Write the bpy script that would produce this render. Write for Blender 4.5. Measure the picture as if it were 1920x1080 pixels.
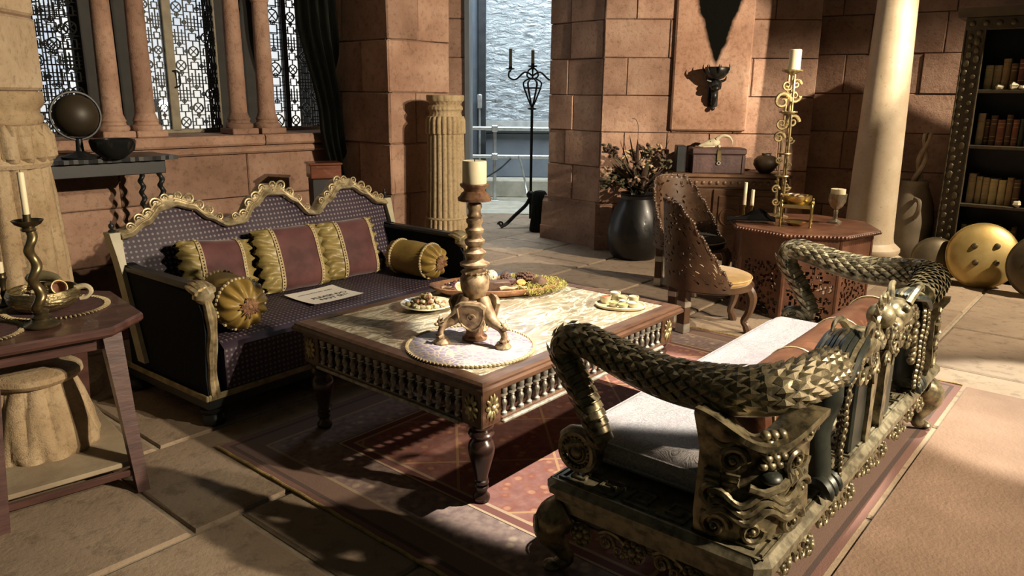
import bpy, bmesh, math, random
from mathutils import Vector, Matrix
PI = math.pi
R = math.radians
scn = bpy.context.scene
COL = scn.collection
for o in list(bpy.data.objects):
    bpy.data.objects.remove(o)

# ------------------------------------------------------------------ camera
FPX, PITCH, ROLL, CAMH = 1420.0, R(14.2), R(0.6), 1.5
cam = bpy.data.cameras.new('camera')
cam.sensor_width = 36.0
cam.lens = FPX / 1920 * 36
cam.clip_start = 0.05
camo = bpy.data.objects.new('camera', cam)
COL.objects.link(camo)
camo.matrix_world = Matrix.Translation((0, 0, CAMH)) @ Matrix.Rotation(PI / 2 - PITCH, 4, 'X') @ Matrix.Rotation(ROLL, 4, 'Z')
scn.camera = camo

# ------------------------------------------------------------------ world, exposure
scn.view_settings.view_transform = 'Standard'
scn.view_settings.look = 'None'
scn.view_settings.gamma = 1
scn.view_settings.use_curve_mapping = False
scn.view_settings.exposure = 0.0
world = bpy.data.worlds.new('world')
scn.world = world
world.use_nodes = True
world.node_tree.nodes['Background'].inputs[0].default_value = (0.60, 0.66, 0.50, 1)
world.node_tree.nodes['Background'].inputs[1].default_value = 0.034

# ------------------------------------------------------------------ lamps of the set (studio spots on the grid above)
def spot(name, loc, target, power, color, size_deg, blend=0.25, radius=0.06):
    l = bpy.data.lights.new(name, 'SPOT')
    l.energy = power
    l.color = color
    l.spot_size = R(size_deg)
    l.spot_blend = blend
    l.shadow_soft_size = radius
    o = bpy.data.objects.new(name, l)
    COL.objects.link(o)
    o.location = loc
    d = Vector(target) - Vector(loc)
    o.rotation_euler = d.to_track_quat('-Z', 'Y').to_euler()
    return o

WARM = (1.0, 0.82, 0.60)
NEUT = (1.0, 0.92, 0.78)
# all stand off to the right or on the grid overhead, where the photograph's shadows come from
spot('key_lamp_right_offscreen', (2.1, 2.55, 5.2), (0.60, 3.28, 0.2), 3200, NEUT, 24, 0.15, 0.03)      # table-top shadow on the carpet
spot('rug_lamp_right_offscreen', (4.4, 4.4, 5.0), (2.75, 3.45, 0), 3200, NEUT, 19, 0.3, 0.05)          # bright patch on the carpet end
spot('bank_lamp_right_offscreen', (5.2, 0.55, 3.1), (-1.3, 4.6, 0.9), 2000, WARM, 58, 0.5, 0.05)       # shadow of the fluted column on the pier
spot('bank_lamp_two_right_offscreen', (4.7, 0.45, 3.4), (-1.3, 4.6, 0.9), 800, WARM, 58, 0.5, 0.05)   # its paler second shadow
spot('wall_lamp_right_offscreen', (5.5, 1.8, 3.0), (1.56, 7.5, 1.60), 3400, WARM, 18, 0.4, 0.05)       # shadow of the sconce
spot('marble_lamp_right_offscreen', (6.5, 3.9, 4.5), (3.4, 6.0, 0.8), 2500, WARM, 44, 0.5, 0.05)       # lit flank of the marble column

# ------------------------------------------------------------------ pixel -> place
def ray(u, v):
    x, y = u - 960.0, 540.0 - v
    c, s = math.cos(ROLL), math.sin(ROLL)
    x, y = c * x - s * y, s * x + c * y
    return Vector((x, FPX * math.cos(PITCH) + y * math.sin(PITCH), -FPX * math.sin(PITCH) + y * math.cos(PITCH)))
def G(u, v, z=0.0):
    d = ray(u, v); t = (z - CAMH) / d.z
    return Vector((d.x * t, d.y * t))
def Dp(u, v, y):
    d = ray(u, v); t = y / d.y
    return Vector((d.x * t, y, CAMH + d.z * t))
def Zat(u, v, xy):
    d = ray(u, v); t = math.hypot(xy[0], xy[1]) / math.hypot(d.x, d.y)
    return CAMH + d.z * t
def on_line(u, v, p0, ang):
    """ray meets the vertical plane through p0 running at ang: (distance along, z)"""
    n = Vector((-math.sin(ang), math.cos(ang))); e = Vector((math.cos(ang), math.sin(ang)))
    d = ray(u, v); t = Vector(p0[:2]).dot(n) / Vector((d.x, d.y)).dot(n)
    p = Vector((d.x * t, d.y * t))
    return (p - Vector(p0[:2])).dot(e), CAMH + d.z * t

# ------------------------------------------------------------------ mesh builder
class MB:
    def __init__(s):
        s.v = []; s.f = []
    def add(s, vs, fs):
        b = len(s.v); s.v += [tuple(p) for p in vs]; s.f += [[i + b for i in q] for q in fs]; return s
    def box(s, x0, x1, y0, y1, z0, z1, M=None):
        vs = [Vector((x, y, z)) for z in (z0, z1) for y in (y0, y1) for x in (x0, x1)]
        if M: vs = [M @ p for p in vs]
        return s.add(vs, [[0, 2, 3, 1], [4, 5, 7, 6], [0, 1, 5, 4], [2, 6, 7, 3], [0, 4, 6, 2], [1, 3, 7, 5]])
    def cbox(s, x0, x1, y0, y1, z0, z1, b=0.004, M=None):
        """box with all its edges chamfered"""
        c = [Vector(((x0 + x1) / 2, (y0 + y1) / 2, (z0 + z1) / 2))][0]
        h = Vector(((x1 - x0) / 2, (y1 - y0) / 2, (z1 - z0) / 2))
        b = min(b, h.x * .9, h.y * .9, h.z * .9)
        bm = bmesh.new(); bmesh.ops.create_cube(bm, size=1)
        for p in bm.verts: p.co = Vector((p.co.x * 2 * h.x, p.co.y * 2 * h.y, p.co.z * 2 * h.z)) + c
        bmesh.ops.bevel(bm, geom=list(bm.edges), offset=b, segments=1, affect='EDGES')
        bm.verts.index_update()
        vs = [M @ p.co if M else p.co.copy() for p in bm.verts]
        fs = [[p.index for p in f.verts] for f in bm.faces]
        bm.free()
        return s.add(vs, fs)
    def loft(s, rings, cap=True, closed=True):
        n = len(rings[0]); vs = [p for r in rings for p in r]; fs = []
        for i in range(len(rings) - 1):
            for j in range(n if closed else n - 1):
                k = (j + 1) % n
                fs.append([i * n + j, i * n + k, (i + 1) * n + k, (i + 1) * n + j])
        if cap and closed:
            fs.append(list(range(n))[::-1]); fs.append([(len(rings) - 1) * n + j for j in range(n)])
        return s.add(vs, fs)
    def lathe(s, prof, n=24, c=(0, 0), fn=None, a0=0, cap=True):
        rings = []
        for r, z in prof:
            ring = []
            for j in range(n):
                a = a0 + 2 * PI * j / n
                rr = fn(a, z, r) if fn else r
                ring.append(Vector((c[0] + rr * math.cos(a), c[1] + rr * math.sin(a), z)))
            rings.append(ring)
        return s.loft(rings, cap)
    def tube(s, pts, r, n=8, cap=True, flat=1.0, up=None):
        pts = [Vector(p) for p in pts]; m = len(pts)
        rs = r if isinstance(r, (list, tuple)) else [r] * m
        rings = []; prev = None
        for i, p in enumerate(pts):
            t = (pts[min(i + 1, m - 1)] - pts[max(i - 1, 0)])
            if t.length < 1e-9: t = Vector((0, 0, 1))
            t.normalize()
            if prev is None:
                a = Vector(up) if up else (Vector((0, 0, 1)) if abs(t.z) < .9 else Vector((1, 0, 0)))
            else:
                a = prev
            a = (a - t * a.dot(t))
            if a.length < 1e-6: a = t.orthogonal()
            a.normalize(); prev = a; b = t.cross(a)
            rings.append([p + (a * math.cos(2 * PI * j / n) * flat + b * math.sin(2 * PI * j / n)) * rs[i] for j in range(n)])
        return s.loft(rings, cap)
    def prism(s, poly, z0, z1, M=None):
        n = len(poly)
        vs = [Vector((x, y, z0)) for x, y in poly] + [Vector((x, y, z1)) for x, y in poly]
        if M: vs = [M @ p for p in vs]
        return s.add(vs, [list(range(n))[::-1], [n + i for i in range(n)]] + [[i, (i + 1) % n, n + (i + 1) % n, n + i] for i in range(n)])
    def ball(s, c, r, n=12, m=8, M=None, fn=None):
        if not isinstance(r, (list, tuple)): r = (r, r, r)
        c = Vector(c); vs = [Vector((0, 0, -1))]; fs = []
        for i in range(1, m):
            ph = -PI / 2 + PI * i / m
            for j in range(n):
                th = 2 * PI * j / n
                vs.append(Vector((math.cos(ph) * math.cos(th), math.cos(ph) * math.sin(th), math.sin(ph))))
        vs.append(Vector((0, 0, 1)))
        for j in range(n): fs.append([0, 1 + (j + 1) % n, 1 + j])
        for i in range(m - 2):
            for j in range(n):
                k = (j + 1) % n
                fs.append([1 + i * n + j, 1 + i * n + k, 1 + (i + 1) * n + k, 1 + (i + 1) * n + j])
        e = len(vs) - 1
        for j in range(n): fs.append([e, 1 + (m - 2) * n + j, 1 + (m - 2) * n + (j + 1) % n])
        out = []
        for p in vs:
            q = Vector((p.x * r[0], p.y * r[1], p.z * r[2]))
            if fn: q = q * fn(p)
            out.append((M @ q if M else q) + c)
        return s.add(out, fs)
    def ring(s, c, R0, r, n=20, m=6, axis='Z', M=None):
        rings = []
        for i in range(n):
            a = 2 * PI * i / n
            rr = []
            for j in range(m):
                b = 2 * PI * j / m
                q = Vector(((R0 + r * math.cos(b)) * math.cos(a), (R0 + r * math.cos(b)) * math.sin(a), r * math.sin(b)))
                if axis == 'Y': q = Vector((q.x, q.z, q.y))
                if axis == 'X': q = Vector((q.z, q.x, q.y))
                if M: q = M @ q
                rr.append(q + Vector(c))
            rings.append(rr)
        rings.append(rings[0])
        return s.loft(rings, cap=False)
    def surf(s, fn, nu, nv, closed_u=False, flip=False):
        vs = [fn(i / nu, j / nv) for i in range(nu + (0 if closed_u else 1)) for j in range(nv + 1)]
        fs = []; w = nv + 1; cu = nu if closed_u else nu + 1
        for i in range(nu):
            for j in range(nv):
                k = (i + 1) % cu
                q = [i * w + j, k * w + j, k * w + j + 1, i * w + j + 1]
                fs.append(q[::-1] if flip else q)
        return s.add(vs, fs)
    def merge(s, o, M=None):
        return s.add([M @ Vector(p) if M else p for p in o.v], o.f)
    def xf(s, M):
        s.v = [tuple(M @ Vector(p)) for p in s.v]; return s
    def mesh(s, name, mat, smooth=True, ang=40):
        me = bpy.data.meshes.new(name)
        me.from_pydata([tuple(p) for p in s.v], [], s.f)
        bm = bmesh.new(); bm.from_mesh(me); bmesh.ops.recalc_face_normals(bm, faces=bm.faces); bm.to_mesh(me); bm.free()
        if smooth:
            me.polygons.foreach_set('use_smooth', [True] * len(me.polygons))
            me.set_sharp_from_angle(angle=R(ang))
        me.materials.append(mat)
        return me
    def build(s, name, mat, parent=None, smooth=True, ang=40, loc=None, rz=0):
        return link(name, s.mesh(name, mat, smooth, ang), parent, loc, rz)

def link(name, me, parent=None, loc=None, rz=0, M=None):
    o = bpy.data.objects.new(name, me); COL.objects.link(o)
    if parent: o.parent = parent
    if loc is not None: o.location = loc
    if rz: o.rotation_euler = (0, 0, rz)
    if M is not None: o.matrix_local = M
    return o
def tag(o, label, cat, group=None, kind=None):
    o['label'] = label; o['category'] = cat
    if group: o['group'] = group
    if kind: o['kind'] = kind
    return o
def thing(name, label, cat, loc=(0, 0, 0), rz=0, group=None):
    o = bpy.data.objects.new(name, None); COL.objects.link(o)
    o.location = loc; o.rotation_euler = (0, 0, rz); o.empty_display_size = .1
    return tag(o, label, cat, group)
def struct(o):
    o['kind'] = 'structure'; return o
def copy_tree(o, parent=None):
    c = o.copy(); COL.objects.link(c)
    if parent: c.parent = parent
    for ch in o.children: copy_tree(ch, c)
    return c
def bez(p, n=24):
    """smooth open curve through points (Catmull-Rom)"""
    p = [Vector(q) for q in p]; out = []
    for i in range(len(p) - 1):
        a = p[max(i - 1, 0)]; b = p[i]; c = p[i + 1]; d = p[min(i + 2, len(p) - 1)]
        m = max(2, n // (len(p) - 1))
        for k in range(m):
            t = k / m
            out.append(.5 * ((2 * b) + (c - a) * t + (2 * a - 5 * b + 4 * c - d) * t * t + (3 * b - a - 3 * c + d) * t ** 3))
    out.append(p[-1].copy()); return out
def interp(xs, ys, x):
    if x <= xs[0]: return ys[0]
    for i in range(len(xs) - 1):
        if x <= xs[i + 1]:
            t = (x - xs[i]) / (xs[i + 1] - xs[i]); t = t * t * (3 - 2 * t)
            return ys[i] + (ys[i + 1] - ys[i]) * t
    return ys[-1]
def spiral(r0, turns, n=22, k=.82, w=.3, sgn=1):
    """flat scroll in x,z starting at the outer end: points and radii"""
    pts = []; rs = []
    for i in range(n):
        t = i / (n - 1); a = sgn * turns * 2 * PI * t
        r = r0 * (1 - k * t)
        pts.append(Vector((r * math.cos(a), 0, r * math.sin(a)))); rs.append(r0 * w * (1 - .5 * t))
    return pts, rs
def rot(axis, deg): return Matrix.Rotation(R(deg), 4, axis)
def T(x, y, z): return Matrix.Translation((x, y, z))
def S3(x, y, z): return Matrix.Diagonal((x, y, z, 1))

# ------------------------------------------------------------------ materials
class NT:
    def __init__(s, name):
        s.m = bpy.data.materials.new(name); s.m.use_nodes = True
        s.t = s.m.node_tree; s.b = s.t.nodes['Principled BSDF']; s.L = s.t.links
        s.tc = s.n('ShaderNodeTexCoord'); s.co = s.tc.outputs['Object']
    def n(s, t, **k):
        x = s.t.nodes.new(t)
        for a, b in k.items(): setattr(x, a, b)
        return x
    def noise(s, scale, detail=5, rough=.55, vec=None, dist=0):
        x = s.n('ShaderNodeTexNoise'); x.inputs['Scale'].default_value = scale; x.inputs['Detail'].default_value = detail
        x.inputs['Roughness'].default_value = rough; x.inputs['Distortion'].default_value = dist
        s.L.new(vec or s.co, x.inputs['Vector']); return x.outputs['Fac']
    def math(s, op, a, b=None, c=None, clamp=False):
        x = s.n('ShaderNodeMath', operation=op, use_clamp=clamp)
        for i, q in enumerate((a, b, c)):
            if q is None: continue
            if isinstance(q, (int, float)): x.inputs[i].default_value = q
            else: s.L.new(q, x.inputs[i])
        return x.outputs[0]
    def sep(s, vec=None):
        x = s.n('ShaderNodeSeparateXYZ'); s.L.new(vec or s.co, x.inputs[0]); return x.outputs
    def mapping(s, scale=(1, 1, 1), rotz=0, loc=(0, 0, 0)):
        x = s.n('ShaderNodeMapping'); x.inputs['Scale'].default_value = scale
        x.inputs['Rotation'].default_value = (0, 0, rotz); x.inputs['Location'].default_value = loc
        s.L.new(s.co, x.inputs[0]); return x.outputs[0]
    def ramp(s, fac, stops, interp='LINEAR'):
        x = s.n('ShaderNodeValToRGB'); x.color_ramp.interpolation = interp
        el = x.color_ramp.elements
        while len(el) < len(stops): el.new(.5)
        for e, (p, c) in zip(el, stops):
            e.position = p; e.color = (*c, 1)
        s.L.new(fac, x.inputs[0]); return x.outputs[0]
    def mix(s, fac, a, b, mode='MIX'):
        x = s.n('ShaderNodeMix', data_type='RGBA', blend_type=mode)
        for sock, q in ((x.inputs['Factor'], fac), (x.inputs['A'], a), (x.inputs['B'], b)):
            if isinstance(q, tuple): sock.default_value = (*q, 1)
            elif isinstance(q, (int, float)): sock.default_value = q
            else: s.L.new(q, sock)
        return x.outputs['Result']
    def rnd(s, col, amt):
        oi = s.n('ShaderNodeObjectInfo')
        h = s.n('ShaderNodeHueSaturation')
        s.L.new(col, h.inputs['Color'])
        s.L.new(s.math('MULTIPLY_ADD', oi.outputs['Random'], amt * 2, 1 - amt), h.inputs['Value'])
        return h.outputs[0]
    def fin(s, col=None, rough=.6, metal=0, bump=None, bs=.3, bd=.01, **kw):
        if col is not None:
            if isinstance(col, tuple): s.b.inputs['Base Color'].default_value = (*col, 1)
            else: s.L.new(col, s.b.inputs['Base Color'])
        if isinstance(rough, (int, float)): s.b.inputs['Roughness'].default_value = rough
        else: s.L.new(rough, s.b.inputs['Roughness'])
        if isinstance(metal, (int, float)): s.b.inputs['Metallic'].default_value = metal
        else: s.L.new(metal, s.b.inputs['Metallic'])
        if bump is not None:
            x = s.n('ShaderNodeBump'); x.inputs['Strength'].default_value = bs; x.inputs['Distance'].default_value = bd
            s.L.new(bump, x.inputs['Height']); s.L.new(x.outputs[0], s.b.inputs['Normal'])
        for k, v in kw.items():
            s.b.inputs[k.replace('_', ' ')].default_value = v
        return s.m

def plain(name, c1, c2=None, scale=10, rough=.6, metal=0, bump=0, bscale=None, rnd=0, stretch=(1, 1, 1), lo=.35, hi=.65, **kw):
    t = NT(name); vec = t.mapping(stretch) if stretch != (1, 1, 1) else None
    f = t.noise(scale, vec=vec)
    col = t.ramp(f, [(lo, c1), (hi, c2 or c1)])
    if rnd: col = t.rnd(col, rnd)
    b = t.noise(bscale or scale * 3, 6, vec=vec) if bump else None
    return t.fin(col, rough, metal, b, bump, .01, **kw)

def stone_mat(name, c1, c2, c3, rnd=.18, scale=3.0, bump=.5):
    t = NT(name)
    geo = t.n('ShaderNodeNewGeometry'); P = geo.outputs['Position']
    a = t.noise(scale, 7, .6, vec=P); b = t.noise(scale * 9, 6, .7, vec=P); c = t.noise(scale * 40, 4, .6, vec=P)
    col = t.ramp(a, [(.3, c1), (.52, c2), (.72, c3)])
    pit = t.ramp(b, [(.36, (.34, .31, .29)), (.48, (1, 1, 1))])
    col = t.mix(.45, col, pit, 'MULTIPLY')
    col = t.rnd(col, rnd)
    h = t.math('ADD', t.math('MULTIPLY', b, .8), t.math('MULTIPLY', c, .35))
    return t.fin(col, .85, 0, h, bump, .02)

m_red = stone_mat('sandstone', (.25, .14, .092), (.365, .22, .152), (.455, .30, .215))
m_tan = stone_mat('buff_stone', (.36, .26, .16), (.48, .36, .23), (.56, .44, .30), .1)
m_mortar = plain('mortar', (.17, .10, .065), (.23, .15, .10), 12, .95)
m_flag = stone_mat('flagstone', (.24, .175, .12), (.32, .24, .165), (.38, .295, .205), .12, 1.4, .35)
m_grout = plain('grout', (.30, .25, .18), (.42, .36, .26), 14, .95, bump=.4)
# ================================================================== the setting
rng = random.Random(4)
def stone_mesh(w, h, d, mat, b=.007, jit=.003, rg=rng):
    """one block: face at y=0, body to y=d, chamfered and slightly uneven front"""
    xs, zs = w / 2, h / 2
    j = lambda: rg.uniform(-jit, jit)
    vs = [(-xs, d, -zs), (xs, d, -zs), (xs, d, zs), (-xs, d, zs)]
    vs += [(-xs, b + .002, -zs), (xs, b + .002, -zs), (xs, b + .002, zs), (-xs, b + .002, zs)]
    vs += [(-xs + b + j(), j(), -zs + b + j()), (xs - b + j(), j(), -zs + b + j()), (xs - b + j(), j(), zs - b + j()), (-xs + b + j(), j(), zs - b + j())]
    fs = [[4, 5, 9, 8], [5, 6, 10, 9], [6, 7, 11, 10], [7, 4, 8, 11], [8, 9, 10, 11], [0, 1, 5, 4], [1, 2, 6, 5], [2, 3, 7, 6], [3, 0, 4, 7]]
    mb = MB(); mb.add(vs, fs)
    return mb.mesh('stone_block', mat, False)
def block_wall(name, p0, deg, length, joints, thick=.35, mat=None, seed=1, wmin=.38, wmax=.85, gap=.005, proud=.012, x0=0.0, backing=True, skip=None):
    rg = random.Random(seed); mat = mat or m_red
    mb = MB().box(x0, x0 + length, .03, thick, joints[0], joints[-1])
    o = struct(mb.build(name, m_mortar, None, False, loc=(p0[0], p0[1], 0), rz=R(deg)))
    for i in range(len(joints) - 1):
        z0, z1 = joints[i], joints[i + 1]
        x = x0; k = 0
        while x < x0 + length - 1e-4:
            w = rg.uniform(wmin, wmax)
            if i % 2 and k == 0: w *= .6
            if x0 + length - (x + w) < wmin * .7: w = x0 + length - x
            k += 1
            if not (skip and skip(x + w / 2, (z0 + z1) / 2)):
                me = stone_mesh(w - gap, z1 - z0 - gap, .1, mat, rg=rg)
                link('stone_block', me, o, (x + w / 2, rg.uniform(-proud, proud * .3), (z0 + z1) / 2))
            x += w
    return o
def courses(z0, z1, h, start):
    j = [z0]; z = start
    while z > z0 + .1: z -= h
    z += h if z <= z0 + .1 else 0
    while z < z1 - .1:
        if z > z0 + .1: j.append(z)
        z += h
    j.append(z1); return j

# ---- floor of flagstones
EF = Vector((math.cos(R(50)), math.sin(R(50)))); EW = Vector((math.sin(R(50)), -math.cos(R(50))))
fl = struct(MB().box(-9, 9, -6, 14, -.12, -.012).build('floor', m_grout, None, False))
FO = Vector((-1.78, 2.46))
rf = random.Random(11)
def flag_mesh(w, d):
    mb = MB(); b = .012; j = lambda: rf.uniform(-.006, .006)
    x, y = w / 2, d / 2; t = rf.uniform(-.003, .003)
    vs = [(-x, -y, -.06), (x, -y, -.06), (x, y, -.06), (-x, y, -.06), (-x, -y, -.008), (x, -y, -.008), (x, y, -.008), (-x, y, -.008),
          (-x + b + j(), -y + b + j(), 0), (x - b + j(), -y + b + j(), 0), (x - b + j(), y - b + j(), 0), (-x + b + j(), y - b + j(), 0)]
    mb.add(vs, [[0, 1, 5, 4], [1, 2, 6, 5], [2, 3, 7, 6], [3, 0, 4, 7], [4, 5, 9, 8], [5, 6, 10, 9], [6, 7, 11, 10], [7, 4, 8, 11], [8, 9, 10, 11]])
    return mb.mesh('flagstone', m_flag, False)
row = -6; w0 = -.62 * 6 - .15
nfl = 0
while row < 11:
    d = .74; l = -4.5 + rf.uniform(0, .7)
    yc = w0 + (row + 6) * d
    while l < 12:
        w = rf.uniform(.62, 1.15)
        c = FO + EF * (l + w / 2) + EW * (yc + d / 2)
        l += w
        if c.y < .9 or c.y > 9.8 or abs(c.x) > c.y * .82 + .9: continue
        link('flagstone', flag_mesh(w - .018, d - .018), fl, (c.x, c.y, 0), R(50)); nfl += 1
    row += 1

# ---- window wall
W0 = Vector((-1.5, 6.33)); WA = 47
ww = block_wall('wall_window', W0, WA, 3.6, [0, .36, .74, 1.10], .5, seed=5, wmin=.7, wmax=1.0, x0=-3.4)
def wloc(o): o.location = (W0.x, W0.y, 0); o.rotation_euler = (0, 0, R(WA)); return o
# sill: long slabs with a roll moulding under them
sl = struct(wloc(MB().box(-3.4, .2, 0, .62, 1.10, 1.13).build('trim_1', m_red, None, False)))
x = -3.4
for w in (.95, .83, 1.0, .82):
    mb = MB()
    prof = [(-.05, 1.125), (-.062, 1.14), (-.062, 1.185), (-.05, 1.2), (.62, 1.2), (.62, 1.125)]
    mb.loft([[Vector((xx, y, z)) for y, z in prof] for xx in (x + .004, x + w - .004)])
    mb.build('sill_slab', m_red, sl, False); x += w
mb = MB().loft([[Vector((xx, y, z)) for y, z in [(-.03, 1.065), (-.045, 1.08), (-.045, 1.105), (-.03, 1.118), (.03, 1.118), (.03, 1.065)]] for xx in (-3.4, .2)])
mb.build('roll_moulding', m_red, sl, False)
# little paired columns
def small_column(x, y):
    o = wloc(bpy.data.objects.new('trim_column', None)); COL.objects.link(o); o['kind'] = 'structure'
    o.name = 'trim_2'
    o.location = Matrix.Rotation(R(WA), 3, 'Z') @ Vector((x, y, 1.2)) + Vector((W0.x, W0.y, 0))
    MB().cbox(-.105, .105, -.105, .105, 0, .045, .006).build('base_block', m_red, o, False)
    MB().lathe([(.098, .045), (.104, .06), (.098, .078), (.084, .085), (.08, .10), (.086, .112), (.078, .125), (.066, .16)], 24).build('base_ring', m_red, o)
    MB().lathe([(.066, .16), (.064, .5), (.06, .85), (.058, .97)], 24).build('shaft', m_red, o)
    MB().lathe([(.062, .97), (.07, .985), (.062, 1.0), (.07, 1.05), (.095, 1.13), (.10, 1.15)], 24).build('capital', m_red, o)
    MB().cbox(-.12, .12, -.12, .12, 1.15, 1.22, .006).build('abacus', m_red, o, False)
    return o
cols = []
for u, v in ((214, 240), (276, 240), (450, 239), (503, 238)):
    x, z = on_line(u, v, W0 + Vector((-math.sin(R(WA)), math.cos(R(WA)))) * .14, R(WA))
    small_column(x, .15); cols.append(x)
# lintel carried by the columns, out of frame above
struct(wloc(MB().box(-3.4, .2, .0, .3, 2.42, 2.9).build('trim_3', m_red, None, False)))

# ---- dark wall behind the columns with three lattice windows
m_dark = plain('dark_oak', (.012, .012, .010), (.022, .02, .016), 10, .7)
m_frame = plain('window_frame', (.20, .17, .11), (.28, .24, .16), 14, .6)
m_iron = plain('lattice_iron', (.02, .022, .02), (.035, .035, .03), 20, .5, .3)
WO = .52
def wx(u, v=150, off=WO):
    return on_line(u, v, W0 + Vector((-math.sin(R(WA)), math.cos(R(WA)))) * off, R(WA))[0]
wins = [(wx(52), wx(150)), (wx(268), wx(410)), (wx(500), wx(606))]
ZB, ZT = 1.215, 2.7
wb = MB(); edges = [-3.6] + [e for w in wins for e in w] + [.25]
for i in range(0, len(edges), 2):
    wb.box(edges[i], edges[i + 1], WO + .0, WO + .08, 1.2, 2.9)
wb.box(-3.6, .25, WO, WO + .08, 2.7, 2.9)
struct(wloc(wb.build('wall_window_rear', m_dark, None, False)))
def lattice(x0, x1, z0, z1, y, p=.105, t=.0062):
    """pierced screen: squares, small rings and crossed roundels, real bars"""
    mb = MB(); d = .006
    nx = max(1, round((x1 - x0) / p)); px = (x1 - x0) / nx; nz = max(1, round((z1 - z0) / p)); pz = (z1 - z0) / nz
    def annulus(cx, cz, r0, r1, n=14):
        vs = []
        for yy in (y - d, y + d):
            for r in (r0, r1):
                vs += [(cx + r * math.cos(2 * PI * k / n), yy, cz + r * math.sin(2 * PI * k / n)) for k in range(n)]
        fs = []
        for k in range(n):
            q = (k + 1) % n
            fs += [[k, q, n + q, n + k], [2 * n + k, 3 * n + k, 3 * n + q, 2 * n + q], [k, 2 * n + k, 2 * n + q, q], [n + k, n + q, 3 * n + q, 3 * n + k]]
        mb.add(vs, fs)
    def hb(a, b, z): mb.box(a, b, y - d, y + d, z - t / 2, z + t / 2)
    def vb(x, a, b): mb.box(x - t / 2, x + t / 2, y - d, y + d, a, b)
    for i in range(nx):
        for j in range(nz):
            cx, cz = x0 + (i + .5) * px, z0 + (j + .5) * pz
            xa, xb, za, zb = cx - px / 2, cx + px / 2, cz - pz / 2, cz + pz / 2
            k = (i + 2 * j) % 4
            if (i + j) % 2 == 0 and (j % 4 in (0, 1)) == (i % 4 in (0, 1)):
                r = px * .36; annulus(cx, cz, r - t * .8, r + t * .5)
                for s in (1, -1):
                    Mx = T(cx, y, cz) @ rot('Y', 45 * s)
                    mb.box(-r, r, -d, d, -t / 2.4, t / 2.4, Mx)
                hb(xa, cx - r, cz); hb(cx + r, xb, cz); vb(cx, za, cz - r); vb(cx, cz + r, zb)
            elif (i + j) % 2 == 1:
                s = px * .26
                hb(cx - s, cx + s, cz - s); hb(cx - s, cx + s, cz + s); vb(cx - s, cz - s, cz + s); vb(cx + s, cz - s, cz + s)
                hb(xa, cx - s, cz); hb(cx + s, xb, cz); vb(cx, za, cz - s); vb(cx, cz + s, zb)
            else:
                hb(xa, xb, cz); vb(cx, za, zb)
                hb(xa, xb, cz - pz * .25); hb(xa, xb, cz + pz * .25); vb(cx - px * .25, za, zb); vb(cx + px * .25, za, zb)
            if (i + j) % 2 == 0:
                annulus(xa, cz, px * .11, px * .11 + t * .8, 10); annulus(cx, za, px * .11, px * .11 + t * .8, 10)
            hb(xa, xb, cz - pz * .5 + pz * .25 * (1 if (i + j) % 2 else .0))
    for i in range(nx + 1): vb(x0 + i * px, z0, z1)
    return mb
for k, (x0, x1) in enumerate(wins):
    w = bpy.data.objects.new('window_%d' % (k + 1), None); COL.objects.link(w); w['kind'] = 'structure'; wloc(w)
    xm = (x0 + x1) / 2 if k == 0 else (wx(322) if k == 1 else wx(537))
    fw = .02 if k != 1 else .034
    mat = m_frame if k == 1 else m_dark
    for a, b in ((x0, x0 + .02), (xm - fw, xm + fw), (x1 - .02, x1)) if k else ((x0, x0 + .02), (x1 - .02, x1)):
        MB().cbox(a, b, WO - .02, WO + .04, ZB, ZT, .004).build('window_post', mat, w, False)
    MB().cbox(x0, x1, WO - .02, WO + .04, ZB - .015, ZB + .015, .004).build('window_rail', m_frame if k else m_dark, w, False)
    for a, b in (((x0 + .02, xm - fw), (xm + fw, x1 - .02)) if k else ((x0 + .02, x1 - .02),)):
        lattice(a, b, ZB + .015, ZT, WO + .01).build('lattice', m_iron, w, False)
    if k == 1:
        hz = 1.5 + .02
        mb = MB().tube(bez([(xm + .005, WO - .03, 1.66), (xm + .03, WO - .06, 1.65), (xm + .035, WO - .06, 1.56), (xm + .012, WO - .03, 1.54)], 12), .007, 6)
        mb.build('window_handle', m_iron, w)
        L = lattice(0, .16, ZB + .015, ZT, 0)
        L.xf(T(x1 - .01, WO - .01, 0) @ rot('Z', 218)).build('lattice', m_iron, w, False)   # leaf standing ajar
    if k == 0:
        L = lattice(0, .34, ZB + .015, ZT, 0)
        L.xf(T(x0 + .02, WO, 0) @ rot('Z', -38)).build('lattice', m_iron, w, False)
# the lit diffusion cloth hung outside the windows
t = NT('backlit_cloth'); f = t.noise(.9, 3); c = t.ramp(f, [(.35, (.62, .78, 1.0)), (.6, (1.0, .98, .9))])
t.L.new(c, t.b.inputs['Emission Color']); t.b.inputs['Emission Strength'].default_value = .85
m_sky = t.fin((.7, .7, .7), .9)
tag(wloc(MB().surf(lambda a, b: Vector((-4.6 + 5.4 * a, 1.75 + .03 * math.sin(a * 60), .2 + 3.4 * b)), 60, 2).build('diffusion_cloth', m_sky)),
    'pale backlit cloth hung outside the lattice windows', 'cloth', kind='structure')
t = NT('lamp_glow'); t.b.inputs['Emission Color'].default_value = (1, .93, .78, 1); t.b.inputs['Emission Strength'].default_value = 60
m_lamp = t.fin((1, 1, 1), .5)
lx, lz = on_line(305, 198, W0 + Vector((-math.sin(R(WA)), math.cos(R(WA)))) * 1.3, R(WA))
lp = thing('studio_lamp', 'small bright studio lamp shining through the middle lattice window', 'lamp',
           Matrix.Rotation(R(WA), 3, 'Z') @ Vector((lx, 1.3, 0)) + Vector((W0.x, W0.y, 0)), R(WA))
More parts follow.
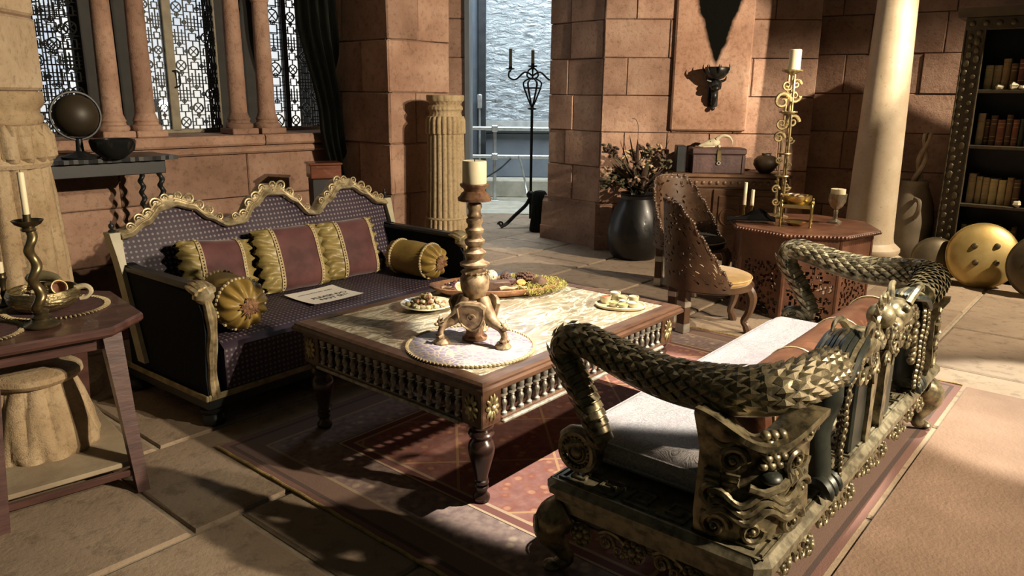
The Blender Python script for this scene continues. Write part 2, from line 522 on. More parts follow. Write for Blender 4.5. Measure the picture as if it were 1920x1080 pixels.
MB().lathe([(.0, -.02), (.05, -.02), (.055, .0), (.06, .10), (.05, .16), (.0, .17)], 20).xf(T(0, .0, lz) @ rot('X', -90)).build('lamp_housing', m_iron, lp)
MB().lathe([(.0, 0), (.048, .0), (.045, .006), (0, .008)], 20).xf(T(0, -.024, lz) @ rot('X', 90)).build('lamp_lens', m_lamp, lp)
MB().lathe([(.14, 0), (.14, .012), (.014, .02), (.014, lz - .05), (.0, lz - .05)], 16).xf(T(0, .08, 0)).build('lamp_stand', m_iron, lp)

# ---- first pier (corner towards the room)
PC = Vector((-.93, 5.82)); ZP = 2.75
jp = [0, .38, .755, 1.14, 1.52, 1.90, 2.29, ZP]
block_wall('wall_pier_front', PC, 46, .60, jp, .45, seed=21, wmin=.24, wmax=.5, proud=.006)
block_wall('wall_pier_side', PC + Vector((math.cos(R(138)), math.sin(R(138)))) * .82, -42, .82, jp, .45, seed=8, wmin=.35, wmax=.5, proud=.006)
# second, recessed jamb of the doorway
block_wall('wall_doorway', (-1.25, 7.9), 0, .76, courses(0, 3.2, .37, 1.5), .6, seed=3, wmin=.35, wmax=.5)
struct(MB().box(-.495, -.45, 7.85, 8.5, 0, 3.2).build('trim_4', plain('grey_paint', (.10, .12, .14), (.13, .15, .17), 5, .5), None, False))
# ---- second pier with a battered plinth
q0 = Vector((.30, 8.22)); q1 = Vector((.86, 7.60)); e = (q1 - q0).normalized(); a2 = math.degrees(math.atan2(e.y, e.x))
block_wall('wall_pier_second', q0 + e * .06 + Vector((.03, .03)), a2, .74, courses(.46, 3.2, .35, 1.52), .5, seed=13, wmin=.3, wmax=.55)
pl = struct(MB().box(.05, .80, .08, .5, 0, .44).build('trim_5', m_mortar, None, False, loc=(q0.x, q0.y, 0), rz=R(a2)))
prof = [(0, 0), (0, .14), (.01, .15), (.03, .40), (.055, .44), (.055, .46), (.4, .46), (.4, 0)]
MB().loft([[Vector((x, y, z)) for y, z in prof] for x in (0, .83)]).build('plinth_stone', m_red, pl, False)
prof2 = [(0, 0), (0, .14), (.01, .15), (.03, .40), (.055, .44), (.055, .46), (.4, .46), (.4, 0)]
# ---- back wall, lit; canted a little
BA = -4.0; B0 = Vector((.86, 7.62))
BL = 2.02
jb = courses(0, 3.2, .352, 1.52)
def bx(u, v): return on_line(u, v, B0, R(BA))
pxl, _ = bx(1255, 243); pxr, _ = bx(1396, 245); _, pz0 = bx(1320, 245)
wbk = block_wall('wall_back', B0, BA, BL, jb, .4, seed=34, wmin=.34, wmax=.75)
# plinth return of the second pier along the back wall
plb = MB().loft([[Vector((x, y - .10, z)) for y, z in prof2] for x in (-.03, .14)])
o = plb.build('trim_6', m_red, None, False, loc=(B0.x, B0.y, 0), rz=R(BA)); struct(o)
# ---- raised stone panel with its soot stain
t = NT('sooty_stone')
P = t.n('ShaderNodeNewGeometry').outputs['Position']
a = t.noise(3, 7, .6, vec=P); b = t.noise(24, 6, .7, vec=P)
col = t.ramp(a, [(.3, (.32, .18, .12)), (.55, (.43, .26, .18)), (.75, (.50, .33, .24))])
col = t.mix(.5, col, t.ramp(b, [(.36, (.55, .5, .46)), (.5, (1, 1, 1))]), 'MULTIPLY')
xyz = t.sep()
sw = t.math('MULTIPLY', t.math('SUBTRACT', xyz[2], .60), .36)                      # half width grows upward from the lamp
sw = t.math('ADD', sw, t.math('MULTIPLY', t.math('SUBTRACT', t.noise(7, 4), .5), .07))
dx = t.math('ABSOLUTE', t.math('SUBTRACT', xyz[0], 0.03))
mask = t.math('MULTIPLY_ADD', t.math('SUBTRACT', sw, dx), 28, .5, clamp=True)
col = t.mix(mask, col, (.004, .004, .003))
m_soot = t.fin(col, .9, 0, b, .5, .02, Specular_IOR_Level=.05)
pw = pxr - pxl; ph = 3.2 - pz0
pan = struct(MB().cbox(-pw / 2, pw / 2, -.055, .08, 0, ph, .014).build('trim_7', m_soot, None, False,
      loc=B0.to_3d() + Vector((math.cos(R(BA)) * (pxl + pxr) / 2, math.sin(R(BA)) * (pxl + pxr) / 2, pz0)), rz=R(BA)))
# ---- right wall in shadow
R0 = Vector((2.74, 7.86))
block_wall('wall_right', R0, -30, 5.2, courses(0, 3.2, .36, 1.2), .4, seed=55, wmin=.5, wmax=1.0)

# ---- beyond the doorway: service yard
m_grey = plain('grey_panel', (.17, .20, .24), (.22, .25, .29), 4, .6)
m_conc = plain('concrete', (.42, .40, .32), (.58, .55, .45), 6, .9, bump=.3)
m_dgrey = plain('dark_steel', (.03, .035, .04), (.05, .055, .06), 9, .5)
m_blue = plain('blue_grey_paint', (.13, .17, .22), (.17, .21, .26), 5, .5)
m_rail = plain('galvanised', (.55, .58, .58), (.72, .74, .72), 18, .35, .6)
wy = struct(MB().box(-3.2, 3.4, 12.0, 12.2, 0, 4.2).build('wall_yard', m_grey, None, False))
for i in range(12):
    MB().cbox(-3.2 + i * .0, 3.4, 11.975, 12.01, .27 + i * .34, .27 + i * .34 + .33, .006).build('cladding_panel', m_grey, wy, False)
struct(MB().cbox(-3.2, 3.4, 11.55, 11.97, 0, .27, .02).build('trim_8', m_conc, None, False))
struct(MB().box(-3.2, 3.4, 9.9, 11.6, -.1, .004).build('floor_yard', m_conc, None, False))
pA = Dp(868, 100, 11.4); pB = Dp(897, 100, 11.4); pC = Dp(911, 100, 11.4)
struct(MB().cbox(pA.x - 1.2, pB.x, 11.36, 11.5, 0.0, 4.0, .01).build('door_1', m_blue, None, False))
struct(MB().cbox(pB.x, pC.x, 11.3, 11.52, 0.0, 4.0, .006).build('trim_9', m_dgrey, None, False))
# crinkled foil insulation sheet
t = NT('foil'); n1 = t.noise(5, 6, .65, vec=t.mapping((1, 1, 3)), dist=.6)
m_foil = t.fin((.52, .57, .60), .32, .7, n1, 1.0, .08)
fa, fb = Dp(908, 225, 11.9), Dp(1150, 225, 11.9)
rfo = random.Random(3)
def foil(a, b):
    x = fa.x + (fb.x - fa.x) * a; z = fa.z + 2.9 * b
    y = 11.92 - .04 * (.5 + .5 * math.sin(x * 5.5 + 1.2 * math.sin(z * 2.1))) - .016 * abs(math.sin(z * 17 + 2.2 * math.sin(x * 4) + math.sin(z * 5))) - .008 * math.sin(z * 61 + 5 * math.sin(x * 9))
    return Vector((x, y, z))
tag(MB().surf(foil, 40, 110).build('foil_sheet', m_foil, None, True, 80), 'crinkled silver foil insulation sheet on the yard wall', 'foil sheet')
m_tape = plain('pale_strip', (.45, .47, .46), (.62, .64, .62), 10, .7)
tag(MB().cbox(fa.x, fb.x, 11.86, 11.95, fa.z - .16, fa.z - .005, .006).build('insulation_strip', m_tape), 'mottled pale strip below the foil sheet', 'strip')
# scaffold rail
rl = thing('scaffold_rail', 'galvanised scaffold guard rail outside the doorway', 'railing', (0, 0, 0))
for v in (240, 292):
    z = Dp(930, v, 11.25).z
    MB().tube([(-2.6, 11.12, z), (2.8, 11.12, z)], .028, 10).build('rail', m_rail, rl)
for u in (928, 770, 1100):
    x = Dp(u, 300, 11.32).x
    MB().tube([(x, 11.18, .004), (x, 11.18, 1.08)], .026, 10).build('post', m_rail, rl)
    for v in (240, 292):
        z = Dp(930, v, 11.25).z
        MB().cbox(x - .045, x + .045, 11.07, 11.23, z - .045, z + .045, .01).build('clamp', m_rail, rl, False)
    MB().cbox(x - .07, x + .07, 11.11, 11.25, .004, .016, .003).build('foot_plate', m_rail, rl, False)
cb = thing('power_switch', 'white isolator switch box on its conduit by the grey door', 'switch', (Dp(899, 190, 11.24).x, 11.24, 0))
z = Dp(899, 190, 11.24).z
MB().cbox(-.035, .035, -.0, .06, z - .10, z + .10, .012).build('switch_box', m_rail, cb)
MB().tube([(0, .03, .0), (0, .03, z - .09)], .016, 8).build('conduit', m_rail, cb)
p = [Dp(u, v, 11.085) for u, v in ((880, 338), (905, 335), (935, 318), (955, 300), (958, 297))]
tag(MB().tube(bez(p, 20), .012, 6).build('black_cable', m_dgrey), 'black cable sagging from the scaffold rail', 'cable')
p = [Dp(u, v, 11.08) for u, v in ((972, 292), (978, 310), (985, 345))] + [Vector((Dp(990, 368, 10.8).x, 10.8, .02)), Vector((Dp(975, 385, 10.2).x, 10.2, .02))]
tag(MB().tube(bez(p, 24), .014, 6).build('white_cable', m_rail), 'white cable hanging from the rail to the yard floor', 'cable')
# yard daylight lamp: an overhead work light
al = bpy.data.lights.new('yard_sky_offscreen', 'AREA'); al.energy = 300; al.size = 2.4; al.color = (.86, .95, 1.0)
ao = bpy.data.objects.new('yard_sky_offscreen', al); COL.objects.link(ao); ao.location = (.6, 10.0, 4.8); ao.rotation_euler = (R(22), 0, 0)
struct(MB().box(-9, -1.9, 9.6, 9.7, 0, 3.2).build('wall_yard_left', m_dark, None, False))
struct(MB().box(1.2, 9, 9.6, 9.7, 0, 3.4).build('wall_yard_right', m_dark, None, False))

# ---- curtain bunched at the end of the window wall
m_curt = plain('green_black_velvet', (.004, .005, .004), (.013, .015, .010), 9, .9, stretch=(6, 6, .6), Specular_IOR_Level=.15)
def curt(a, b):
    z = 2.9 - 2.62 * b
    left = interp([0, .3, .62, .84, 1], [-.40, -.36, -.20, -.10, -.02], b)
    right = .10 + .06 * b
    x = left + (right - left) * a
    y = -.10 - .035 * math.sin(a * 34 + b * 2) - .02 * math.sin(a * 71) - .08 * b
    return Vector((x, y, z))
tag(wloc(MB().surf(curt, 90, 40).build('window_curtain', m_curt, None, True, 80)), 'dark green velvet curtain drawn aside beside the stone pier', 'curtain')
# ================================================================== upholstered settee
def gilt(name, hi, lo, rough=.42, metal=.55):
    t = NT(name); f = t.noise(26, 5)
    col = t.ramp(f, [(.34, lo), (.60, hi)])          # worn leaf over dark ground, in patches of its own
    return t.fin(col, rough, metal, t.noise(70, 5), .25, .004)
m_gold = gilt('pale_gilt', (.62, .52, .32), (.26, .20, .11))
m_blackwood = plain('black_lacquer', (.010, .012, .013), (.018, .019, .02), 8, .42)
def brocade(name, on_back):
  t = NT(name); x, y, z = t.sep()
  s = x; w = z if on_back else t.math('SUBTRACT', z, y)
  k = 2 * PI / .036
  d1 = t.math('SINE', t.math('MULTIPLY', t.math('ADD', s, w), k * .72)); d2 = t.math('SINE', t.math('MULTIPLY', t.math('SUBTRACT', s, w), k * .72))
  dot = t.math('MULTIPLY_ADD', t.math('MULTIPLY', d1, d2), 4.0, -1.6, clamp=True)
  base = t.ramp(t.noise(4), [(.3, (.020, .012, .026)), (.7, (.036, .020, .034))])
  return t.fin(t.mix(dot, base, (.20, .165, .18) if on_back else (.14, .115, .105)), .62, 0, dot, .25, .004)
m_broc = brocade('diamond_brocade', False); m_brocb = brocade('diamond_brocade_back', True)
m_navy = plain('navy_cloth', (.007, .009, .014), (.011, .013, .018), 60, .85, Specular_IOR_Level=.15)
m_velv = plain('plum_velvet', (.055, .014, .014), (.12, .040, .038), 7, .75, stretch=(1, 1, 1), Sheen_Weight=.5, Sheen_Roughness=.4)
m_ochre = plain('ochre_satin', (.24, .155, .035), (.34, .23, .06), 9, .45, bump=.1, bscale=60)
m_ruff = plain('olive_gold_silk', (.20, .15, .045), (.33, .26, .10), 12, .42)
m_braid = plain('gold_braid', (.42, .33, .17), (.58, .48, .28), 60, .6, bump=.5, bscale=160)
m_brown = plain('brown_tassel', (.13, .055, .03), (.28, .15, .07), 40, .7, bump=.4, bscale=120)

SO = thing('settee', 'dark brocade settee with carved pale gilt triple-arched crest rail', 'sofa', (-1.38, 3.217, 0), R(52))
SW, SD = 1.8, .80
fr = MB().cbox(0, SW, 0.0, SD, .085, .145, .008)
fr.build('base_frame', m_blackwood, SO, False)
tr = MB()
for xx0, xx1, yy0, yy1 in ((0, SW, -.012, .0), (-.012, 0, -.012, SD), (SW, SW + .012, -.012, SD)):
    tr.cbox(xx0, xx1, yy0, yy1, .135, .165, .004)
tr.build('base_trim', plain('worn_gilt_strip', (.16, .13, .06), (.34, .29, .15), 18, .5, .3), SO, False)
for fx, fy in ((.05, .05), (SW - .05, .05), (.05, SD - .05), (SW - .05, SD - .05)):
    MB().lathe([(.045, 0), (.055, .015), (.052, .04), (.04, .055), (.055, .07), (.06, .085)], 16, (fx, fy), lambda a, z, r: r * (1 + .08 * math.cos(6 * a))).build('foot', m_blackwood, SO)
# seat: sprung, slightly domed
def seat(a, b):
    x = .10 + 1.60 * a; y = .0 + .70 * b
    e = min(a, 1 - a) * 1.6; q = min(b, 1) * .7
    z = .392 + .018 * min(1, e / .25) * min(1, q / .2)
    if q < .05: z -= (.05 - q) ** 2 * 12
    return Vector((x, y, z))
mb = MB().surf(seat, 30, 20)
mb.add([(.10, 0, .15), (1.7, 0, .15), (1.7, -.0, .362), (.10, .0, .362)], [[0, 1, 2, 3]])
mb.box(.10, 1.70, .004, .7, .145, .355)
mb.build('seat', m_broc, SO, True, 50)
# arms
def arm(x0, x1):
    out = []
    prof = [(.0, .145), (.012, .25), (-.002, .36), (-.018, .46), (-.012, .55), (.03, .61), (.10, .632), (.3, .64), (.55, .66), (.72, .68), (.72, .145)]
    MB().loft([[Vector((x, y, z)) for y, z in prof] for x in (x0 + .006, x1 - .006)]).build('arm_panel', m_navy, SO, False)
    # carved gilt stile up the front of the arm
    path = [(-.006, .15), (.006, .25), (-.01, .36), (-.03, .46), (-.028, .55), (.0, .61)]
    pts = bez([(0, y, z) for y, z in path], 20); mb = MB()
    rings = []
    for i, p in enumerate(pts):
        wv = .021 + .003 * math.sin(i * .9)
        rings.append([p + Vector(((x0 + x1) / 2 + sx * wv, dy, 0)) for sx, dy in ((-1, .012), (-.9, -.012), (-.35, -.02), (0, -.012), (.35, -.02), (.9, -.012), (1, .012))])
    mb.loft(rings); o = mb.build('arm_stile', m_gold, SO)
    # carved leaf knob rolling over the arm top
    mb = MB(); cx = (x0 + x1) / 2
    mb.ball((cx, .02, .628), (.046, .052, .040), 16, 10, fn=lambda p: 1 + .10 * math.cos(7 * math.atan2(p.x, p.z)))
    for k in range(5):
        a = -60 + 30 * k
        mb.tube(bez([(cx + .045 * math.sin(R(a)), .0, .63 + .03 * math.cos(R(a))), (cx + .05 * math.sin(R(a)), .06, .645 + .035 * math.cos(R(a))), (cx + .03 * math.sin(R(a)), .12, .65 + .02 * math.cos(R(a)))], 8), [.014, .017, .016, .015, .013, .01, .008, .006, .004][:9], 6)
    mb.build('arm_knob', m_gold, SO)
    mb = MB().cbox(x0, x1, .08, .74, .636, .672, .012); mb.xf(Matrix.Identity(4)); mb.build('arm_rail', m_blackwood, SO, False)
arm(.0, .07); arm(SW - .07, SW)
# backrest: leaning panel following the arched crest
XS = [.0, .06, .16, .26, .33, .42, .50, .60, .70, .79, .89, .98, 1.06, 1.14, 1.20, 1.30, 1.42, 1.51, 1.60, 1.70, 1.76, 1.8]
ZI = [.80, .805, .85, .915, .93, .905, .845, .795, .80, .875, .935, .93, .88, .80, .79, .85, .925, .925, .875, .81, .80, .80]
def zin(x): return interp(XS, ZI, x)
def lean(z): return .62 + (z - .39) * .30
def bk(a, b):
    x = .03 + 1.74 * a; z = .36 + (zin(x) - .36 + .012) * b
    puff = .03 * (1 - (2 * a - 1) ** 6) * (1 - (2 * b - 1) ** 4)
    return Vector((x, lean(z) - puff, z))
mb = MB().surf(bk, 70, 16)
mb.build('backrest', m_brocb, SO, True, 60)
MB().surf(lambda a, b: Vector((.03 + 1.74 * a, lean(.3 + (zin(.03 + 1.74 * a) - .3 + .02) * b) + .045, .3 + (zin(.03 + 1.74 * a) - .3 + .02) * b)), 70, 4).build('back_cover', m_navy, SO)
# crest rail: carved band whose height swells on each arch
def band(x):
    t = (x % .6) / .6
    return .026 + .036 * math.sin(PI * min(max(t, 0), 1)) ** .6
cr = MB(); rings = []
for i in range(121):
    x = .025 + 1.75 * i / 120; z0 = zin(x) - .008; h = band(x); y = lean(z0)
    rings.append([Vector((x, y - .034, z0)), Vector((x, y - .050, z0 + .010)), Vector((x, y - .040, z0 + .020)), Vector((x, y - .028, z0 + .03)), Vector((x, y - .016, z0 + h)),
                  Vector((x, y + .03, z0 + h + .006)), Vector((x, y + .05, z0 + h)), Vector((x, y + .05, z0))])
cr.loft(rings); crest = cr.build('crest_rail', m_gold, SO, True, 50)
# scrolls climbing each flank of the arches
pts, rs = spiral(.030, 1.5, 30, .86, .23)
scr = {}
for sg in (1, -1):
    mb = MB().tube([Vector((p.x * sg, p.y, p.z)) for p in pts], [r * 1.0 for r in rs], 7)
    mb.tube(bez([(sg * .034, 0, 0), (sg * .036, 0, -.022), (sg * .026, .002, -.046)], 8), [.008, .008, .008, .007, .007, .006, .005, .004, .003][:9], 6)
    scr[sg] = mb.mesh('scroll', m_gold)
for hmp in range(3):
    c = .6 * hmp + .30 + (.02 if hmp == 0 else 0)
    for sg in (1, -1):
        for k, dx in enumerate((.245, .195, .145, .095, .04)):
            x = min(max(c + sg * dx, .06), 1.74); z = zin(x) + .012 + band(x) * .66; y = lean(z) - .034
            sc = (.72, .85, .95, 1.0, .8)[k]
            link('scroll', scr[-sg], crest, M=T(x, y, z) @ rot('Y', sg * (28 if k < 4 else -20)) @ S3(sc, sc, sc))
# ribs of the carved foliage flowing along the band
rb = MB()
for hmp in range(3):
    c = .6 * hmp + .30
    for sg in (1, -1):
        for q in range(3):
            pp = []
            for k in range(14):
                x = min(max(c + sg * (.03 + .25 * k / 13), .03), 1.77); z = zin(x) + .016 + band(x) * (.16 + .2 * q) * (1 - k / 18)
                pp.append((x, lean(z) - .040 + .006 * q, z))
            rb.tube(pp, [.0058 * (1 - .6 * k / 13) for k in range(14)], 6)
rb.build('foliage_ribs', m_gold, crest)
# rear posts with little turned finials
m_bone = plain('pale_bone_paint', (.36, .33, .22), (.46, .42, .29), 14, .5)
for x in (.0, SW):
    MB().loft([[Vector((x + dx * w, lean(z) + dy, z)) for dx, dy in ((-1, -.03), (1, -.03), (1, .04), (-1, .04))] for z, w in ((.2, .016), (.66, .016), (.72, .019), (.80, .026), (.83, .028))]).build('rear_post', m_bone, SO, False)
    y = lean(.84)
    MB().lathe([(.016, .83), (.018, .838), (.008, .845), (.014, .858), (.013, .868), (.005, .876), (.003, .888), (0, .889)], 12, (x, y)).build('finial', m_blackwood, SO)

# ---- throw cushions: plum velvet between ruffled silk ends
def cushion(label, M, w, h, th, seed, lo=-.55, hi=.55, wav=1.0):
    o = bpy.data.objects.new('throw_cushion', None); COL.objects.link(o)
    tag(o, label, 'cushion', 'plum cushions on the settee')
    o.matrix_world = M
    rg = random.Random(seed); ph = rg.uniform(0, 6)
    def pos(u, v, s, ruff=0.0):
        e = max(0, 1 - abs(u) ** 3.0) * max(0, 1 - abs(v) ** 3.0)
        y = s * th * (e ** .5) * (.9 + .1 * math.sin(3 * u + ph))
        pin = 1 - .06 * (abs(u) ** 2) * (abs(v) ** 4)
        x = u * w * (1 - .05 * (1 - abs(v)) * abs(u)) * pin; z = v * h * (1 - .06 * (1 - abs(u)) * abs(v)) * pin
        if ruff:
            wv = math.sin(v * 23 + ph + 2 * math.sin(u * 9 + v * 3)) * .011 * ruff + math.sin(v * 41 + u * 8) * .005 * ruff
            y += s * wv; x += math.sin(v * 19 + ph) * .008 * ruff
        return Vector((x, y, z + h))
    def sheet(u0, u1, ruff, nu, nv):
        mb = MB()
        for s in (-1, 1):
            mb.surf(lambda a, b: pos(u0 + (u1 - u0) * a, -1 + 2 * b, s, ruff * (a if u1 > 0 else 1 - a) if ruff else 0), nu, nv, flip=s > 0)
        return mb
    sheet(lo, hi, 0, 16, 24).build('velvet_panel', m_velv, o, True, 80)
    sheet(hi, 1, 1.3 * wav, 10, 60).build('ruffle', m_ruff, o, True, 80)
    sheet(-1, lo, 1.3 * wav, 10, 60).build('ruffle', m_ruff, o, True, 80)
    for u in (lo, hi):
        b = MB()
        for du in (-.035, .035):
            b.tube([pos(u + du, -1 + 2 * k / 30, -1) + Vector((0, -.004, 0)) for k in range(31)], .0045, 6)
        n = 22
        for k in range(n):
            v = -.96 + 1.92 * k / (n - 1)
            b.ball(pos(u, v, -1) + Vector((0, -.003, 0)), (.009, .005, .0055), 8, 5)
        b.build('braid', m_braid, o)
    return o
SM = T(-1.38, 3.217, 0) @ rot('Z', 52)
cushion('plum velvet cushion with gold ruffles, next to the near gold bolster', SM @ T(.402, .475, .412) @ rot('Z', 3) @ rot('X', -20) @ rot('Y', 7), .215, .185, .085, 1)
cushion('plum velvet cushion behind the paper notice, middle of the three', SM @ T(.878, .485, .410) @ rot('Z', -2) @ rot('X', -19) @ rot('Y', 1), .222, .19, .085, 2, -.52, .66)
cushion('plum velvet cushion beside the far gold bolster', SM @ T(1.302, .482, .410) @ rot('Z', -8) @ rot('X', -20) @ rot('Y', -1), .200, .185, .08, 3, -.42, .74)

# ---- bolsters
def bolster(label, M, L, r, seed):
    o = bpy.data.objects.new('bolster', None); COL.objects.link(o); tag(o, label, 'bolster', 'gold bolsters on the settee'); o.matrix_world = M
    # axis along local y, front end at y=0
    rg = random.Random(seed)
    def body(a, b):
        th = 2 * PI * a; y = .075 + (L - .15) * b
        rr = r * (1 + .015 * math.sin(th * 3 + b * 5)) * (1 - .02 * math.cos(2 * PI * b))
        return Vector((rr * math.cos(th), y, rr * math.sin(th) + r))
    MB().surf(body, 36, 12, closed_u=True).build('cover', m_ochre, o, True, 80)
    for s, y0 in ((-1, .075), (1, L - .075)):
        def end(a, b):
            th = 2 * PI * a
            q = b * PI / 2
            rr = r * (math.cos(q) ** .55 if b < .999 else 0.0)
            yy = y0 + s * .07 * math.sin(q) ** 1.3
            pl = .012 * math.sin(11 * th + .7 * math.sin(3 * th)) * math.sin(PI * min(1, b * 1.1)) ** .8
            return Vector(((rr + pl * .3) * math.cos(th), yy + s * pl, (rr + pl * .3) * math.sin(th) + r))
        MB().surf(end, 110, 12, closed_u=True).build('gathered_end', m_ochre, o, True, 80)
        b = MB(); n = 40
        for k in range(n):
            th = 2 * PI * k / n
            b.ball((r * 1.01 * math.cos(th), y0 - s * .004, r * 1.01 * math.sin(th) + r), (.009, .009, .009), 6, 4)
        b.build('edge_cord', m_braid, o)
        b = MB()
        for k in range(16):
            a = 2 * PI * k / 16; rr = .030 if k % 2 else .02
            b.ball((rr * math.cos(a), y0 + s * .075, rr * math.sin(a) + r), .011, 6, 5)
        for k in range(24):
            a = 2 * PI * k / 24; rr = rg.uniform(.035, .055)
            b.tube([(.012 * math.cos(a), y0 + s * .085, .012 * math.sin(a) + r), (rr * math.cos(a), y0 + s * .078, rr * math.sin(a) + r - .004)], [.004, .003], 5)
        b.ball((0, y0 + s * .08, r), .013, 8, 6)
        b.build('rosette', m_brown, o)
    return o
bolster('near gold satin bolster against the settee arm by the side table', SM @ T(.245, -.005, .412) @ rot('Z', -4) @ rot('X', 0), .365, .122, 1)
bolster('far gold satin bolster against the settee arm by the fluted column', SM @ T(1.590, .04, .412) @ rot('Z', 3), .41, .105, 2)

# ---- paper notice
m_paper = plain('white_paper', (.80, .76, .66), (.86, .83, .74), 4, .8)
m_ink = plain('grey_ink', (.10, .10, .10), None, 5, .9)
pc = [(.739, .412), (1.058, .392), (1.025, .112), (.691, .116)]
no = thing('paper_notice', 'white printed paper notice lying on the settee seat', 'notice', SM @ Vector((.878, .258, .412)), R(52 - 2))
pw_, ph_ = .325, .29
MB().surf(lambda a, b: Vector(((a - .5) * pw_, (b - .5) * ph_, .0035 + .010 * (2 * b - 1) ** 2 * .6 + .004 * (2 * a - 1) ** 2)), 16, 16).build('sheet', m_paper, no)
def text_mesh(body, size, name, mat, parent, loc, extr=0.0006, rotx=0):
    cu = bpy.data.curves.new(name, 'FONT'); cu.body = body; cu.size = size; cu.align_x = 'CENTER'; cu.extrude = extr
    tmp = bpy.data.objects.new('tmp', cu); COL.objects.link(tmp)
    me = bpy.data.meshes.new_from_object(tmp.evaluated_get(bpy.context.evaluated_depsgraph_get()))
    bpy.data.objects.remove(tmp); bpy.data.curves.remove(cu)
    me.materials.clear(); me.materials.append(mat); me.name = name
    o = link(name, me, parent, loc)
    if rotx: o.rotation_euler = (rotx, 0, 0)
    return o
bpy.context.view_layer.update()
text_mesh('PLEASE DO', .046, 'lettering', m_ink, no, (.02, -.035, .0062))
text_mesh('NOT SIT!', .046, 'lettering', m_ink, no, (.02, -.085, .0068))
mb = MB(); rg = random.Random(2); x = -.115      # the first, small line cannot be read in the photograph: word-like strokes
for wl in (5, 8, 3, 6):
    for k in range(wl):
        h = rg.choice((.008, .008, .012)); mb.box(x, x + .004, .072, .072 + h, .0085, .0092); mb.box(x, x + .007, .0725, .0745, .0085, .0092); x += .0092
    x += .008
mb.build('small_print', m_ink, no, False)
# ================================================================== low marble-topped table
m_wood = plain('walnut', (.055, .026, .015), (.12, .062, .036), 5, .34, bump=.12, bscale=30, stretch=(1, 5, 5), Coat_Weight=.25, Coat_Roughness=.25)
m_darkleg = plain('ebonised_oak', (.022, .011, .009), (.045, .022, .016), 8, .28, Coat_Weight=.4, Coat_Roughness=.2)
t = NT('veined_marble'); vec = t.mapping((1, 2.6, 1), .45)
n1 = t.noise(3.2, 9, .62, vec=vec, dist=1.6); n2 = t.noise(9, 8, .6, vec=vec, dist=1.0)
v = t.math('ABSOLUTE', t.math('SUBTRACT', n1, .5))
col = t.ramp(n2, [(.30, (.17, .135, .085)), (.50, (.30, .25, .17)), (.72, (.42, .38, .27))])
col = t.mix(t.ramp(v, [(.0, (1, 1, 1)), (.045, (0, 0, 0))]), col, (.66, .63, .50))
m_marble = t.fin(col, .22, 0, None, Coat_Weight=.3, Coat_Roughness=.1)
m_balu = plain('aged_pewter_wood', (.20, .19, .155), (.46, .44, .38), 30, .42, .35, bump=.2)
TA = 49.5
CT = thing('coffee_table', 'low carved walnut table with veined marble top and baluster apron', 'table', (-.099, 2.482, .0068), R(TA))
CT.scale = (1, 1, (.515 - .0068) / .515)
TL, TW, TH = 1.455, 1.165, .515     # x along the lit long side, y along the short one
# local frame: x = 0..TL, y = 0..TW
ob = .03
lx0, ly0 = .04, .04
# moulded top frame, four mitred lengths
def frame_piece(a, b, inner_a, inner_b, name='top_rail'):
    """a->b outer corners, inner corners; profile stepped"""
    a, b, ia, ib = [Vector(q) for q in (a, b, inner_a, inner_b)]
    prof = [(0.0, .478), (-.0, .492), (.012, .500), (.012, .508), (.03, .515), (1, .515), (1, .47), (.05, .47)]
    mb = MB(); W = (ia - a).length
    rings = []
    for p, q in ((a, ia), (b, ib)):
        rings.append([Vector((*(p + (q - p) * (f if f > .2 else f / .09 * .9)), z)) if f < .2 else Vector((*q, z)) for f, z in prof])
    mb.loft(rings); return mb.build(name, m_wood, CT, False)
fw = .075
O = [(0, 0), (TL, 0), (TL, TW), (0, TW)]; I = [(fw, fw), (TL - fw, fw), (TL - fw, TW - fw), (fw, TW - fw)]
for k in range(4): frame_piece(O[k], O[(k + 1) % 4], I[k], I[(k + 1) % 4])
MB().cbox(fw, TL - fw, fw, TW - fw, .475, .513, .002).build('marble_slab', m_marble, CT, False)
# apron: corner blocks with gilt flower bosses, rails, turned balusters
A0, A1 = .335, .470
ins = .035
bwid = .105
m_boss = gilt('boss_gilt', (.50, .42, .22), (.16, .12, .05))
def boss_mesh():
    mb = MB()
    mb.ball((0, -.012, 0), (.012, .010, .014), 10, 6)
    for k in range(8):
        a = 2 * PI * k / 8; l = .034 if k % 4 == 1 or k % 4 == 3 else .028
        l = .040 if k in (2, 6) else l
        Mx = rot('Y', math.degrees(a)) @ T(l * .55, -.004, 0)
        mb.ball((0, 0, 0), 1, 8, 6, M=Mx @ S3(l * .45, .008, .009))
        mb.v[-50:] = [tuple(Vector(p)) for p in mb.v[-50:]]
    return mb
BOSS = None
def add_boss(parent, M):
    global BOSS
    if BOSS is None:
        mb = MB(); mb.ball((0, -.008, 0), (.012, .010, .012), 10, 6)
        for k in range(10):
            a = 36 * k
            sub = MB().ball((0, 0, 0), (.0145, .007, .0075), 8, 6)
            mb.merge(sub, S3(1, 1, 1.5) @ rot('Y', a) @ T(.022, -.003, 0))
        BOSS = mb.mesh('flower_boss', m_boss)
    link('flower_boss', BOSS, parent, M=M)
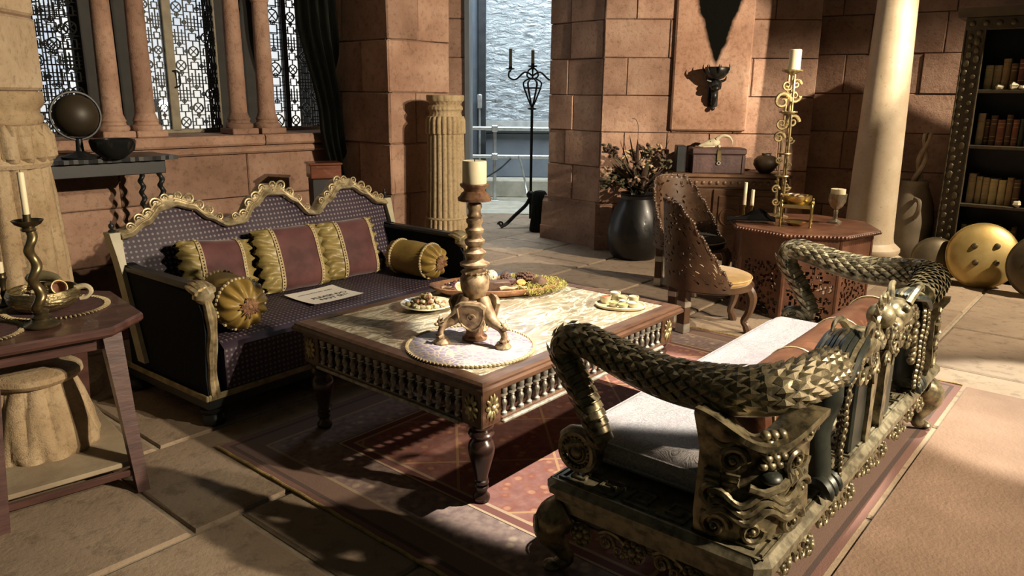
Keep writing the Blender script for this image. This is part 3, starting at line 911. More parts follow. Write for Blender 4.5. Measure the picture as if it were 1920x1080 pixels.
for cx, cy, sx, sy in ((ins, ins, 1, 1), (TL - ins, ins, -1, 1), (TL - ins, TW - ins, -1, -1), (ins, TW - ins, 1, -1)):
    x0, x1 = sorted((cx, cx + sx * bwid)); y0, y1 = sorted((cy, cy + sy * bwid))
    cbk = MB().cbox(x0, x1, y0, y1, A0 - .012, A1, .004).build('corner_block', m_wood, CT, False)
    zc = (A0 + A1) / 2 - .004
    add_boss(cbk, T((x0 + x1) / 2, y0 if sy > 0 else y1, zc) @ rot('Z', 0 if sy > 0 else 180))
    add_boss(cbk, T(x0 if sx > 0 else x1, (y0 + y1) / 2, zc) @ rot('Z', -90 if sx > 0 else 90))
    # turned leg
    lc = ((x0 + x1) / 2, (y0 + y1) / 2)
    prof = [(.016, 0), (.030, 0), (.034, .008), (.033, .02), (.024, .03), (.022, .045), (.028, .052), (.028, .062), (.023, .067), (.029, .074), (.029, .085), (.024, .09),
            (.027, .11), (.040, .16), (.050, .20), (.0515, .222), (.046, .244), (.036, .256), (.034, .262), (.046, .270), (.050, .280), (.046, .290), (.036, .296), (.040, .302), (.050, .312), (.052, .324), (.052, .33)]
    MB().lathe(prof, 24, lc).build('leg', m_darkleg, CT)
balu = MB().lathe([(.0105, 0), (.0115, .004), (.0115, .012), (.007, .017), (.006, .024), (.0095, .040), (.0115, .05), (.0095, .058), (.0055, .066), (.0085, .071), (.0055, .076), (.008, .086), (.0115, .098), (.0115, .112)], 10)
balu.ball((.0, 0, .082), (.018, .009, .007), 8, 5); balu.xf(S3(1.2, 1.2, 1))
BAL = balu.mesh('baluster', m_balu)
def apron(p0, p1, n):
    p0, p1 = Vector(p0), Vector(p1); e = (p1 - p0).normalized(); nrm = Vector((e.y, -e.x)); L = (p1 - p0).length
    Mx = Matrix(((e.x, -nrm.x, 0, p0.x), (e.y, -nrm.y, 0, p0.y), (0, 0, 1, 0), (0, 0, 0, 1)))
    MB().cbox(0, L, -.004, .03, A0 - .014, A0 + .008, .004, Mx).build('apron_rail', m_wood, CT, False)
    MB().cbox(-.0, L, -.016, .008, A0 - .016, A0 - .002, .004, Mx).build('apron_bead', m_balu, CT, False)
    MB().cbox(0, L, -.004, .03, A1 - .016, A1 + .004, .004, Mx).build('apron_rail', m_wood, CT, False)
    MB().box(0, L, .062, .072, A0, A1, Mx).build('apron_backing', m_darkleg, CT, False)
    for k in range(n):
        x = L * (k + .5) / n
        q = Mx @ Vector((x, .010, A0 + .006)); ob = link('baluster', BAL, CT, q); ob.rotation_euler = (0, 0, math.atan2(e.y, e.x))
        for s in (0,):
            pass
i2 = ins + bwid
apron((i2, ins), (TL - i2, ins), 24)
apron((ins, TW - i2), (ins, i2), 17)
apron((TL - ins, i2), (TL - ins, TW - i2), 17)
apron((TL - i2, TW - ins), (i2, TW - ins), 24)
def tl(u, v, z=TH):
    return G(u, v, z)

# ---- embroidered mat
t = NT('net_mat'); x, y, z = t.sep()
rr = t.math('SQRT', t.math('ADD', t.math('MULTIPLY', x, x), t.math('MULTIPLY', y, y)))
an = t.math('ARCTAN2', y, x)
vo = t.n('ShaderNodeTexVoronoi', feature='DISTANCE_TO_EDGE'); vo.inputs['Scale'].default_value = 34; t.L.new(t.co, vo.inputs['Vector'])
net = t.ramp(vo.outputs['Distance'], [(.05, (1, 1, 1)), (.10, (0, 0, 0))])
base = t.ramp(t.noise(9, 3), [(.35, (.20, .17, .24)), (.5, (.28, .24, .30)), (.66, (.30, .34, .36))])
col = t.mix(net, base, (.46, .38, .30))
m_mat = t.fin(col, .7, 0, vo.outputs['Distance'], .4, .004)
mc = G(883, 649, TH); MR = .258
mt = thing('embroidered_mat', 'round lilac net mat with braided rim under the tall candlestick', 'mat', (mc.x, mc.y, TH), 0)
MB().lathe([(0, .0005), (MR - .006, .0005), (MR, .003), (MR - .006, .005), (.0, .005)], 56).build('mat_cloth', m_mat, mt)
mb = MB(); n = 96
for k in range(n):
    a = 2 * PI * k / n
    mb.ball((MR * math.cos(a), MR * math.sin(a), .006), 1, 6, 4, M=rot('Z', math.degrees(a) + 50) @ S3(.012, .0055, .006))
mb.build('braided_rim', m_braid, mt)

# ---- tall bronze candlestick on a tripod base
m_bronze = gilt('brown_bronze', (.40, .29, .17), (.14, .085, .045), .5, .35)
m_cop = gilt('copper_brown', (.28, .15, .08), (.09, .045, .025), .45, .35)
cs = G(888, 640, TH) + Vector((.004, .02)); 
zt = TH + .006
CS = thing('tall_candlestick', 'tall turned bronze candlestick on a three-footed base on the round mat', 'candlestick', (cs.x, cs.y, zt), R(0))
def zc(v): return Zat(890, v, cs) - zt
def rp(px): return px * (cs.length + .0) / FPX * 1.03
prof = [(0.0, .0)]
stem = [(562, 15), (556, 20), (549, 22), (541, 26), (530, 27.5), (520, 27), (512, 22), (509, 24), (506, 17), (500, 17), (497, 27), (493, 28), (489, 19), (484, 15), (478, 18), (472, 22), (467, 15), (462, 13), (456, 18), (450, 19), (446, 14), (440, 13.5), (435, 17), (430, 17.5), (426, 13), (421, 12.5), (416, 15.5), (411, 15.5), (408, 12), (404, 14), (401, 11.5), (394, 11), (388, 14), (382, 13), (379, 9)]
MB().lathe([(rp(r), zc(v)) for v, r in stem], 28).build('stem', m_bronze, CS)
mb = MB()
for k in range(14):
    a = 2 * PI * k / 14
    mb.ball((rp(24) * math.cos(a), rp(24) * math.sin(a), zc(509.5)), rp(2.6), 6, 4)
mb.build('bead_ring', m_bronze, CS)
cup = [(378, 12), (376, 29), (371, 29.5), (366, 25), (362, 23), (358, 19), (354, 20), (350, 25), (346, 27), (344, 26), (344, 6)]
MB().lathe([(rp(r), zc(v)) for v, r in cup], 40, fn=lambda a, z, r: r * (1 + (.045 * abs(math.cos(9 * a)) if zc(377) < z < zc(360) else 0))).build('drip_cup', m_cop, CS)
# tripod: three curved legs ending in lion paws on round pads
mb = MB()
bc = [(618, 17), (610, 16), (600, 14), (590, 16), (578, 24), (568, 30), (562, 28), (558, 20)]
MB().lathe([(rp(r), zc(v)) for v, r in bc], 24, fn=lambda a, z, r: r * (1 + .10 * math.cos(3 * (a - R(-90))))).build('base_body', m_bronze, CS)
MB().lathe([(rp(24), .004), (rp(24), .012), (rp(18), .02), (rp(15), .05), (rp(14), .075)], 20).build('centre_post', m_cop, CS)
feet = [G(829, 646, TH) - cs, G(943, 655, TH) - cs]
d3 = -(feet[0].normalized() + feet[1].normalized()); d3 = d3.normalized() * .115; feet.append(d3)
for ft in feet:
    e = ft.normalized(); L = ft.length
    c = Vector((ft.x, ft.y, 0))
    MB().lathe([(.030, 0), (.033, .005), (.031, .012), (.025, .018), (.024, .024)], 20, (c.x, c.y), lambda a, z, r: r * (1 + .04 * math.cos(12 * a))).build('foot_pad', m_bronze, CS)
    E3 = Vector((e.x, e.y, 0))
    mb = MB()
    pts = [c + Vector((0, 0, .02)), c + Vector((0, 0, .05)) + E3 * .006, c + Vector((0, 0, .078)) - E3 * .012, E3 * (L * .62) + Vector((0, 0, .10)), E3 * (L * .40) + Vector((0, 0, .145)), E3 * (L * .28) + Vector((0, 0, .185))]
    mb.tube(bez(pts, 25), [.017, .016, .015, .014, .0135, .013, .013, .0135, .0145, .016, .0175, .019, .0205, .022, .0235, .025, .026, .027, .028, .028, .028, .028, .028, .027, .026, .025][:26], 10)
    for k in (-1, 0, 1):
        s = Vector((-e.y, e.x, 0)) * .011 * k
        mb.tube([c + s + Vector((0, 0, .036)), c + s * 1.4 + E3 * .02 + Vector((0, 0, .030))], [.008, .006], 6)
    mb.build('paw_leg', m_bronze, CS)
    # little beast head at the knee
    hb = MB(); hc = c + Vector((0, 0, .088)) + E3 * .006
    hb.ball(hc, (.016, .016, .017), 10, 8)
    hb.ball(hc + E3 * .017 + Vector((0, 0, -.004)), (.010, .010, .008), 8, 6)
    s = Vector((-e.y, e.x, 0))
    for q in (-1, 1):
        hb.tube([hc + s * .010 * q + Vector((0, 0, .012)), hc + s * .018 * q + Vector((0, 0, .026)) - E3 * .004], [.006, .001], 6)
        hb.tube([hc + s * .014 * q, hc + s * .03 * q + Vector((0, 0, .012)) - E3 * .006], [.007, .001], 6)
    hb.build('beast_head', m_bronze, CS)
# shield-shaped aprons between the legs
for k in range(3):
    a, b = feet[k].normalized(), feet[(k + 1) % 3].normalized(); m = (a + b).normalized()
    ang = math.degrees(math.atan2(m.y, m.x)) + 90
    poly = [(-.062, .165), (-.055, .11), (-.04, .075), (-.018, .058), (0, .05), (.018, .058), (.04, .075), (.055, .11), (.062, .165), (.04, .182), (0, .186), (-.04, .182)]
    Mx = rot('Z', ang) @ T(0, -.046, 0) @ rot('X', 14)
    sh = MB()
    rings = []
    for sc, y in ((1, .010), (1, -.004), (.88, -.010), (.80, -.004), (.5, -.008), (.2, -.010)):
        cz = .115
        rings.append([Mx @ Vector((x * sc, y, cz + (z - cz) * sc)) for x, z in poly])
    sh.loft(rings)
    p_, r_ = spiral(.02, 1.2, 16, .8, .22)
    sh.tube([Mx @ (q + Vector((0, -.012, .12))) for q in p_], r_, 6)
    sh.build('apron_shield', m_bronze, CS)
m_wax = plain('ivory_wax', (.80, .72, .48), (.86, .79, .56), 5, .5, Subsurface_Weight=.2, Subsurface_Radius=(.02, .012, .005), Subsurface_Scale=.5)
m_wick = plain('black_wick', (.006, .006, .006), None, 5, .9, Specular_IOR_Level=.1)
cd = thing('pillar_candle', 'thick ivory pillar candle on the tall bronze candlestick', 'candle', (cs.x, cs.y, zt + zc(344)), 0)
hc = zc(301) - zc(344)
MB().lathe([(0, 0), (rp(21), 0), (rp(22), .004), (rp(22), hc - .006), (rp(21), hc), (rp(18), hc - .002), (rp(6), hc - .006), (0, hc - .007)], 32).build('wax', m_wax, cd)
MB().tube([(0, 0, hc - .008), (.001, 0, hc + .006)], .0018, 5).build('wick', m_wick, cd)

# ---- plate of shells and nuts
m_plate = plain('cream_glaze', (.42, .38, .24), (.60, .55, .38), 22, .3, Coat_Weight=.4)
pcn = G(800, 577, TH)
pt = thing('serving_plate', 'small cream plate with a pierced rim heaped with shells', 'plate', (pcn.x, pcn.y, TH), 0)
PRD = .130
MB().lathe([(.0, 0), (.075, 0), (.08, .003), (PRD - .02, .016), (PRD, .022), (PRD - .006, .026), (PRD - .03, .018), (.07, .008), (0, .007)], 40, fn=lambda a, z, r: r * (1 + (.012 * math.cos(26 * a) if r > .1 else 0))).build('plate_body', m_plate, pt)
rg = random.Random(7)
mshell = [plain('shell_%d' % k, c, d, 30, .45) for k, (c, d) in enumerate((((.42, .34, .18), (.58, .50, .30)), ((.28, .22, .10), (.42, .34, .17)), ((.50, .44, .28), (.66, .60, .42)), ((.20, .20, .08), (.33, .31, .14)), ((.22, .10, .05), (.32, .17, .09))))]
def lump(r, rg, sq=1.0):
    ph = [rg.uniform(0, 6) for _ in range(3)]
    return MB().ball((0, 0, 0), (r, r * rg.uniform(.7, 1), r * rg.uniform(.6, .85) * sq), 10, 7, fn=lambda p: 1 + .12 * math.sin(5 * p.x + ph[0]) + .1 * math.sin(6 * p.y + ph[1]) + .08 * math.sin(7 * p.z + ph[2]))
def heap(name, label, cat, group, n, c, z0, rad, size, mats, seed, hmax, parts=None, ell=(1, 1)):
    rg = random.Random(seed); meshes = []; done = []
    for k, m in enumerate(mats):
        for q in range(2): meshes.append(lump(1, rg).mesh(name, m))
    out = []
    lay = [(0, int(n * .65), 1.0), (1, int(n * .26), .58), (2, n - int(n * .65) - int(n * .26), .26)]   # three layers of a heap
    spots = [(L, math.sqrt((k + .5) / m) * rad * q, k * 2.39996 + L) for L, m, q in lay for k in range(m)]
    for L, r, a in spots:
        s = size * rg.uniform(.85, 1.08)
        x, y = r * math.cos(a) * ell[0], r * math.sin(a) * ell[1]
        z = z0 + s * .66 + max(0, r - .07) * .33 + L * size * 1.35
        mi = rg.randrange(len(meshes))
        o = link(name, meshes[mi], None, M=T(c[0] + x, c[1] + y, z) @ rot('Z', rg.uniform(0, 360)) @ rot('X', rg.uniform(-15, 15)) @ S3(s, s, s))
        tag(o, label % parts[mi // 2], cat, group); out.append(o)
    return out
heap('dried_shell', '%s dried shell or nut in the heap on the cream plate', 'shell', 'shells heaped on the cream plate', 46, pcn, TH + .0105, .094, .0145, mshell, 3, .022, ('tan', 'olive brown', 'pale cream', 'green', 'dark red-brown'))

# ---- tray of little spice bowls
tcn = G(1163, 575, TH)
tr_ = thing('oval_tray', 'small oval stone tray holding spice bowls', 'tray', (tcn.x, tcn.y, TH), R(-12))
m_tray = plain('pale_horn', (.46, .36, .20), (.60, .50, .32), 12, .45)
MB().lathe([(0, 0), (.095, 0), (.104, .006), (.106, .014), (.099, .016), (.095, .010), (0, .009)], 40, fn=lambda a, z, r: r * (1 + .16 * math.cos(2 * a)) * (1 + (.01 * math.cos(30 * a) if z > .004 else 0))).build('tray_body', m_tray, tr_)
bowls = [(-.076, .020, .030, (.30, .045, .02), 'red powder', .036), (-.030, -.040, .025, (.40, .32, .07), 'olive seeds', .024), (.018, -.062, .024, (.44, .36, .08), 'yellow grains', .022), (.060, -.028, .027, (.50, .44, .30), 'pale meal', .024),
         (.062, .028, .025, (.46, .38, .18), 'tan spice', .040), (.010, .030, .026, (.42, .33, .14), 'ochre spice', .036), (-.030, .064, .026, (.52, .47, .36), 'cream flakes', .046), (.014, -.016, .020, (.55, .55, .52), 'grey salt', .028)]
for bx_, by_, br, bc_, nm, bh in bowls:
    p = Matrix.Rotation(R(-12), 3, 'Z') @ Vector((bx_, by_, 0))
    b = thing('spice_bowl', 'tiny cream bowl of %s on the oval tray' % nm, 'bowl', (tcn.x + p.x, tcn.y + p.y, TH + .010), 0, 'spice bowls on the oval tray')
    MB().lathe([(0, 0), (br * .62, 0), (br * .9, bh * .45), (br, bh), (br * .9, bh), (br * .8, bh * .6), (0, bh * .5)], 20).build('bowl_body', m_plate, b)
    MB().lathe([(0, bh * .52), (br * .8, bh * .62), (br * .87, bh * .82), (br * .5, bh * .95), (0, bh)], 18).build('spice', plain('spice', bc_, tuple(min(1, q * 1.4) for q in bc_), 80, .9, bump=.6, bscale=200), b)

# ---- long wooden platter of curiosities
oc = G(928, 546, TH); pa = math.degrees(math.atan2(*(G(1040, 538, TH) - G(810, 545, TH)).yx))
PT = thing('bark_platter', 'wide bark-edged wooden platter of curiosities behind the candlestick', 'platter', (oc.x, oc.y, TH), R(pa))
m_bark = plain('bark_rim', (.17, .07, .03), (.38, .19, .09), 14, .65, bump=.5)
rgp = random.Random(5)
PX, PY = .335, .175
def plat(a, z, r): return r
rings = []
n = 60
wob = [1 + .02 * math.sin(7 * 2 * PI * k / n) + rgp.uniform(-.012, .012) for k in range(n)]
for f, z in ((.0, .012), (.62, .012), (.70, .0), (.86, .008), (1.0, .030), (1.01, .042), (.96, .044), (.86, .026), (.6, .018), (.0, .018)):
    rings.append([Vector((PX * f * wob[k] * math.cos(2 * PI * k / n), PY * f * wob[k] * math.sin(2 * PI * k / n), z)) for k in range(n)])
MB().loft(rings, cap=False).build('platter_body', m_bark, PT)
PM = T(oc.x, oc.y, TH) @ rot('Z', pa)
def pput(name, mb, mat, label, cat, x, y, z, rz=0, rx=0, ry=0, group=None, ang=40):
    o = mb.build(name, mat, None, True, ang); o.matrix_world = PM @ T(x, y, z) @ rot('Z', rz) @ rot('X', rx) @ rot('Y', ry); return tag(o, label, cat, group)
m_twine = plain('pale_cane', (.55, .46, .30), (.72, .64, .46), 30, .6)
mb = MB(); rg = random.Random(9)
for k in range(14):
    Mx = rot('X', rg.uniform(0, 180)) @ rot('Y', rg.uniform(0, 180)); mb.ring((0, 0, 0), .030, .0032, 22, 5, M=Mx)
pput('cane_ball', mb, m_twine, 'woven pale cane ball on the bark platter', 'ball', -.005, .10, .058)
m_choc = plain('dark_brown_block', (.07, .035, .022), (.12, .065, .04), 20, .6, bump=.3)
pput('wooden_block', MB().cbox(-.062, .062, -.03, .03, 0, .052, .006), m_choc, 'rough brown wooden block on the bark platter', 'block', .005, -.065, .020, 4)
m_ring = plain('dark_seed', (.05, .022, .02), (.11, .05, .04), 25, .35)
m_plum = plain('plum_petals', (.09, .02, .05), (.17, .06, .10), 20, .6)
m_cone = plain('pine_cone_brown', (.06, .03, .018), (.14, .075, .045), 25, .6)
def cone(L, r):
    mb = MB().ball((0, 0, 0), (L * .9, r * .72, r * .72), 12, 8)
    rows = 9
    for i in range(rows):
        x = -L * .85 + 1.7 * L * i / (rows - 1); rr = r * .8 * math.sqrt(max(.05, 1 - (x / L) ** 2)); m = max(4, int(12 * rr / r))
        for k in range(m):
            a = 2 * PI * (k + .5 * (i % 2)) / m
            mb.ball((x + .004, rr * math.cos(a), rr * math.sin(a)), 1, 6, 4, M=Matrix.Rotation(a, 4, 'X') @ S3(L * .16, r * .30, r * .25))
    return mb
pput('pine_cone', cone(.045, .03), m_cone, 'dark pine cone on the platter beside the cane ball', 'pine cone', .070, .085, .050, 80)
pput('pine_cone', cone(.055, .035), m_cone, 'larger dark pine cone on the platter against the moss', 'pine cone', .165, .045, .056, -20)
pput('seed_pod', lump(.042, random.Random(4)), m_cone, 'lumpy brown seed pod on the platter amid the moss', 'seed pod', .225, -.060, .058)
pput('seed_pod', lump(.030, random.Random(6)), m_ring, 'dark round seed pod on the platter by the wooden block', 'seed pod', .085, -.005, .048)
m_orange = plain('dried_orange', (.42, .16, .03), (.60, .33, .10), 30, .6)
osl = MB().lathe([(0, -.003), (.026, -.003), (.030, 0), (.026, .004), (.0, .004)], 20, fn=lambda a, z, r: r)
o1 = pput('orange_slice', osl, m_orange, 'dried orange slice at the near rim of the bark platter', 'fruit', -.19, -.095, .052, 20, 50)
mb = MB().ring((0, 0, .003), .026, .003, 20, 5); 
for k in range(8): mb.tube([(.004 * math.cos(k * PI / 4), .004 * math.sin(k * PI / 4), .005), (.024 * math.cos(k * PI / 4), .024 * math.sin(k * PI / 4), .005)], .0012, 4)
q = mb.build('pith', m_twine, o1)
pput('orange_slice', MB().lathe([(0, -.003), (.022, -.003), (.025, 0), (.022, .004), (.0, .004)], 20), m_orange, 'dried orange slice lying on the platter by the moss', 'fruit', .13, -.045, .055, 0, 25)
stick_spots = [(-.255, -.05, .06, 15, .007), (.05, -.125, .09, 8, .010), (.12, -.105, .06, -15, .009), (-.02, .03, .06, 10, .007)]
m_stick = plain('pale_driftwood', (.36, .26, .15), (.52, .42, .27), 20, .7, stretch=(1, 6, 6))
for k, (x, y, L, rz, r) in enumerate(stick_spots):
    mb = MB().tube(bez([(-L / 2, 0, 0), (-L / 5, .006, .003), (L / 5, -.005, 0), (L / 2, .004, .002)], 12), [r * .7] + [r] * 5 + [r * .8] * 4 + [r * .5] * 3, 7)
    pput('driftwood_stick', mb, m_stick, ('short pale driftwood stick at the purple-petal end of the platter', 'longest pale driftwood stick before the wooden block', 'pale driftwood stick before the moss on the platter', 'pale driftwood stick behind the wooden block')[k], 'stick', x, y, .030 + r * 1.5, rz, group='driftwood sticks on the platter')
rg = random.Random(12)
lain = [(-.005, .10, .036), (.005, -.065, .066), (.070, .085, .040), (.165, .045, .058), (.225, -.060, .048), (.085, -.005, .036), (-.19, -.095, .032), (.13, -.045, .028), (-.255, -.05, .03), (.05, -.125, .045), (.12, -.105, .032), (-.02, .03, .034)]
def free_spot(x0, x1, y0, y1, r):
    best = None
    for _ in range(400):
        x, y = rg.uniform(x0, x1), rg.uniform(y0, y1)
        if (x / (PX * .86)) ** 2 + (y / (PY * .86)) ** 2 > 1: continue
        d = min(math.hypot(x - q[0], y - q[1]) - q[2] - r for q in lain)
        if best is None or d > best[0]: best = (d, x, y)
        if d > .001: break
    lain.append((best[1], best[2], r)); return best[1], best[2]
for k in range(26):
    x, y = free_spot(-.275, -.05, -.10, .13, .0125)
    mb = MB(); 
    mb.surf(lambda a, b: Vector(((a - .5) * .029, (b - .5) * .020 * math.sin(PI * (a * .9 + .05)), .010 * math.sin(a * 3) * (1 - (2 * b - 1) ** 2))), 6, 4)
    mb.surf(lambda a, b: Vector(((a - .5) * .029, (b - .5) * .020 * math.sin(PI * (a * .9 + .05)), -.0015 + .010 * math.sin(a * 3) * (1 - (2 * b - 1) ** 2))), 6, 4, flip=True)
    pput('dried_petal', mb, m_plum if k % 3 else m_twine, 'curled dried petal in the purple heap on the platter' if k % 3 else 'pale curled dried petal among the purple petals on the platter', 'petal', x, y, .030 + rg.uniform(0, .006), rg.uniform(0, 360), rg.uniform(-22, 22), group='purple petals on the platter' if k % 3 else 'pale petals on the platter', ang=80)
heapm = [m_ring, m_cone, mshell[4], mshell[1]]
for k in range(22):
    s = rg.uniform(.008, .0125)
    x, y = free_spot(-.04, .25, -.135, .13, s * 1.1)
    hi_ = k % 4
    pput('seed', lump(s, rg), heapm[hi_], '%s dried seed or chip scattered on the bark platter' % ('glossy black-brown', 'mid brown', 'reddish', 'olive tan')[hi_], 'seed', x, y, .021 + s * .75 + max(0, math.hypot(x / PX, y / PY) - .6) * .03, rg.uniform(0, 360), group='seeds scattered on the platter')
# moss: uncountable strands
m_moss = plain('yellow_moss', (.20, .17, .03), (.40, .36, .09), 30, .9)
mb = MB(); rg = random.Random(31)
for k in range(1500):
    a = rg.uniform(-1.15, 1.25); f = rg.uniform(.62, 1.12)
    c = Vector((PX * f * math.cos(a) * 1.0, PY * f * math.sin(a) * 1.0, rg.uniform(.020, .065) * (1.2 - .5 * f)))
    d = Vector((rg.uniform(-1, 1), rg.uniform(-1, 1), rg.uniform(-.3, .8))).normalized() * rg.uniform(.012, .028)
    mb.tube([c, c + d * .5 + Vector((0, 0, .006)), c + d], [.0012, .0014, .0005], 3)
mo = mb.build('moss_tuft', m_moss); mo.matrix_world = PM; tag(mo, 'yellow-green moss spilling over the end of the bark platter', 'moss', kind='stuff')
# ================================================================== carved dragon bench
m_drg = gilt('antique_gold_wood', (.27, .225, .13), (.05, .042, .024), .36, .5)
m_drk = plain('green_black_bronze', (.018, .022, .018), (.045, .05, .038), 12, .4, .3)
m_plt = gilt('worn_gold_board', (.24, .21, .135), (.085, .073, .045), .45, .3)
DA = 50.4
DB = thing('dragon_bench', 'carved antique gold bench whose arms and back are scaled dragons', 'bench', (.66, 1.70, .0068), R(DA))
DL, DW, DZ = 2.08, .73, .33
def chamf(x0, x1, y0, y1, c): return [(x0 + c, y0), (x1 - c, y0), (x1, y0 + c), (x1, y1 - c), (x1 - c, y1), (x0 + c, y1), (x0, y1 - c), (x0, y0 + c)]
def step_slab(levels):
    mb = MB(); rings = []
    for i, z in levels:
        rings.append([Vector((x, y, z)) for x, y in chamf(i, DL - i, i, DW - i, .035)])
    return mb.loft(rings)
bp = step_slab([(.045, .215), (.03, .225), (.03, .262), (.012, .270), (.012, .285), (.0, .292), (.0, .312), (.012, .322), (.02, .330)]).build('base_plate', m_plt, DB, False)
step_slab([(.055, .19), (.05, .2), (.05, .216)]).build('base_under', m_drk, DB, False)
# raised Greek-key motifs round the border of the plate
key = MB(); w = .0085
def kb(x0, x1, y0, y1): key.box(x0, x1, y0, y1, 0, .007)
kb(-.045, .045, -.045, -.045 + w); kb(-.045, -.045 + w, -.045, .045); kb(-.045, .03, .045 - w, .045); kb(.03 - w, .03, -.015, .045); kb(-.02, .03, -.015, -.015 + w); kb(-.02, -.02 + w, -.015, .02)
KEY = key.mesh('key_motif', m_plt, False)
n = 19
for k in range(n):
    link('key_motif', KEY, bp, M=T(.085 + (DL - .17) * k / (n - 1), .075, DZ) @ S3(1 if k % 2 else -1, 1, 1))
for k in range(1, 6):
    link('key_motif', KEY, bp, M=T(.085, .075 + .114 * k, DZ) @ rot('Z', -90) @ S3(1 if k % 2 else -1, 1, 1))
    link('key_motif', KEY, bp, M=T(DL - .085, .075 + .114 * k, DZ) @ rot('Z', 90))
gr = MB()
for i in (.024, .134):
    P4 = [(i, i), (DL - i, i), (DL - i, DW - i), (i, DW - i)]
    for a, b in zip(P4, P4[1:] + P4[:1]):
        gr.box(min(a[0], b[0]) - .003, max(a[0], b[0]) + .003, min(a[1], b[1]) - .003, max(a[1], b[1]) + .003, DZ, DZ + .003)
gr.build('border_line', m_plt, bp, False)
# carved apron: flowers and clouds hanging under the plate
def scroll_mb(r0, turns=1.3, w=.30, sg=1):
    p, r = spiral(r0, turns, 22, .85, w, sg); return MB().tube(p, r, 7)
fm = MB(); fm.ball((0, -.012, 0), (.014, .012, .014), 10, 6)
for k in range(8):
    fm.merge(MB().ball((0, 0, 0), (.013, .009, .011), 8, 5), rot('Y', 45 * k) @ T(.024, -.006, 0))
fm.merge(MB().ring((0, 0, 0), .036, .006, 16, 5, 'Y'), Matrix.Identity(4))
FLW = fm.mesh('apron_flower', m_drg)
sm = scroll_mb(.028, 1.4, .30); sm.merge(scroll_mb(.022, 1.2, .3, -1), T(.045, 0, -.012)); sm.tube(bez([(-.03, 0, .02), (0, .0, .035), (.04, 0, .03), (.07, 0, .012)], 12), .008, 6)
SCR = sm.mesh('apron_scroll', m_drg)
n = 18
for k in range(n):
    x = .16 + (DL - .32) * k / (n - 1); dz = .022 * math.sin(k * 1.7) - .01
    link('apron_flower' if k % 2 else 'apron_scroll', FLW if k % 2 else SCR, bp, M=T(x, .044, .183 + dz) @ rot('X', -8))
for k in range(6):
    y = .13 + (DW - .26) * k / 5; dz = -.02 * abs(k - 2.5) / 2.5
    link('apron_flower' if k % 2 else 'apron_scroll', FLW if k % 2 else SCR, bp, M=T(.044, y, .185 + dz) @ rot('Z', -90) @ rot('X', -8))
ap = MB()
for k in range(2):
    pass
prof = [(x, .20 - .055 * (1 - abs(math.cos(x * 4.6)) ** .7)) for x in [.1 + (DL - .2) * i / 60 for i in range(61)]]
ap.add([(x, .052, .218) for x, z in prof] + [(x, .052, z) for x, z in prof] + [(x, .075, .218) for x, z in prof] + [(x, .075, z) for x, z in prof],
       [[i, i + 1, 62 + i, 61 + i] for i in range(60)] + [[122 + i, 183 + i, 184 + i, 123 + i] for i in range(60)] + [[61 + i, 62 + i, 184 + i, 183 + i] for i in range(60)])
ap.build('apron_board', m_drg, DB, True)
ap = MB(); prof = [(y, .20 - .05 * (1 - abs(math.cos(y * 6)) ** .7)) for y in [.1 + (DW - .2) * i / 30 for i in range(31)]]
ap.add([(.052, y, .218) for y, z in prof] + [(.052, y, z) for y, z in prof] + [(.075, y, .218) for y, z in prof] + [(.075, y, z) for y, z in prof],
       [[i, i + 1, 32 + i, 31 + i] for i in range(30)] + [[62 + i, 93 + i, 94 + i, 63 + i] for i in range(30)] + [[31 + i, 32 + i, 94 + i, 93 + i] for i in range(30)])
ap.build('apron_board', m_drg, DB, True)
# cabriole legs with a scroll knee
for cx, cy, sx, sy in ((.06, .06, -1, -1), (DL - .06, .06, 1, -1), (DL - .06, DW - .06, 1, 1), (.06, DW - .06, -1, 1)):
    d = Vector((sx, sy, 0)).normalized(); c = Vector((cx, cy, 0))
    pts = bez([c + Vector((0, 0, .215)), c + d * .035 + Vector((0, 0, .19)), c + d * .05 + Vector((0, 0, .14)), c + d * .015 + Vector((0, 0, .08)), c - d * .005 + Vector((0, 0, .04)), c + d * .03 + Vector((0, 0, .018))], 20)
    rs = [.055, .058, .06, .062, .064, .064, .062, .058, .052, .046, .04, .035, .031, .028, .026, .025, .025, .025, .024, .022, .018]
    mb = MB().tube(pts, rs[:len(pts)], 10)
    mb.ball(c + d * .045 + Vector((0, 0, .018)), (.03, .03, .018), 12, 6)
    lg = mb.build('leg', m_drg, DB)
    s = scroll_mb(.034, 1.5, .26)
    Mx = T(*(c + d * .098 + Vector((0, 0, .165)))) @ rot('Z', math.degrees(math.atan2(d.y, d.x)) + 90)
    MB().merge(s, Mx).build('knee_scroll', m_drg, lg)

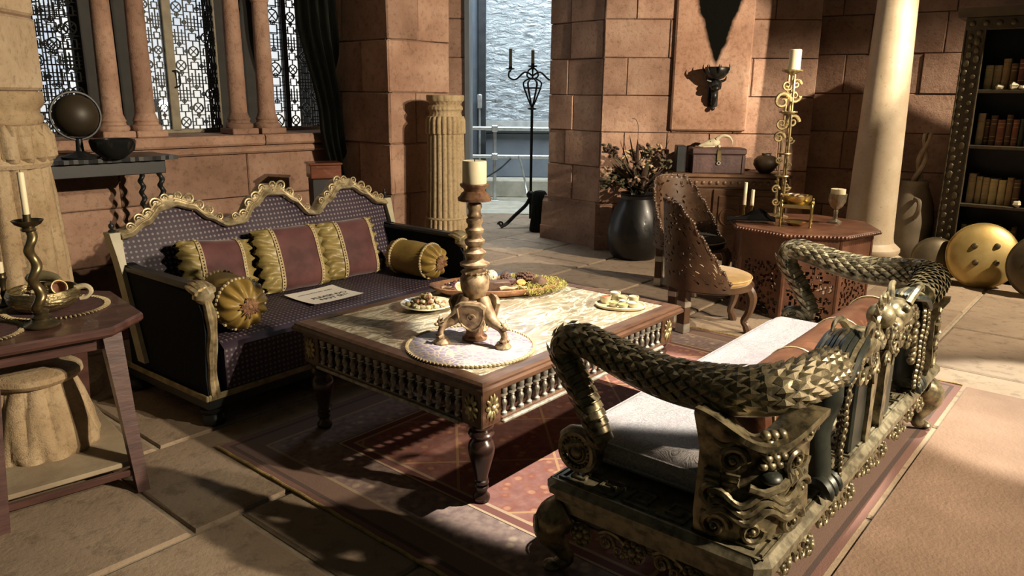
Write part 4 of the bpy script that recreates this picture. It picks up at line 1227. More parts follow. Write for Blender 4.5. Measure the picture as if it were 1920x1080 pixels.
# ---- a dragon: arm, scales, belly plates. side=0 near end, 1 far end (mirrored in x)
def dragon_path():
    P = []
    cy, cz = .650, .418
    n = 22                                   # coil, from the eye outwards; its rim touches the plate
    for i in range(n):
        t = i / (n - 1); a = R(60) - t * R(600)
        r = .012 + .046 * t
        P.append((.10 - .002 * t, cy + r * math.cos(a + PI), cz + r * math.sin(a + PI), .016 + .015 * t))
    main = [(.10, .578, .475, .034), (.10, .612, .545, .036), (.10, .658, .62, .038), (.10, .706, .685, .040), (.10, .728, .742, .043), (.10, .69, .775, .046), (.10, .61, .765, .050), (.10, .49, .738, .055), (.10, .37, .722, .060),
            (.10, .26, .725, .064), (.115, .16, .735, .066), (.16, .085, .745, .066), (.25, .05, .748, .064), (.37, .04, .742, .060), (.50, .04, .73, .056)]
    pts = bez([Vector(m[:3]) for m in main], 96)
    m = len(pts); nseg = (m - 1) / (len(main) - 1)
    rs = [main[min(int(i / nseg), len(main) - 1)][3] * (1 - (i / nseg) % 1) + main[min(int(i / nseg) + 1, len(main) - 1)][3] * ((i / nseg) % 1) for i in range(m)]
    return [Vector(p[:3]) for p in P], [p[3] for p in P], pts, rs
coil, cr_, body, br_ = dragon_path()
SCL = MB(); SCL.add([(-.5, 0, 0), (0, -.55, .05), (.62, 0, .34), (0, .55, .05), (.05, 0, .30)], [[0, 1, 4], [1, 2, 4], [2, 3, 4], [3, 0, 4], [0, 3, 2, 1]])
SCL = SCL.mesh('scale', m_drg, False)
for side in (0, 1):
    MM = Matrix.Identity(4) if side == 0 else T(DL, 0, 0) @ S3(-1, 1, 1)
    mb = MB().tube([MM @ p for p in coil + body], cr_ + br_, 14)
    arm_o = mb.build('dragon_arm', m_drg, DB)
    # flat cheeks of the coil, ringed with beads
    for s in (-1, 1):
        mb = MB(); cc = Vector((.10 + s * .022, .650, .418))
        mb.ring(MM @ cc, .060, .012, 26, 6, 'X'); mb.ball(MM @ cc, (.016, .024, .024), 12, 8)
        for k in range(20):
            a = 2 * PI * k / 20; mb.ball(MM @ (cc + Vector((s * .010, .047 * math.cos(a), .047 * math.sin(a)))), .0055, 6, 4)
        mb.ring(MM @ (cc + Vector((s * .006, 0, 0))), .031, .005, 20, 5, 'X')
        mb.build('coil_rosette', m_drg, arm_o)
    # frames along the body
    fr_ = []
    m = len(body)
    for i in range(m):
        t = (body[min(i + 1, m - 1)] - body[max(i - 1, 0)]).normalized()
        xdir = Vector((1, 0, 0))
        if i > m * .68: xdir = Vector((0, 1, 0)).lerp(Vector((1, 0, 0)), max(0, 1 - (i - m * .68) / (m * .16)))
        b = (xdir - t * xdir.dot(t)).normalized()
        nrm = b.cross(t) if True else None
        # outer normal: away from the loop (front/up)
        fr_.append((t, b, nrm))
    # belly plates on the inner face of the descending neck
    L = [0]
    for i in range(1, m): L.append(L[-1] + (body[i] - body[i - 1]).length)
    def at(s):
        for i in range(1, m):
            if L[i] >= s:
                f = (s - L[i - 1]) / (L[i] - L[i - 1]); return i, body[i - 1].lerp(body[i], f), br_[i]
        return m - 1, body[-1], br_[-1]
    def inner(i):   # points to the hollow of the loop
        t, b, nrm = fr_[i]
        q = t.cross(Vector((1, 0, 0)))      # in the arm plane
        return q
    k = 0; s = .005
    while s < .34:
        i, p, r = at(s); t, b, _ = fr_[i]
        cdir = -(Vector((0, 1, 0)).cross(t).cross(t)) if False else None
        q = Vector((0, -t.z, t.y)).normalized()        # perpendicular to the path in the y-z plane
        if q.y > 0: q = -q                              # towards the settee back (hollow side)
        if p.z > .74: q = Vector((0, -.5, -1)).normalized()
        q = (q - t * q.dot(t)).normalized(); bb = t.cross(q)
        rings = []
        for dt, rr in ((-.011, 1.02), (-.010, 1.17), (.009, 1.10), (.011, 1.0)):
            rings.append([MM @ (p + t * dt + (q * math.cos(a) + bb * math.sin(a)) * r * rr) for a in [R(-88 + 176 * j / 12) for j in range(13)]])
        MB().loft(rings, cap=False, closed=False).build('belly_plate', m_drg, arm_o, True, 30)
        s += .024; k += 1
    # scales over the outer / upper side
    s = .0; rowi = 0; stuff = MB()
    smax = L[-1]
    cnt = 0
    while s < smax - .01:
        i, p, r = at(s); t, b, _ = fr_[i]
        if s < .34:
            q = Vector((0, -t.z, t.y)).normalized(); q = -q if q.y > 0 else q
            if p.z > .74: q = Vector((0, -.5, -1)).normalized()
            q = -(q - t * q.dot(t)).normalized(); span = 88
        else:
            q = Vector((0, 0, 1)); q = (q - t * q.dot(t)).normalized(); span = 112
        bb = t.cross(q); step = .034; na = max(4, int(2 * R(span) * r / .027))
        for j in range(na):
            a = R(-span + 2 * span * (j + .5 * (rowi % 2)) / (na - .5))
            nn = q * math.cos(a) + bb * math.sin(a); tt = t; ss = nn.cross(tt)
            w = 2 * R(span) * r / na
            Mx = Matrix(((tt.x * .042, ss.x * w * .98, nn.x * .036, 0), (tt.y * .042, ss.y * w * .98, nn.y * .036, 0), (tt.z * .042, ss.z * w * .98, nn.z * .036, 0), (0, 0, 0, 1)))
            Mx.translation = p + nn * (r * .97)
            if side == 0 and cnt < 300:
                o = link('scale', SCL, arm_o); o.matrix_local = Mx; cnt += 1
            else:
                sub = MB(); sub.v = [tuple(v.co) for v in SCL.vertices]; sub.f = [list(f.vertices) for f in SCL.polygons]
                stuff.merge(sub, MM @ Mx)
        s += step * .8; rowi += 1
    if stuff.v:
        o = stuff.build('scales', m_drg, arm_o, False); o['kind'] = 'stuff'
    # ---- corner panel of clouds, curving from the end round to the back
    A, C1, Bq = Vector((.035, .225)), Vector((.025, .03)), Vector((.27, .012))
    def cur(f): return A * (1 - f) ** 2 + C1 * 2 * f * (1 - f) + Bq * f * f
    def pan_pt(f, z, d=0):
        p = cur(f); q = cur(min(1, f + .01)) - cur(max(0, f - .01)); q.normalize(); nn = Vector((q.y, -q.x))
        if nn.dot(Vector((-1, -1))) < 0: nn = -nn
        p = p + nn * d
        return MM @ Vector((p.x, p.y, z))
    zt_ = lambda f: .66 + .035 * math.cos(f * 2 * PI) - .02 * f
    mb = MB()
    nf = 24
    outer = []
    for i in range(nf + 1):
        f = i / nf
        wdt = 0
        outer.append([pan_pt(f, .333, .0), pan_pt(f, .40, .012), pan_pt(f, .50, .004), pan_pt(f, .58, .0), pan_pt(f, .63, .018), pan_pt(f, zt_(f), .045), pan_pt(f, zt_(f) + .018, .045), pan_pt(f, zt_(f) + .012, -.05), pan_pt(f, .333, -.06)])
    mb.loft(outer); cpn = mb.build('cloud_panel', m_drg, DB, True, 35)
    def relief(path, r, name='cloud_scroll'):
        MB().tube([pan_pt(f, z, d) for f, z, d in path], r, 7).build(name, m_drg, cpn)
    def cl(f, z, r, turns=1.5, sg=1, d=.012):
        p, rs_ = spiral(r, turns, 22, .86, .28, sg)
        relief([(f + q.x / .36, z + q.z, d) for q in p], rs_)
        MB().ball(pan_pt(f, z, d + .004), r * .26, 8, 6).build('cloud_eye', m_drg, cpn)
    for f, z, r, sg in ((.16, .378, .042, 1), (.46, .372, .036, -1), (.82, .378, .042, 1), (.14, .470, .042, -1), (.88, .470, .034, 1), (.80, .560, .044, -1), (.26, .575, .040, 1), (.92, .625, .032, 1), (.18, .640, .030, -1)):
        cl(f, z, r, 1.5, sg)
    for k in range(3):
        relief([(.12 + .72 * j / 20, .415 + .026 * k + .018 * math.sin(j * .62 + k * .4) , .016) for j in range(21)], .0115, 'wave_ridge')
    for k in range(4):
        relief([(.70 + .05 * k, .485 + .01 * k, .014), (.73 + .05 * k, .51 + .005 * k, .02), (.72 + .05 * k, .535, .016)], [.009, .010, .006], 'flame_tongue')
    relief([(.40, .50, .012), (.52, .488, .02), (.66, .50, .02), (.74, .515, .012)], .014, 'eye_lid')
    MB().merge(MB().ball((0, 0, 0), 1, 14, 8), Matrix.Identity(4))
    e = pan_pt(.58, .525, .004); MB().ball(e, (.034, .034, .018), 14, 8).build('socket', m_drk, cpn)
    for r_i in range(5):
        for k in range(3):
            f = .50 + .07 * k + .035 * (r_i % 2); z = .56 + .022 * r_i
            MB().ball(pan_pt(f, z, .006), (.016, .016, .013), 8, 5).build('cloud_scale', m_drg, cpn)
    for z0, z1 in ((.44, .41), (.53, .505)):
        for k in range(2):
            relief([(.06 + .14 * k, z0, .008), (.18 + .14 * k, z0, .012), (.18 + .14 * k, z1 + .0, .012), (.06 + .14 * k, z1, .008)], .007, 'cloud_bar')
    # ---- clawed leg holding up the back
    def b3(x, y, z): return MM @ Vector((x, y, z))
    x = .485
    mb = MB().tube(bez([b3(x, .055, .72), b3(x + .01, .06, .62), b3(x - .01, .065, .52), b3(x, .055, .42), b3(x, .05, .35)], 20), [.055, .056, .058, .06, .062, .06, .056, .052, .05, .05, .05, .05, .05, .05, .05, .05, .05, .05, .05, .048, .046], 12)
    lg = mb.build('claw_leg', m_drk, DB)
    for k in (-1, 0, 1):
        MB().tube(bez([b3(x + .03 * k, .05, .375), b3(x + .036 * k, .015, .378), b3(x + .04 * k, -.01, .35), b3(x + .04 * k, -.02, .335)], 9), [.022, .024, .024, .023, .022, .02, .017, .012, .005, .003][:10], 8).build('claw', m_drk, lg)
    ch = MB()
    for k in range(17):
        z = .36 + .021 * k
        for q in (0, 1):
            ch.merge(MB().ball((0, 0, 0), (.013, .010, .014), 6, 5), T(*b3(x + .04 + .017 * q + .01 * math.sin(k * .9), -.006 + .012 * q, z + .01 * q)) @ rot('Y', 25 if q else -25))
    ch.build('scaled_edge', m_drg, lg)
    # ---- mane, head, horns
    hd = MB()
    hd.ball(b3(.80, .055, .725), (.085, .055, .055), 16, 10, fn=lambda p: 1 + .06 * math.sin(9 * p.x) * math.sin(8 * p.z))
    hd.ball(b3(.885, .05, .70), (.055, .045, .034), 14, 8)
    hd.ball(b3(.89, .05, .662), (.045, .036, .016), 12, 6)
    for q in (-1, 1):
        hd.ball(b3(.835, .05 + .036 * q, .755), (.018, .016, .016), 10, 7)
        hd.tube(bez([b3(.79, .05 + .03 * q, .765), b3(.74, .05 + .045 * q, .81), b3(.69, .05 + .05 * q, .815), b3(.66, .05 + .05 * q, .79)], 12), [.016, .015, .015, .014, .013, .012, .011, .010, .009, .008, .007, .005, .003][:13], 7)
        hd.ball(b3(.93, .05 + .022 * q, .715), (.013, .012, .012), 8, 6)
        hd.tube(bez([b3(.92, .05 + .03 * q, .69), b3(.96, .02 * q + .05, .66), b3(.95, .05 + .03 * q, .62), b3(.91, .05 + .03 * q, .60), b3(.92, .05 + .03 * q, .56)], 16), [.008] * 8 + [.006] * 9, 6)
    hdo = hd.build('dragon_head', m_drg, DB)
    for k in range(9):
        f = k / 8; y0 = .0 + .115 * f
        mb = MB().tube(bez([b3(.74 - .03 * abs(f - .5), y0 * .8 + .015, .775), b3(.68, y0, .79 - .05 * abs(f - .45)), b3(.60, y0 * 1.05 - .004, .775 - .07 * abs(f - .4)), b3(.53, y0 * 1.1 - .006, .725 - .06 * abs(f - .4)), b3(.50, y0 * 1.1, .68)], 16), [.008] + [.0135] * 10 + [.012] * 3 + [.010, .008, .005], 7)
        mb.build('mane_strand', m_drk if k % 3 != 1 else m_drg, hdo)
    # ---- lower scrollwork and pillar of the back
    sw_ = MB()
    for cx_, cz_, r_, sg in ((.70, .655, .045, 1), (.78, .63, .038, -1), (.86, .60, .04, 1), (.93, .645, .034, -1), (.66, .59, .034, -1), (.97, .59, .034, 1)):
        p_, r2 = spiral(r_, 1.5, 22, .86, .28, sg)
        sw_.tube([b3(cx_ + q.x, .03, cz_ + q.z) for q in p_], r2, 7)
        sw_.ball(b3(cx_, .024, cz_), r_ * .3, 8, 6)
    for k in range(7):
        z = .64 - .025 * k
        sw_.ball(b3(.60 + .012 * math.sin(k), .02, z), (.020, .016, .018), 8, 6)
    sw_.build('back_scrollwork', m_drg, hdo)
    mb = MB().cbox(.80, .95, .035, .085, .333, .66, .008); mb.v = [tuple(MM @ Vector(p)) for p in mb.v]
    mb.build('back_pillar', m_drk, DB, False)
    mb = MB().loft([[b3(.955 + dx * w_, .022 + dy, z) for dx, dy in ((-1, 0), (1, 0), (1, .03), (-1, .03))] for z, w_ in ((.334, .02), (.36, .03), (.46, .024), (.54, .034), (.62, .022))])
    mb.build('back_tongue', m_drg, DB, True)
# centre pearl among flames
cx_ = DL / 2
pm_ = MB().ball((cx_, .05, .765), .048, 18, 12)
for k in range(9):
    a = R(-20 + 27.5 * k)
    pm_.tube(bez([(cx_ + .05 * math.cos(a), .05, .765 + .05 * math.sin(a)), (cx_ + .075 * math.cos(a + .25), .045, .765 + .075 * math.sin(a + .25)), (cx_ + .105 * math.cos(a - .1), .05, .765 + .09 * math.sin(a - .1))], 8), [.015, .014, .013, .012, .010, .008, .006, .004, .002][:9], 6)
pm_.build('flaming_pearl', m_drg, DB)
rl_ = MB().tube(bez([(.48, .05, .68), (.7, .055, .66), (1.04, .055, .70), (1.38, .055, .66), (1.6, .05, .68)], 28), .034, 10)
rl_.build('back_rail', m_drg, DB)
lo_ = MB()
for k in range(15):
    x = .62 + .06 * k
    p_, r2 = spiral(.03, 1.4, 18, .85, .3, 1 if k % 2 else -1)
    lo_.tube([(x + q.x, .022, .69 + .02 * math.sin(k * 1.1) + q.z) for q in p_], r2, 6)
lo_.build('crest_carving', m_drg, DB)
# ---- loose upholstery
t = NT('white_paisley_brocade'); n1 = t.noise(16, 4, .5, dist=2.2)
wv = t.math('SINE', t.math('MULTIPLY', n1, 55)); pat = t.math('MULTIPLY_ADD', wv, .8, .45, clamp=True)
tint = t.ramp(t.noise(5, 3), [(.5, (.38, .36, .36)), (.66, (.34, .28, .30))])
m_wbro = t.fin(t.mix(pat, tint, (.26, .245, .25)), .65, 0, pat, .3, .003)
def rbox(x0, x1, y0, y1, z0, z1, r, nx=24, ny=12):
    mb = MB(); rings = []
    def outline(ins):
        out = []
        for cx, cy, a0 in ((x1 - r, y1 - r, 0), (x0 + r, y1 - r, 90), (x0 + r, y0 + r, 180), (x1 - r, y0 + r, 270)):
            for k in range(5):
                a = R(a0 + 22.5 * k); out.append((cx + (r - ins) * math.cos(a), cy + (r - ins) * math.sin(a)))
        return out
    h = z1 - z0; rr = min(h / 2, r * .98)
    for k in range(7):
        a = -PI / 2 + PI / 2 * k / 6; rings.append([Vector((x, y, z0 + rr + rr * math.sin(a))) for x, y in outline(rr - rr * math.cos(a))])
    for k in range(7):
        a = PI / 2 * k / 6; rings.append([Vector((x, y, z1 - rr + rr * math.sin(a))) for x, y in outline(rr - rr * math.cos(a))])
    return mb.loft(rings)
DM = T(.66, 1.70, 0) @ rot('Z', DA)
sq = thing('bench_mattress', 'thick white brocade seat mattress on the dragon bench', 'cushion', (.66, 1.70, .0068), R(DA))
rbox(.165, DL - .165, .17, .735, .334, .462, .066).build('mattress_cover', m_wbro, sq)
pp = MB(); 
for z in (.372, .43):
    out = []
    for cx, cy, a0 in ((DL - .231, .669, 0), (.231, .669, 90), (.231, .236, 180), (DL - .231, .236, 270)):
        for k in range(7): out.append(Vector((cx + .0635 * math.cos(R(a0 + 15 * k)), cy + .0635 * math.sin(R(a0 + 15 * k)), z)))
    out.append(out[0]); pp.tube(out, .0045, 6)
pp.build('piping', m_wbro, sq)
m_leather = plain('chestnut_leather', (.075, .028, .014), (.13, .055, .028), 7, .36, bump=.15, bscale=40)
lr = thing('leather_bolster', 'long chestnut leather bolster along the dragon bench back', 'bolster', (.66, 1.70, .0068), R(DA))
mb = MB(); rings = []
for x, r in [(.30, .0), (.305, .07), (.32, .09), (.36, .098), (.75, .102), (1.04, .10), (1.33, .102), (1.72, .098), (1.76, .09), (1.775, .07), (1.78, .0)]:
    rings.append([Vector((x, .245 + max(r, .002) * math.cos(2 * PI * k / 24), .565 + max(r, .002) * math.sin(2 * PI * k / 24))) for k in range(24)])
mb.loft(rings).build('leather_cover', m_leather, lr)
m_pip = plain('gold_piping', (.25, .19, .09), (.36, .29, .15), 50, .5)
for x in (.36, .80, 1.28, 1.72): MB().ring((x, .245, .565), .101, .005, 28, 6, 'X').build('piping', m_pip, lr)
# ================================================================== carpet
t = NT('red_carpet'); x, y, z = t.sep()
CW, CLn = 3.02, 2.32      # along EF, along EW
dx = t.math('MINIMUM', x, t.math('SUBTRACT', CW, x)); dy = t.math('MINIMUM', y, t.math('SUBTRACT', CLn, y))
ed = t.math('MINIMUM', dx, dy)
def lat(k, w):
    a = t.math('ABSOLUTE', t.math('SUBTRACT', t.math('FRACT', t.math('MULTIPLY', t.math('ADD', x, y), k)), .5))
    b = t.math('ABSOLUTE', t.math('SUBTRACT', t.math('FRACT', t.math('MULTIPLY', t.math('SUBTRACT', x, y), k)), .5))
    return t.math('LESS_THAN', t.math('MINIMUM', a, b), w)
field = t.ramp(t.noise(22, 5, .6), [(.34, (.17, .055, .035)), (.52, (.26, .10, .06)), (.66, (.32, .16, .11))])
flo = t.n('ShaderNodeTexVoronoi'); flo.inputs['Scale'].default_value = 16; t.L.new(t.co, flo.inputs['Vector'])
fl2 = t.ramp(flo.outputs['Distance'], [(.18, (.40, .24, .16)), (.30, (.22, .07, .05)), (.5, (.20, .10, .10))])
field = t.mix(.55, field, fl2)
field = t.mix(lat(1.7, .014), field, (.36, .21, .11))
brd = t.mix(.5, t.ramp(t.noise(30, 4), [(.35, (.14, .09, .075)), (.6, (.30, .22, .17))]), t.ramp(flo.outputs['Distance'], [(.15, (.42, .33, .24)), (.32, (.16, .11, .11))]))
band = t.ramp(ed, [(.0, (.19, .10, .08)), (.03, (.09, .06, .05)), (.05, (.17, .105, .08)), (.14, (.30, .22, .15)), (.155, (0, 0, 0)), (.36, (.38, .28, .18)), (.375, (.15, .06, .05)), (.41, (.36, .26, .17)), (.425, (.2, .2, .2))], 'CONSTANT')
isb = t.math('MULTIPLY', t.math('GREATER_THAN', ed, .155), t.math('LESS_THAN', ed, .36))
isf = t.math('GREATER_THAN', ed, .425)
col = t.mix(isb, band, brd); col = t.mix(isf, col, field)
pile = t.noise(180, 3, .6)
m_rug = t.fin(col, .95, 0, t.math('ADD', t.math('MULTIPLY', pile, .5), t.noise(12, 3)), .5, .006)
RC = Vector((-1.275, 3.03))
rug = thing('carpet', 'worn red patterned carpet spread under the low table and dragon bench', 'carpet', (RC.x, RC.y, 0), R(50))
def rugz(x, y): return .0052 + .0008 * math.sin(x * 5) * math.sin(y * 4)
mb = MB().surf(lambda a, b: Vector((CW * a, -CLn * b, rugz(CW * a, CLn * b))), 60, 60)
mb2 = MB().surf(lambda a, b: Vector((CW * a, CLn * b, rugz(CW * a, CLn * b))), 60, 60)
mo = mb2.build('pile', m_rug, rug); mo.scale = (1, -1, 1)
MB().box(0, CW, -CLn, 0, .001, .004).build('backing', plain('jute', (.22, .16, .08), (.30, .23, .12), 40, .9), rug, False)
m_edge = plain('gold_selvedge', (.30, .21, .07), (.46, .34, .13), 30, .8, bump=.6, bscale=90)
MB().tube([(-.004, -CLn * k / 60, .006 + .002 * math.sin(k * 1.3)) for k in range(61)], .007, 7).build('selvedge', m_edge, rug)
MB().tube([(CW + .004, -CLn * k / 60, .006 + .002 * math.sin(k * 1.3)) for k in range(61)], .007, 7).build('selvedge', m_edge, rug)
# second, plain faded carpet behind the bench
rg2 = thing('faded_carpet', 'plain faded pink-brown carpet behind the dragon bench', 'carpet', (RC.x, RC.y, 0), R(50))
m_pink = plain('faded_pink_pile', (.23, .15, .10), (.30, .20, .14), 3, .95, bump=.5, bscale=60)
MB().cbox(0, CW, -4.6, -CLn - .022, .001, .006, .002).build('pile', m_pink, rg2, False)
# red runner behind the settee
rn = thing('runner', 'plain dark red runner on the floor between settee and window wall', 'carpet', (-2.95, 3.75, 0), R(47))
MB().cbox(0, 1.9, .12, .62, .001, .006, .002).build('pile', plain('dull_red_pile', (.10, .03, .025), (.16, .06, .045), 30, .95, bump=.4, bscale=150), rn, False)

# ================================================================== big carved column at the left, stone shaft above
cb_ = Dp(22, 520, 3.62); CX, CY = cb_.x, cb_.y
BC = thing('carved_column', 'tall pale column carved with long reed bundles beside the side table', 'column', (CX, CY, 0), 0)
def reeds(a, z, r, n=15, d=.085): return r * (1 - d + d * 2 * abs(math.sin(n * a / 2)) ** .6)
m_reed = stone_mat('carved_limewood', (.34, .235, .125), (.46, .34, .20), (.54, .42, .27), .06, 5)
MB().lathe([(.34, 0), (.34, .07), (.31, .08), (.30, .12), (.27, .15)], 32).build('base', m_reed, BC)
prof = [(.255, .15), (.25, .35), (.24, .7), (.225, 1.0), (.212, 1.17)]
MB().lathe(prof, 240, fn=lambda a, z, r: reeds(a + .15 * math.sin(z * 4) * .3, z, r, 17, .07) + .004 * math.sin(z * 30 + 5 * math.sin(a * 7))).build('reeded_shaft', m_reed, BC)
MB().lathe([(.235, 1.15), (.245, 1.17), (.238, 1.19), (.232, 1.2)], 60).build('binding', m_reed, BC)
MB().lathe([(.232, 1.18), (.246, 1.2), (.242, 1.3), (.226, 1.345), (.215, 1.35)], 240, fn=lambda a, z, r: reeds(a + .25 * math.sin(z * 22), z, r, 21, .09)).build('sheaf', m_reed, BC)
MB().lathe([(.215, 1.35), (.225, 1.36), (.228, 1.385), (.215, 1.40), (.218, 1.42), (.235, 1.44), (.24, 1.47), (.238, 1.50)], 64, fn=lambda a, z, r: r * (1 + .012 * math.sin(18 * a + z * 30))).build('capital', m_reed, BC)
# stone shaft standing on the capital: block by block
sh = struct(MB().box(-.17, .17, -.17, .17, 1.502, 3.2).build('wall_left_pier', m_mortar, None, False, loc=(CX, CY, 0), rz=R(5)))
z = 1.50
for h in (.34, .4, .42, .5):
    for k, (w, d) in enumerate(((.44, .44),)):
        mb = MB().cbox(-.185, .185, -.185, .185, z + .005, z + h - .005, .012)
        mb.build('stone_block', m_tan, sh, False)
    z += h

# ================================================================== side table at the left
m_red_wood = plain('plum_brown_wood', (.055, .022, .018), (.105, .048, .038), 5, .42, bump=.1, stretch=(1, 6, 6), Coat_Weight=.15)
LA = 42; LC = Vector((-1.898, 2.825))
ST = thing('side_table', 'plum brown octagonal side table with splayed legs and low shelf', 'table', (LC.x, LC.y, 0), R(LA))
h = .37; c = .15; top = [(h, -h + c), (h, h - c), (h - c, h), (-h + c, h), (-h, h - c), (-h, -h + c), (-h + c, -h), (h - c, -h)]
ZT_ = .65
def octo(s): return [(x * s, y * s) for x, y in top]
mb = MB(); mb.loft([[Vector((x, y, z)) for x, y in octo(s)] for s, z in ((.975, ZT_ - .038), (.985, ZT_ - .034), (1.0, ZT_ - .026), (1.0, ZT_ - .008), (.985, ZT_))])
mb.build('table_top', m_red_wood, ST, False)
legs = []
for sx in (-1, 1):
    for sy in (-1, 1):
        t0 = Vector((sx * .20 + .03, sy * .27, ZT_ - .04)); f0 = Vector((sx * .232 + .01, sy * .425, 0))
        rings = [[p + Vector((dx, dy, 0)) for dx, dy in ((-w, -w), (w, -w), (w, w), (-w, w))] for p, w in ((f0, .022), (f0.lerp(t0, .5), .026), (t0, .034))]
        MB().loft(rings).build('leg', m_red_wood, ST, False); legs.append((sx, sy, f0, t0))
for a, b in (((-.2, -.27), (.24, -.27)), ((-.2, .27), (.24, .27)), ((-.2, -.27), (-.2, .27)), ((.24, -.27), (.24, .27))):
    mb = MB(); x0, x1 = sorted((a[0], b[0])); y0, y1 = sorted((a[1], b[1]))
    mb.cbox(x0 - .008, x1 + .008, y0 - .008, y1 + .008, ZT_ - .105, ZT_ - .036, .003); mb.build('apron', m_red_wood, ST, False)
m_shelf = plain('pale_worn_shelf', (.26, .20, .13), (.38, .31, .21), 5, .7, bump=.25, bscale=25)
MB().cbox(-.27, .27, -.375, .375, .085, .105, .004).build('shelf', m_shelf, ST, False)
for sy in (-1, 1): MB().cbox(-.23, .25, sy * .40 - .012, sy * .40 + .012, .06, .085, .003).build('stretcher', m_red_wood, ST, False)
for sx in (-1, 1): MB().cbox(sx * .235 - .002, sx * .235 + .022, -.40, .40, .055, .085, .003).build('stretcher', m_red_wood, ST, False)
def lt(x, y, z): return T(LC.x, LC.y, 0) @ rot('Z', LA) @ T(x, y, z)
# carved stone fragment on the shelf
q = lt(.0, .02, .1055).translation
fr2 = thing('stone_fragment', 'pale carved capital fragment with a rolled rim under the side table', 'stone fragment', tuple(q), 0)
MB().lathe([(.20, 0), (.205, .03), (.19, .12), (.165, .22), (.145, .27), (.14, .285)], 200, fn=lambda a, z, r: reeds(a + .3 * math.sin(z * 9), z, r, 13, .06)).build('reeded_bell', m_reed, fr2)
MB().lathe([(.14, .28), (.165, .288), (.178, .305), (.176, .325), (.155, .337), (.0, .34)], 48, fn=lambda a, z, r: r * (1 + .02 * math.sin(5 * a))).build('rolled_rim', m_reed, fr2)

# cloth runner with a fringed edge
m_cloth = plain('plum_cloth', (.06, .025, .025), (.11, .05, .045), 30, .85)
def doily(name, label, x, y, r, ell, rz, nf):
    M0 = lt(x, y, ZT_ + .0005)
    o = bpy.data.objects.new(name, None); COL.objects.link(o); tag(o, label, 'mat'); o.matrix_world = M0 @ rot('Z', rz)
    MB().lathe([(0, 0), (r, 0), (r, .003), (0, .003)], 48, fn=lambda a, z, q: q).xf(S3(ell, 1, 1)).build('cloth', m_cloth, o, False)
    mb = MB()
    for k in range(nf):
        a = 2 * PI * k / nf
        p = Vector((r * ell * math.cos(a), r * math.sin(a), .003)); e = Vector((math.cos(a), math.sin(a), 0))
        mb.tube([p - e * .004, p + e * .010 + Vector((0, 0, .001)), p + e * .019], [.0035, .0055, .002], 5)
    mb.build('fringe', m_braid, o)
    return o
doily('fringed_mat', 'plum fringed mat under the hammered brass bowl', .125, .055, .175, 1.0, 0, 70)
doily('fringed_mat', 'plum mat with twisted fringe under the barley-twist candlestick', -.185, -.14, .15, 1.0, 0, 60)
# barley-twist brass candlestick
m_brass = plain('aged_brass', (.16, .115, .05), (.36, .28, .14), 12, .34, .85)
m_dbrass = plain('dark_brass', (.07, .055, .03), (.18, .14, .075), 12, .36, .8)
ZS = ZT_ + .0045
bq = G(80, 610, ZS) ; 
def twist(name, label, xy, z0, H, r, u):
    o = thing(name, label, 'candlestick', (xy[0], xy[1], z0), 0)
    MB().lathe([(0, 0), (r * 2.3, 0), (r * 2.4, .006), (r * 2.2, .012), (r * 1.5, .018), (r * 1.25, .028), (r * 1.35, .036), (r * .95, .045), (r * 1.1, .055), (r * .8, .062)], 28).build('base', m_dbrass, o)
    def tw(a, b):
        z = .06 + (H - .095) * b; th = 2 * PI * a; ph = z / (H) * 2 * PI * 3.6
        cx, cy = r * .38 * math.cos(ph), r * .38 * math.sin(ph)
        f = 1 - .15 * b
        return Vector(((cx + r * .78 * math.cos(th)) * f, (cy + r * .78 * math.sin(th)) * f, z))
    MB().surf(tw, 18, 90, closed_u=True).build('twisted_stem', m_brass, o, True, 60)
    MB().lathe([(r * .8, H - .04), (r * 1.0, H - .034), (r * .75, H - .026), (r * 1.6, H - .014), (r * 2.0, H), (r * 1.95, H + .001), (r * 1.5, H - .011), (r * .5, H - .012), (r * .5, H + .022), (r * .42, H + .022), (r * .42, H - .01)], 28).build('drip_pan', m_dbrass, o)
    return o
hh = Zat(52, 413, bq) - ZS
twist('twist_candlestick', 'tall barley-twist brass candlestick on the side table', bq, ZS, hh, .026, 0)
cw = thing('taper_candle', 'slim cream candle in the barley-twist candlestick', 'candle', (bq.x, bq.y, ZS + hh - .011), 0)
ch_ = Zat(40, 322, bq) - ZS - hh + .010
MB().lathe([(0, 0), (.0108, 0), (.0112, ch_ - .004), (.010, ch_), (.004, ch_ - .003), (0, ch_ - .003)], 16).xf(Matrix.Shear('XY', 4, (.0, 0))).build('wax', m_wax, cw)
MB().tube([(0, 0, ch_ - .004), (0, 0, ch_ + .008)], .0014, 5).build('wick', m_wick, cw)
# hammered brass bowl and its contents
q = lt(.085, .06, ZS).translation
hb = thing('hammered_bowl', 'hammered brass bowl with a bone handle on the side table', 'bowl', tuple(q), 0)
t = NT('hammered_brass'); n1 = t.noise(34, 4, vec=t.mapping((1, 1, 3.5)))
m_ham = t.fin(t.ramp(n1, [(.3, (.22, .17, .08)), (.7, (.50, .42, .24))]), .3, .9, n1, .8, .01)
MB().lathe([(0, 0), (.07, 0), (.105, .012), (.128, .04), (.132, .065), (.124, .084), (.118, .085), (.122, .064), (.118, .042), (.10, .02), (0, .012)], 44).build('bowl_body', m_ham, hb)
mb = MB().tube(bez([(.112, .03, .08), (.148, .042, .085), (.166, .046, .066), (.15, .04, .04), (.126, .032, .035)], 16), [.011] * 10 + [.008] * 7, 7); mb.build('handle', plain('bone', (.45, .38, .24), (.58, .5, .34), 20, .5), hb)
m_clay = plain('terracotta', (.20, .085, .05), (.32, .16, .10), 14, .6)
p = Vector(q) + Vector((.045, .02, .075))
jar = thing('clay_beaker', 'small terracotta beaker lying in the hammered bowl', 'beaker', tuple(p), 0)
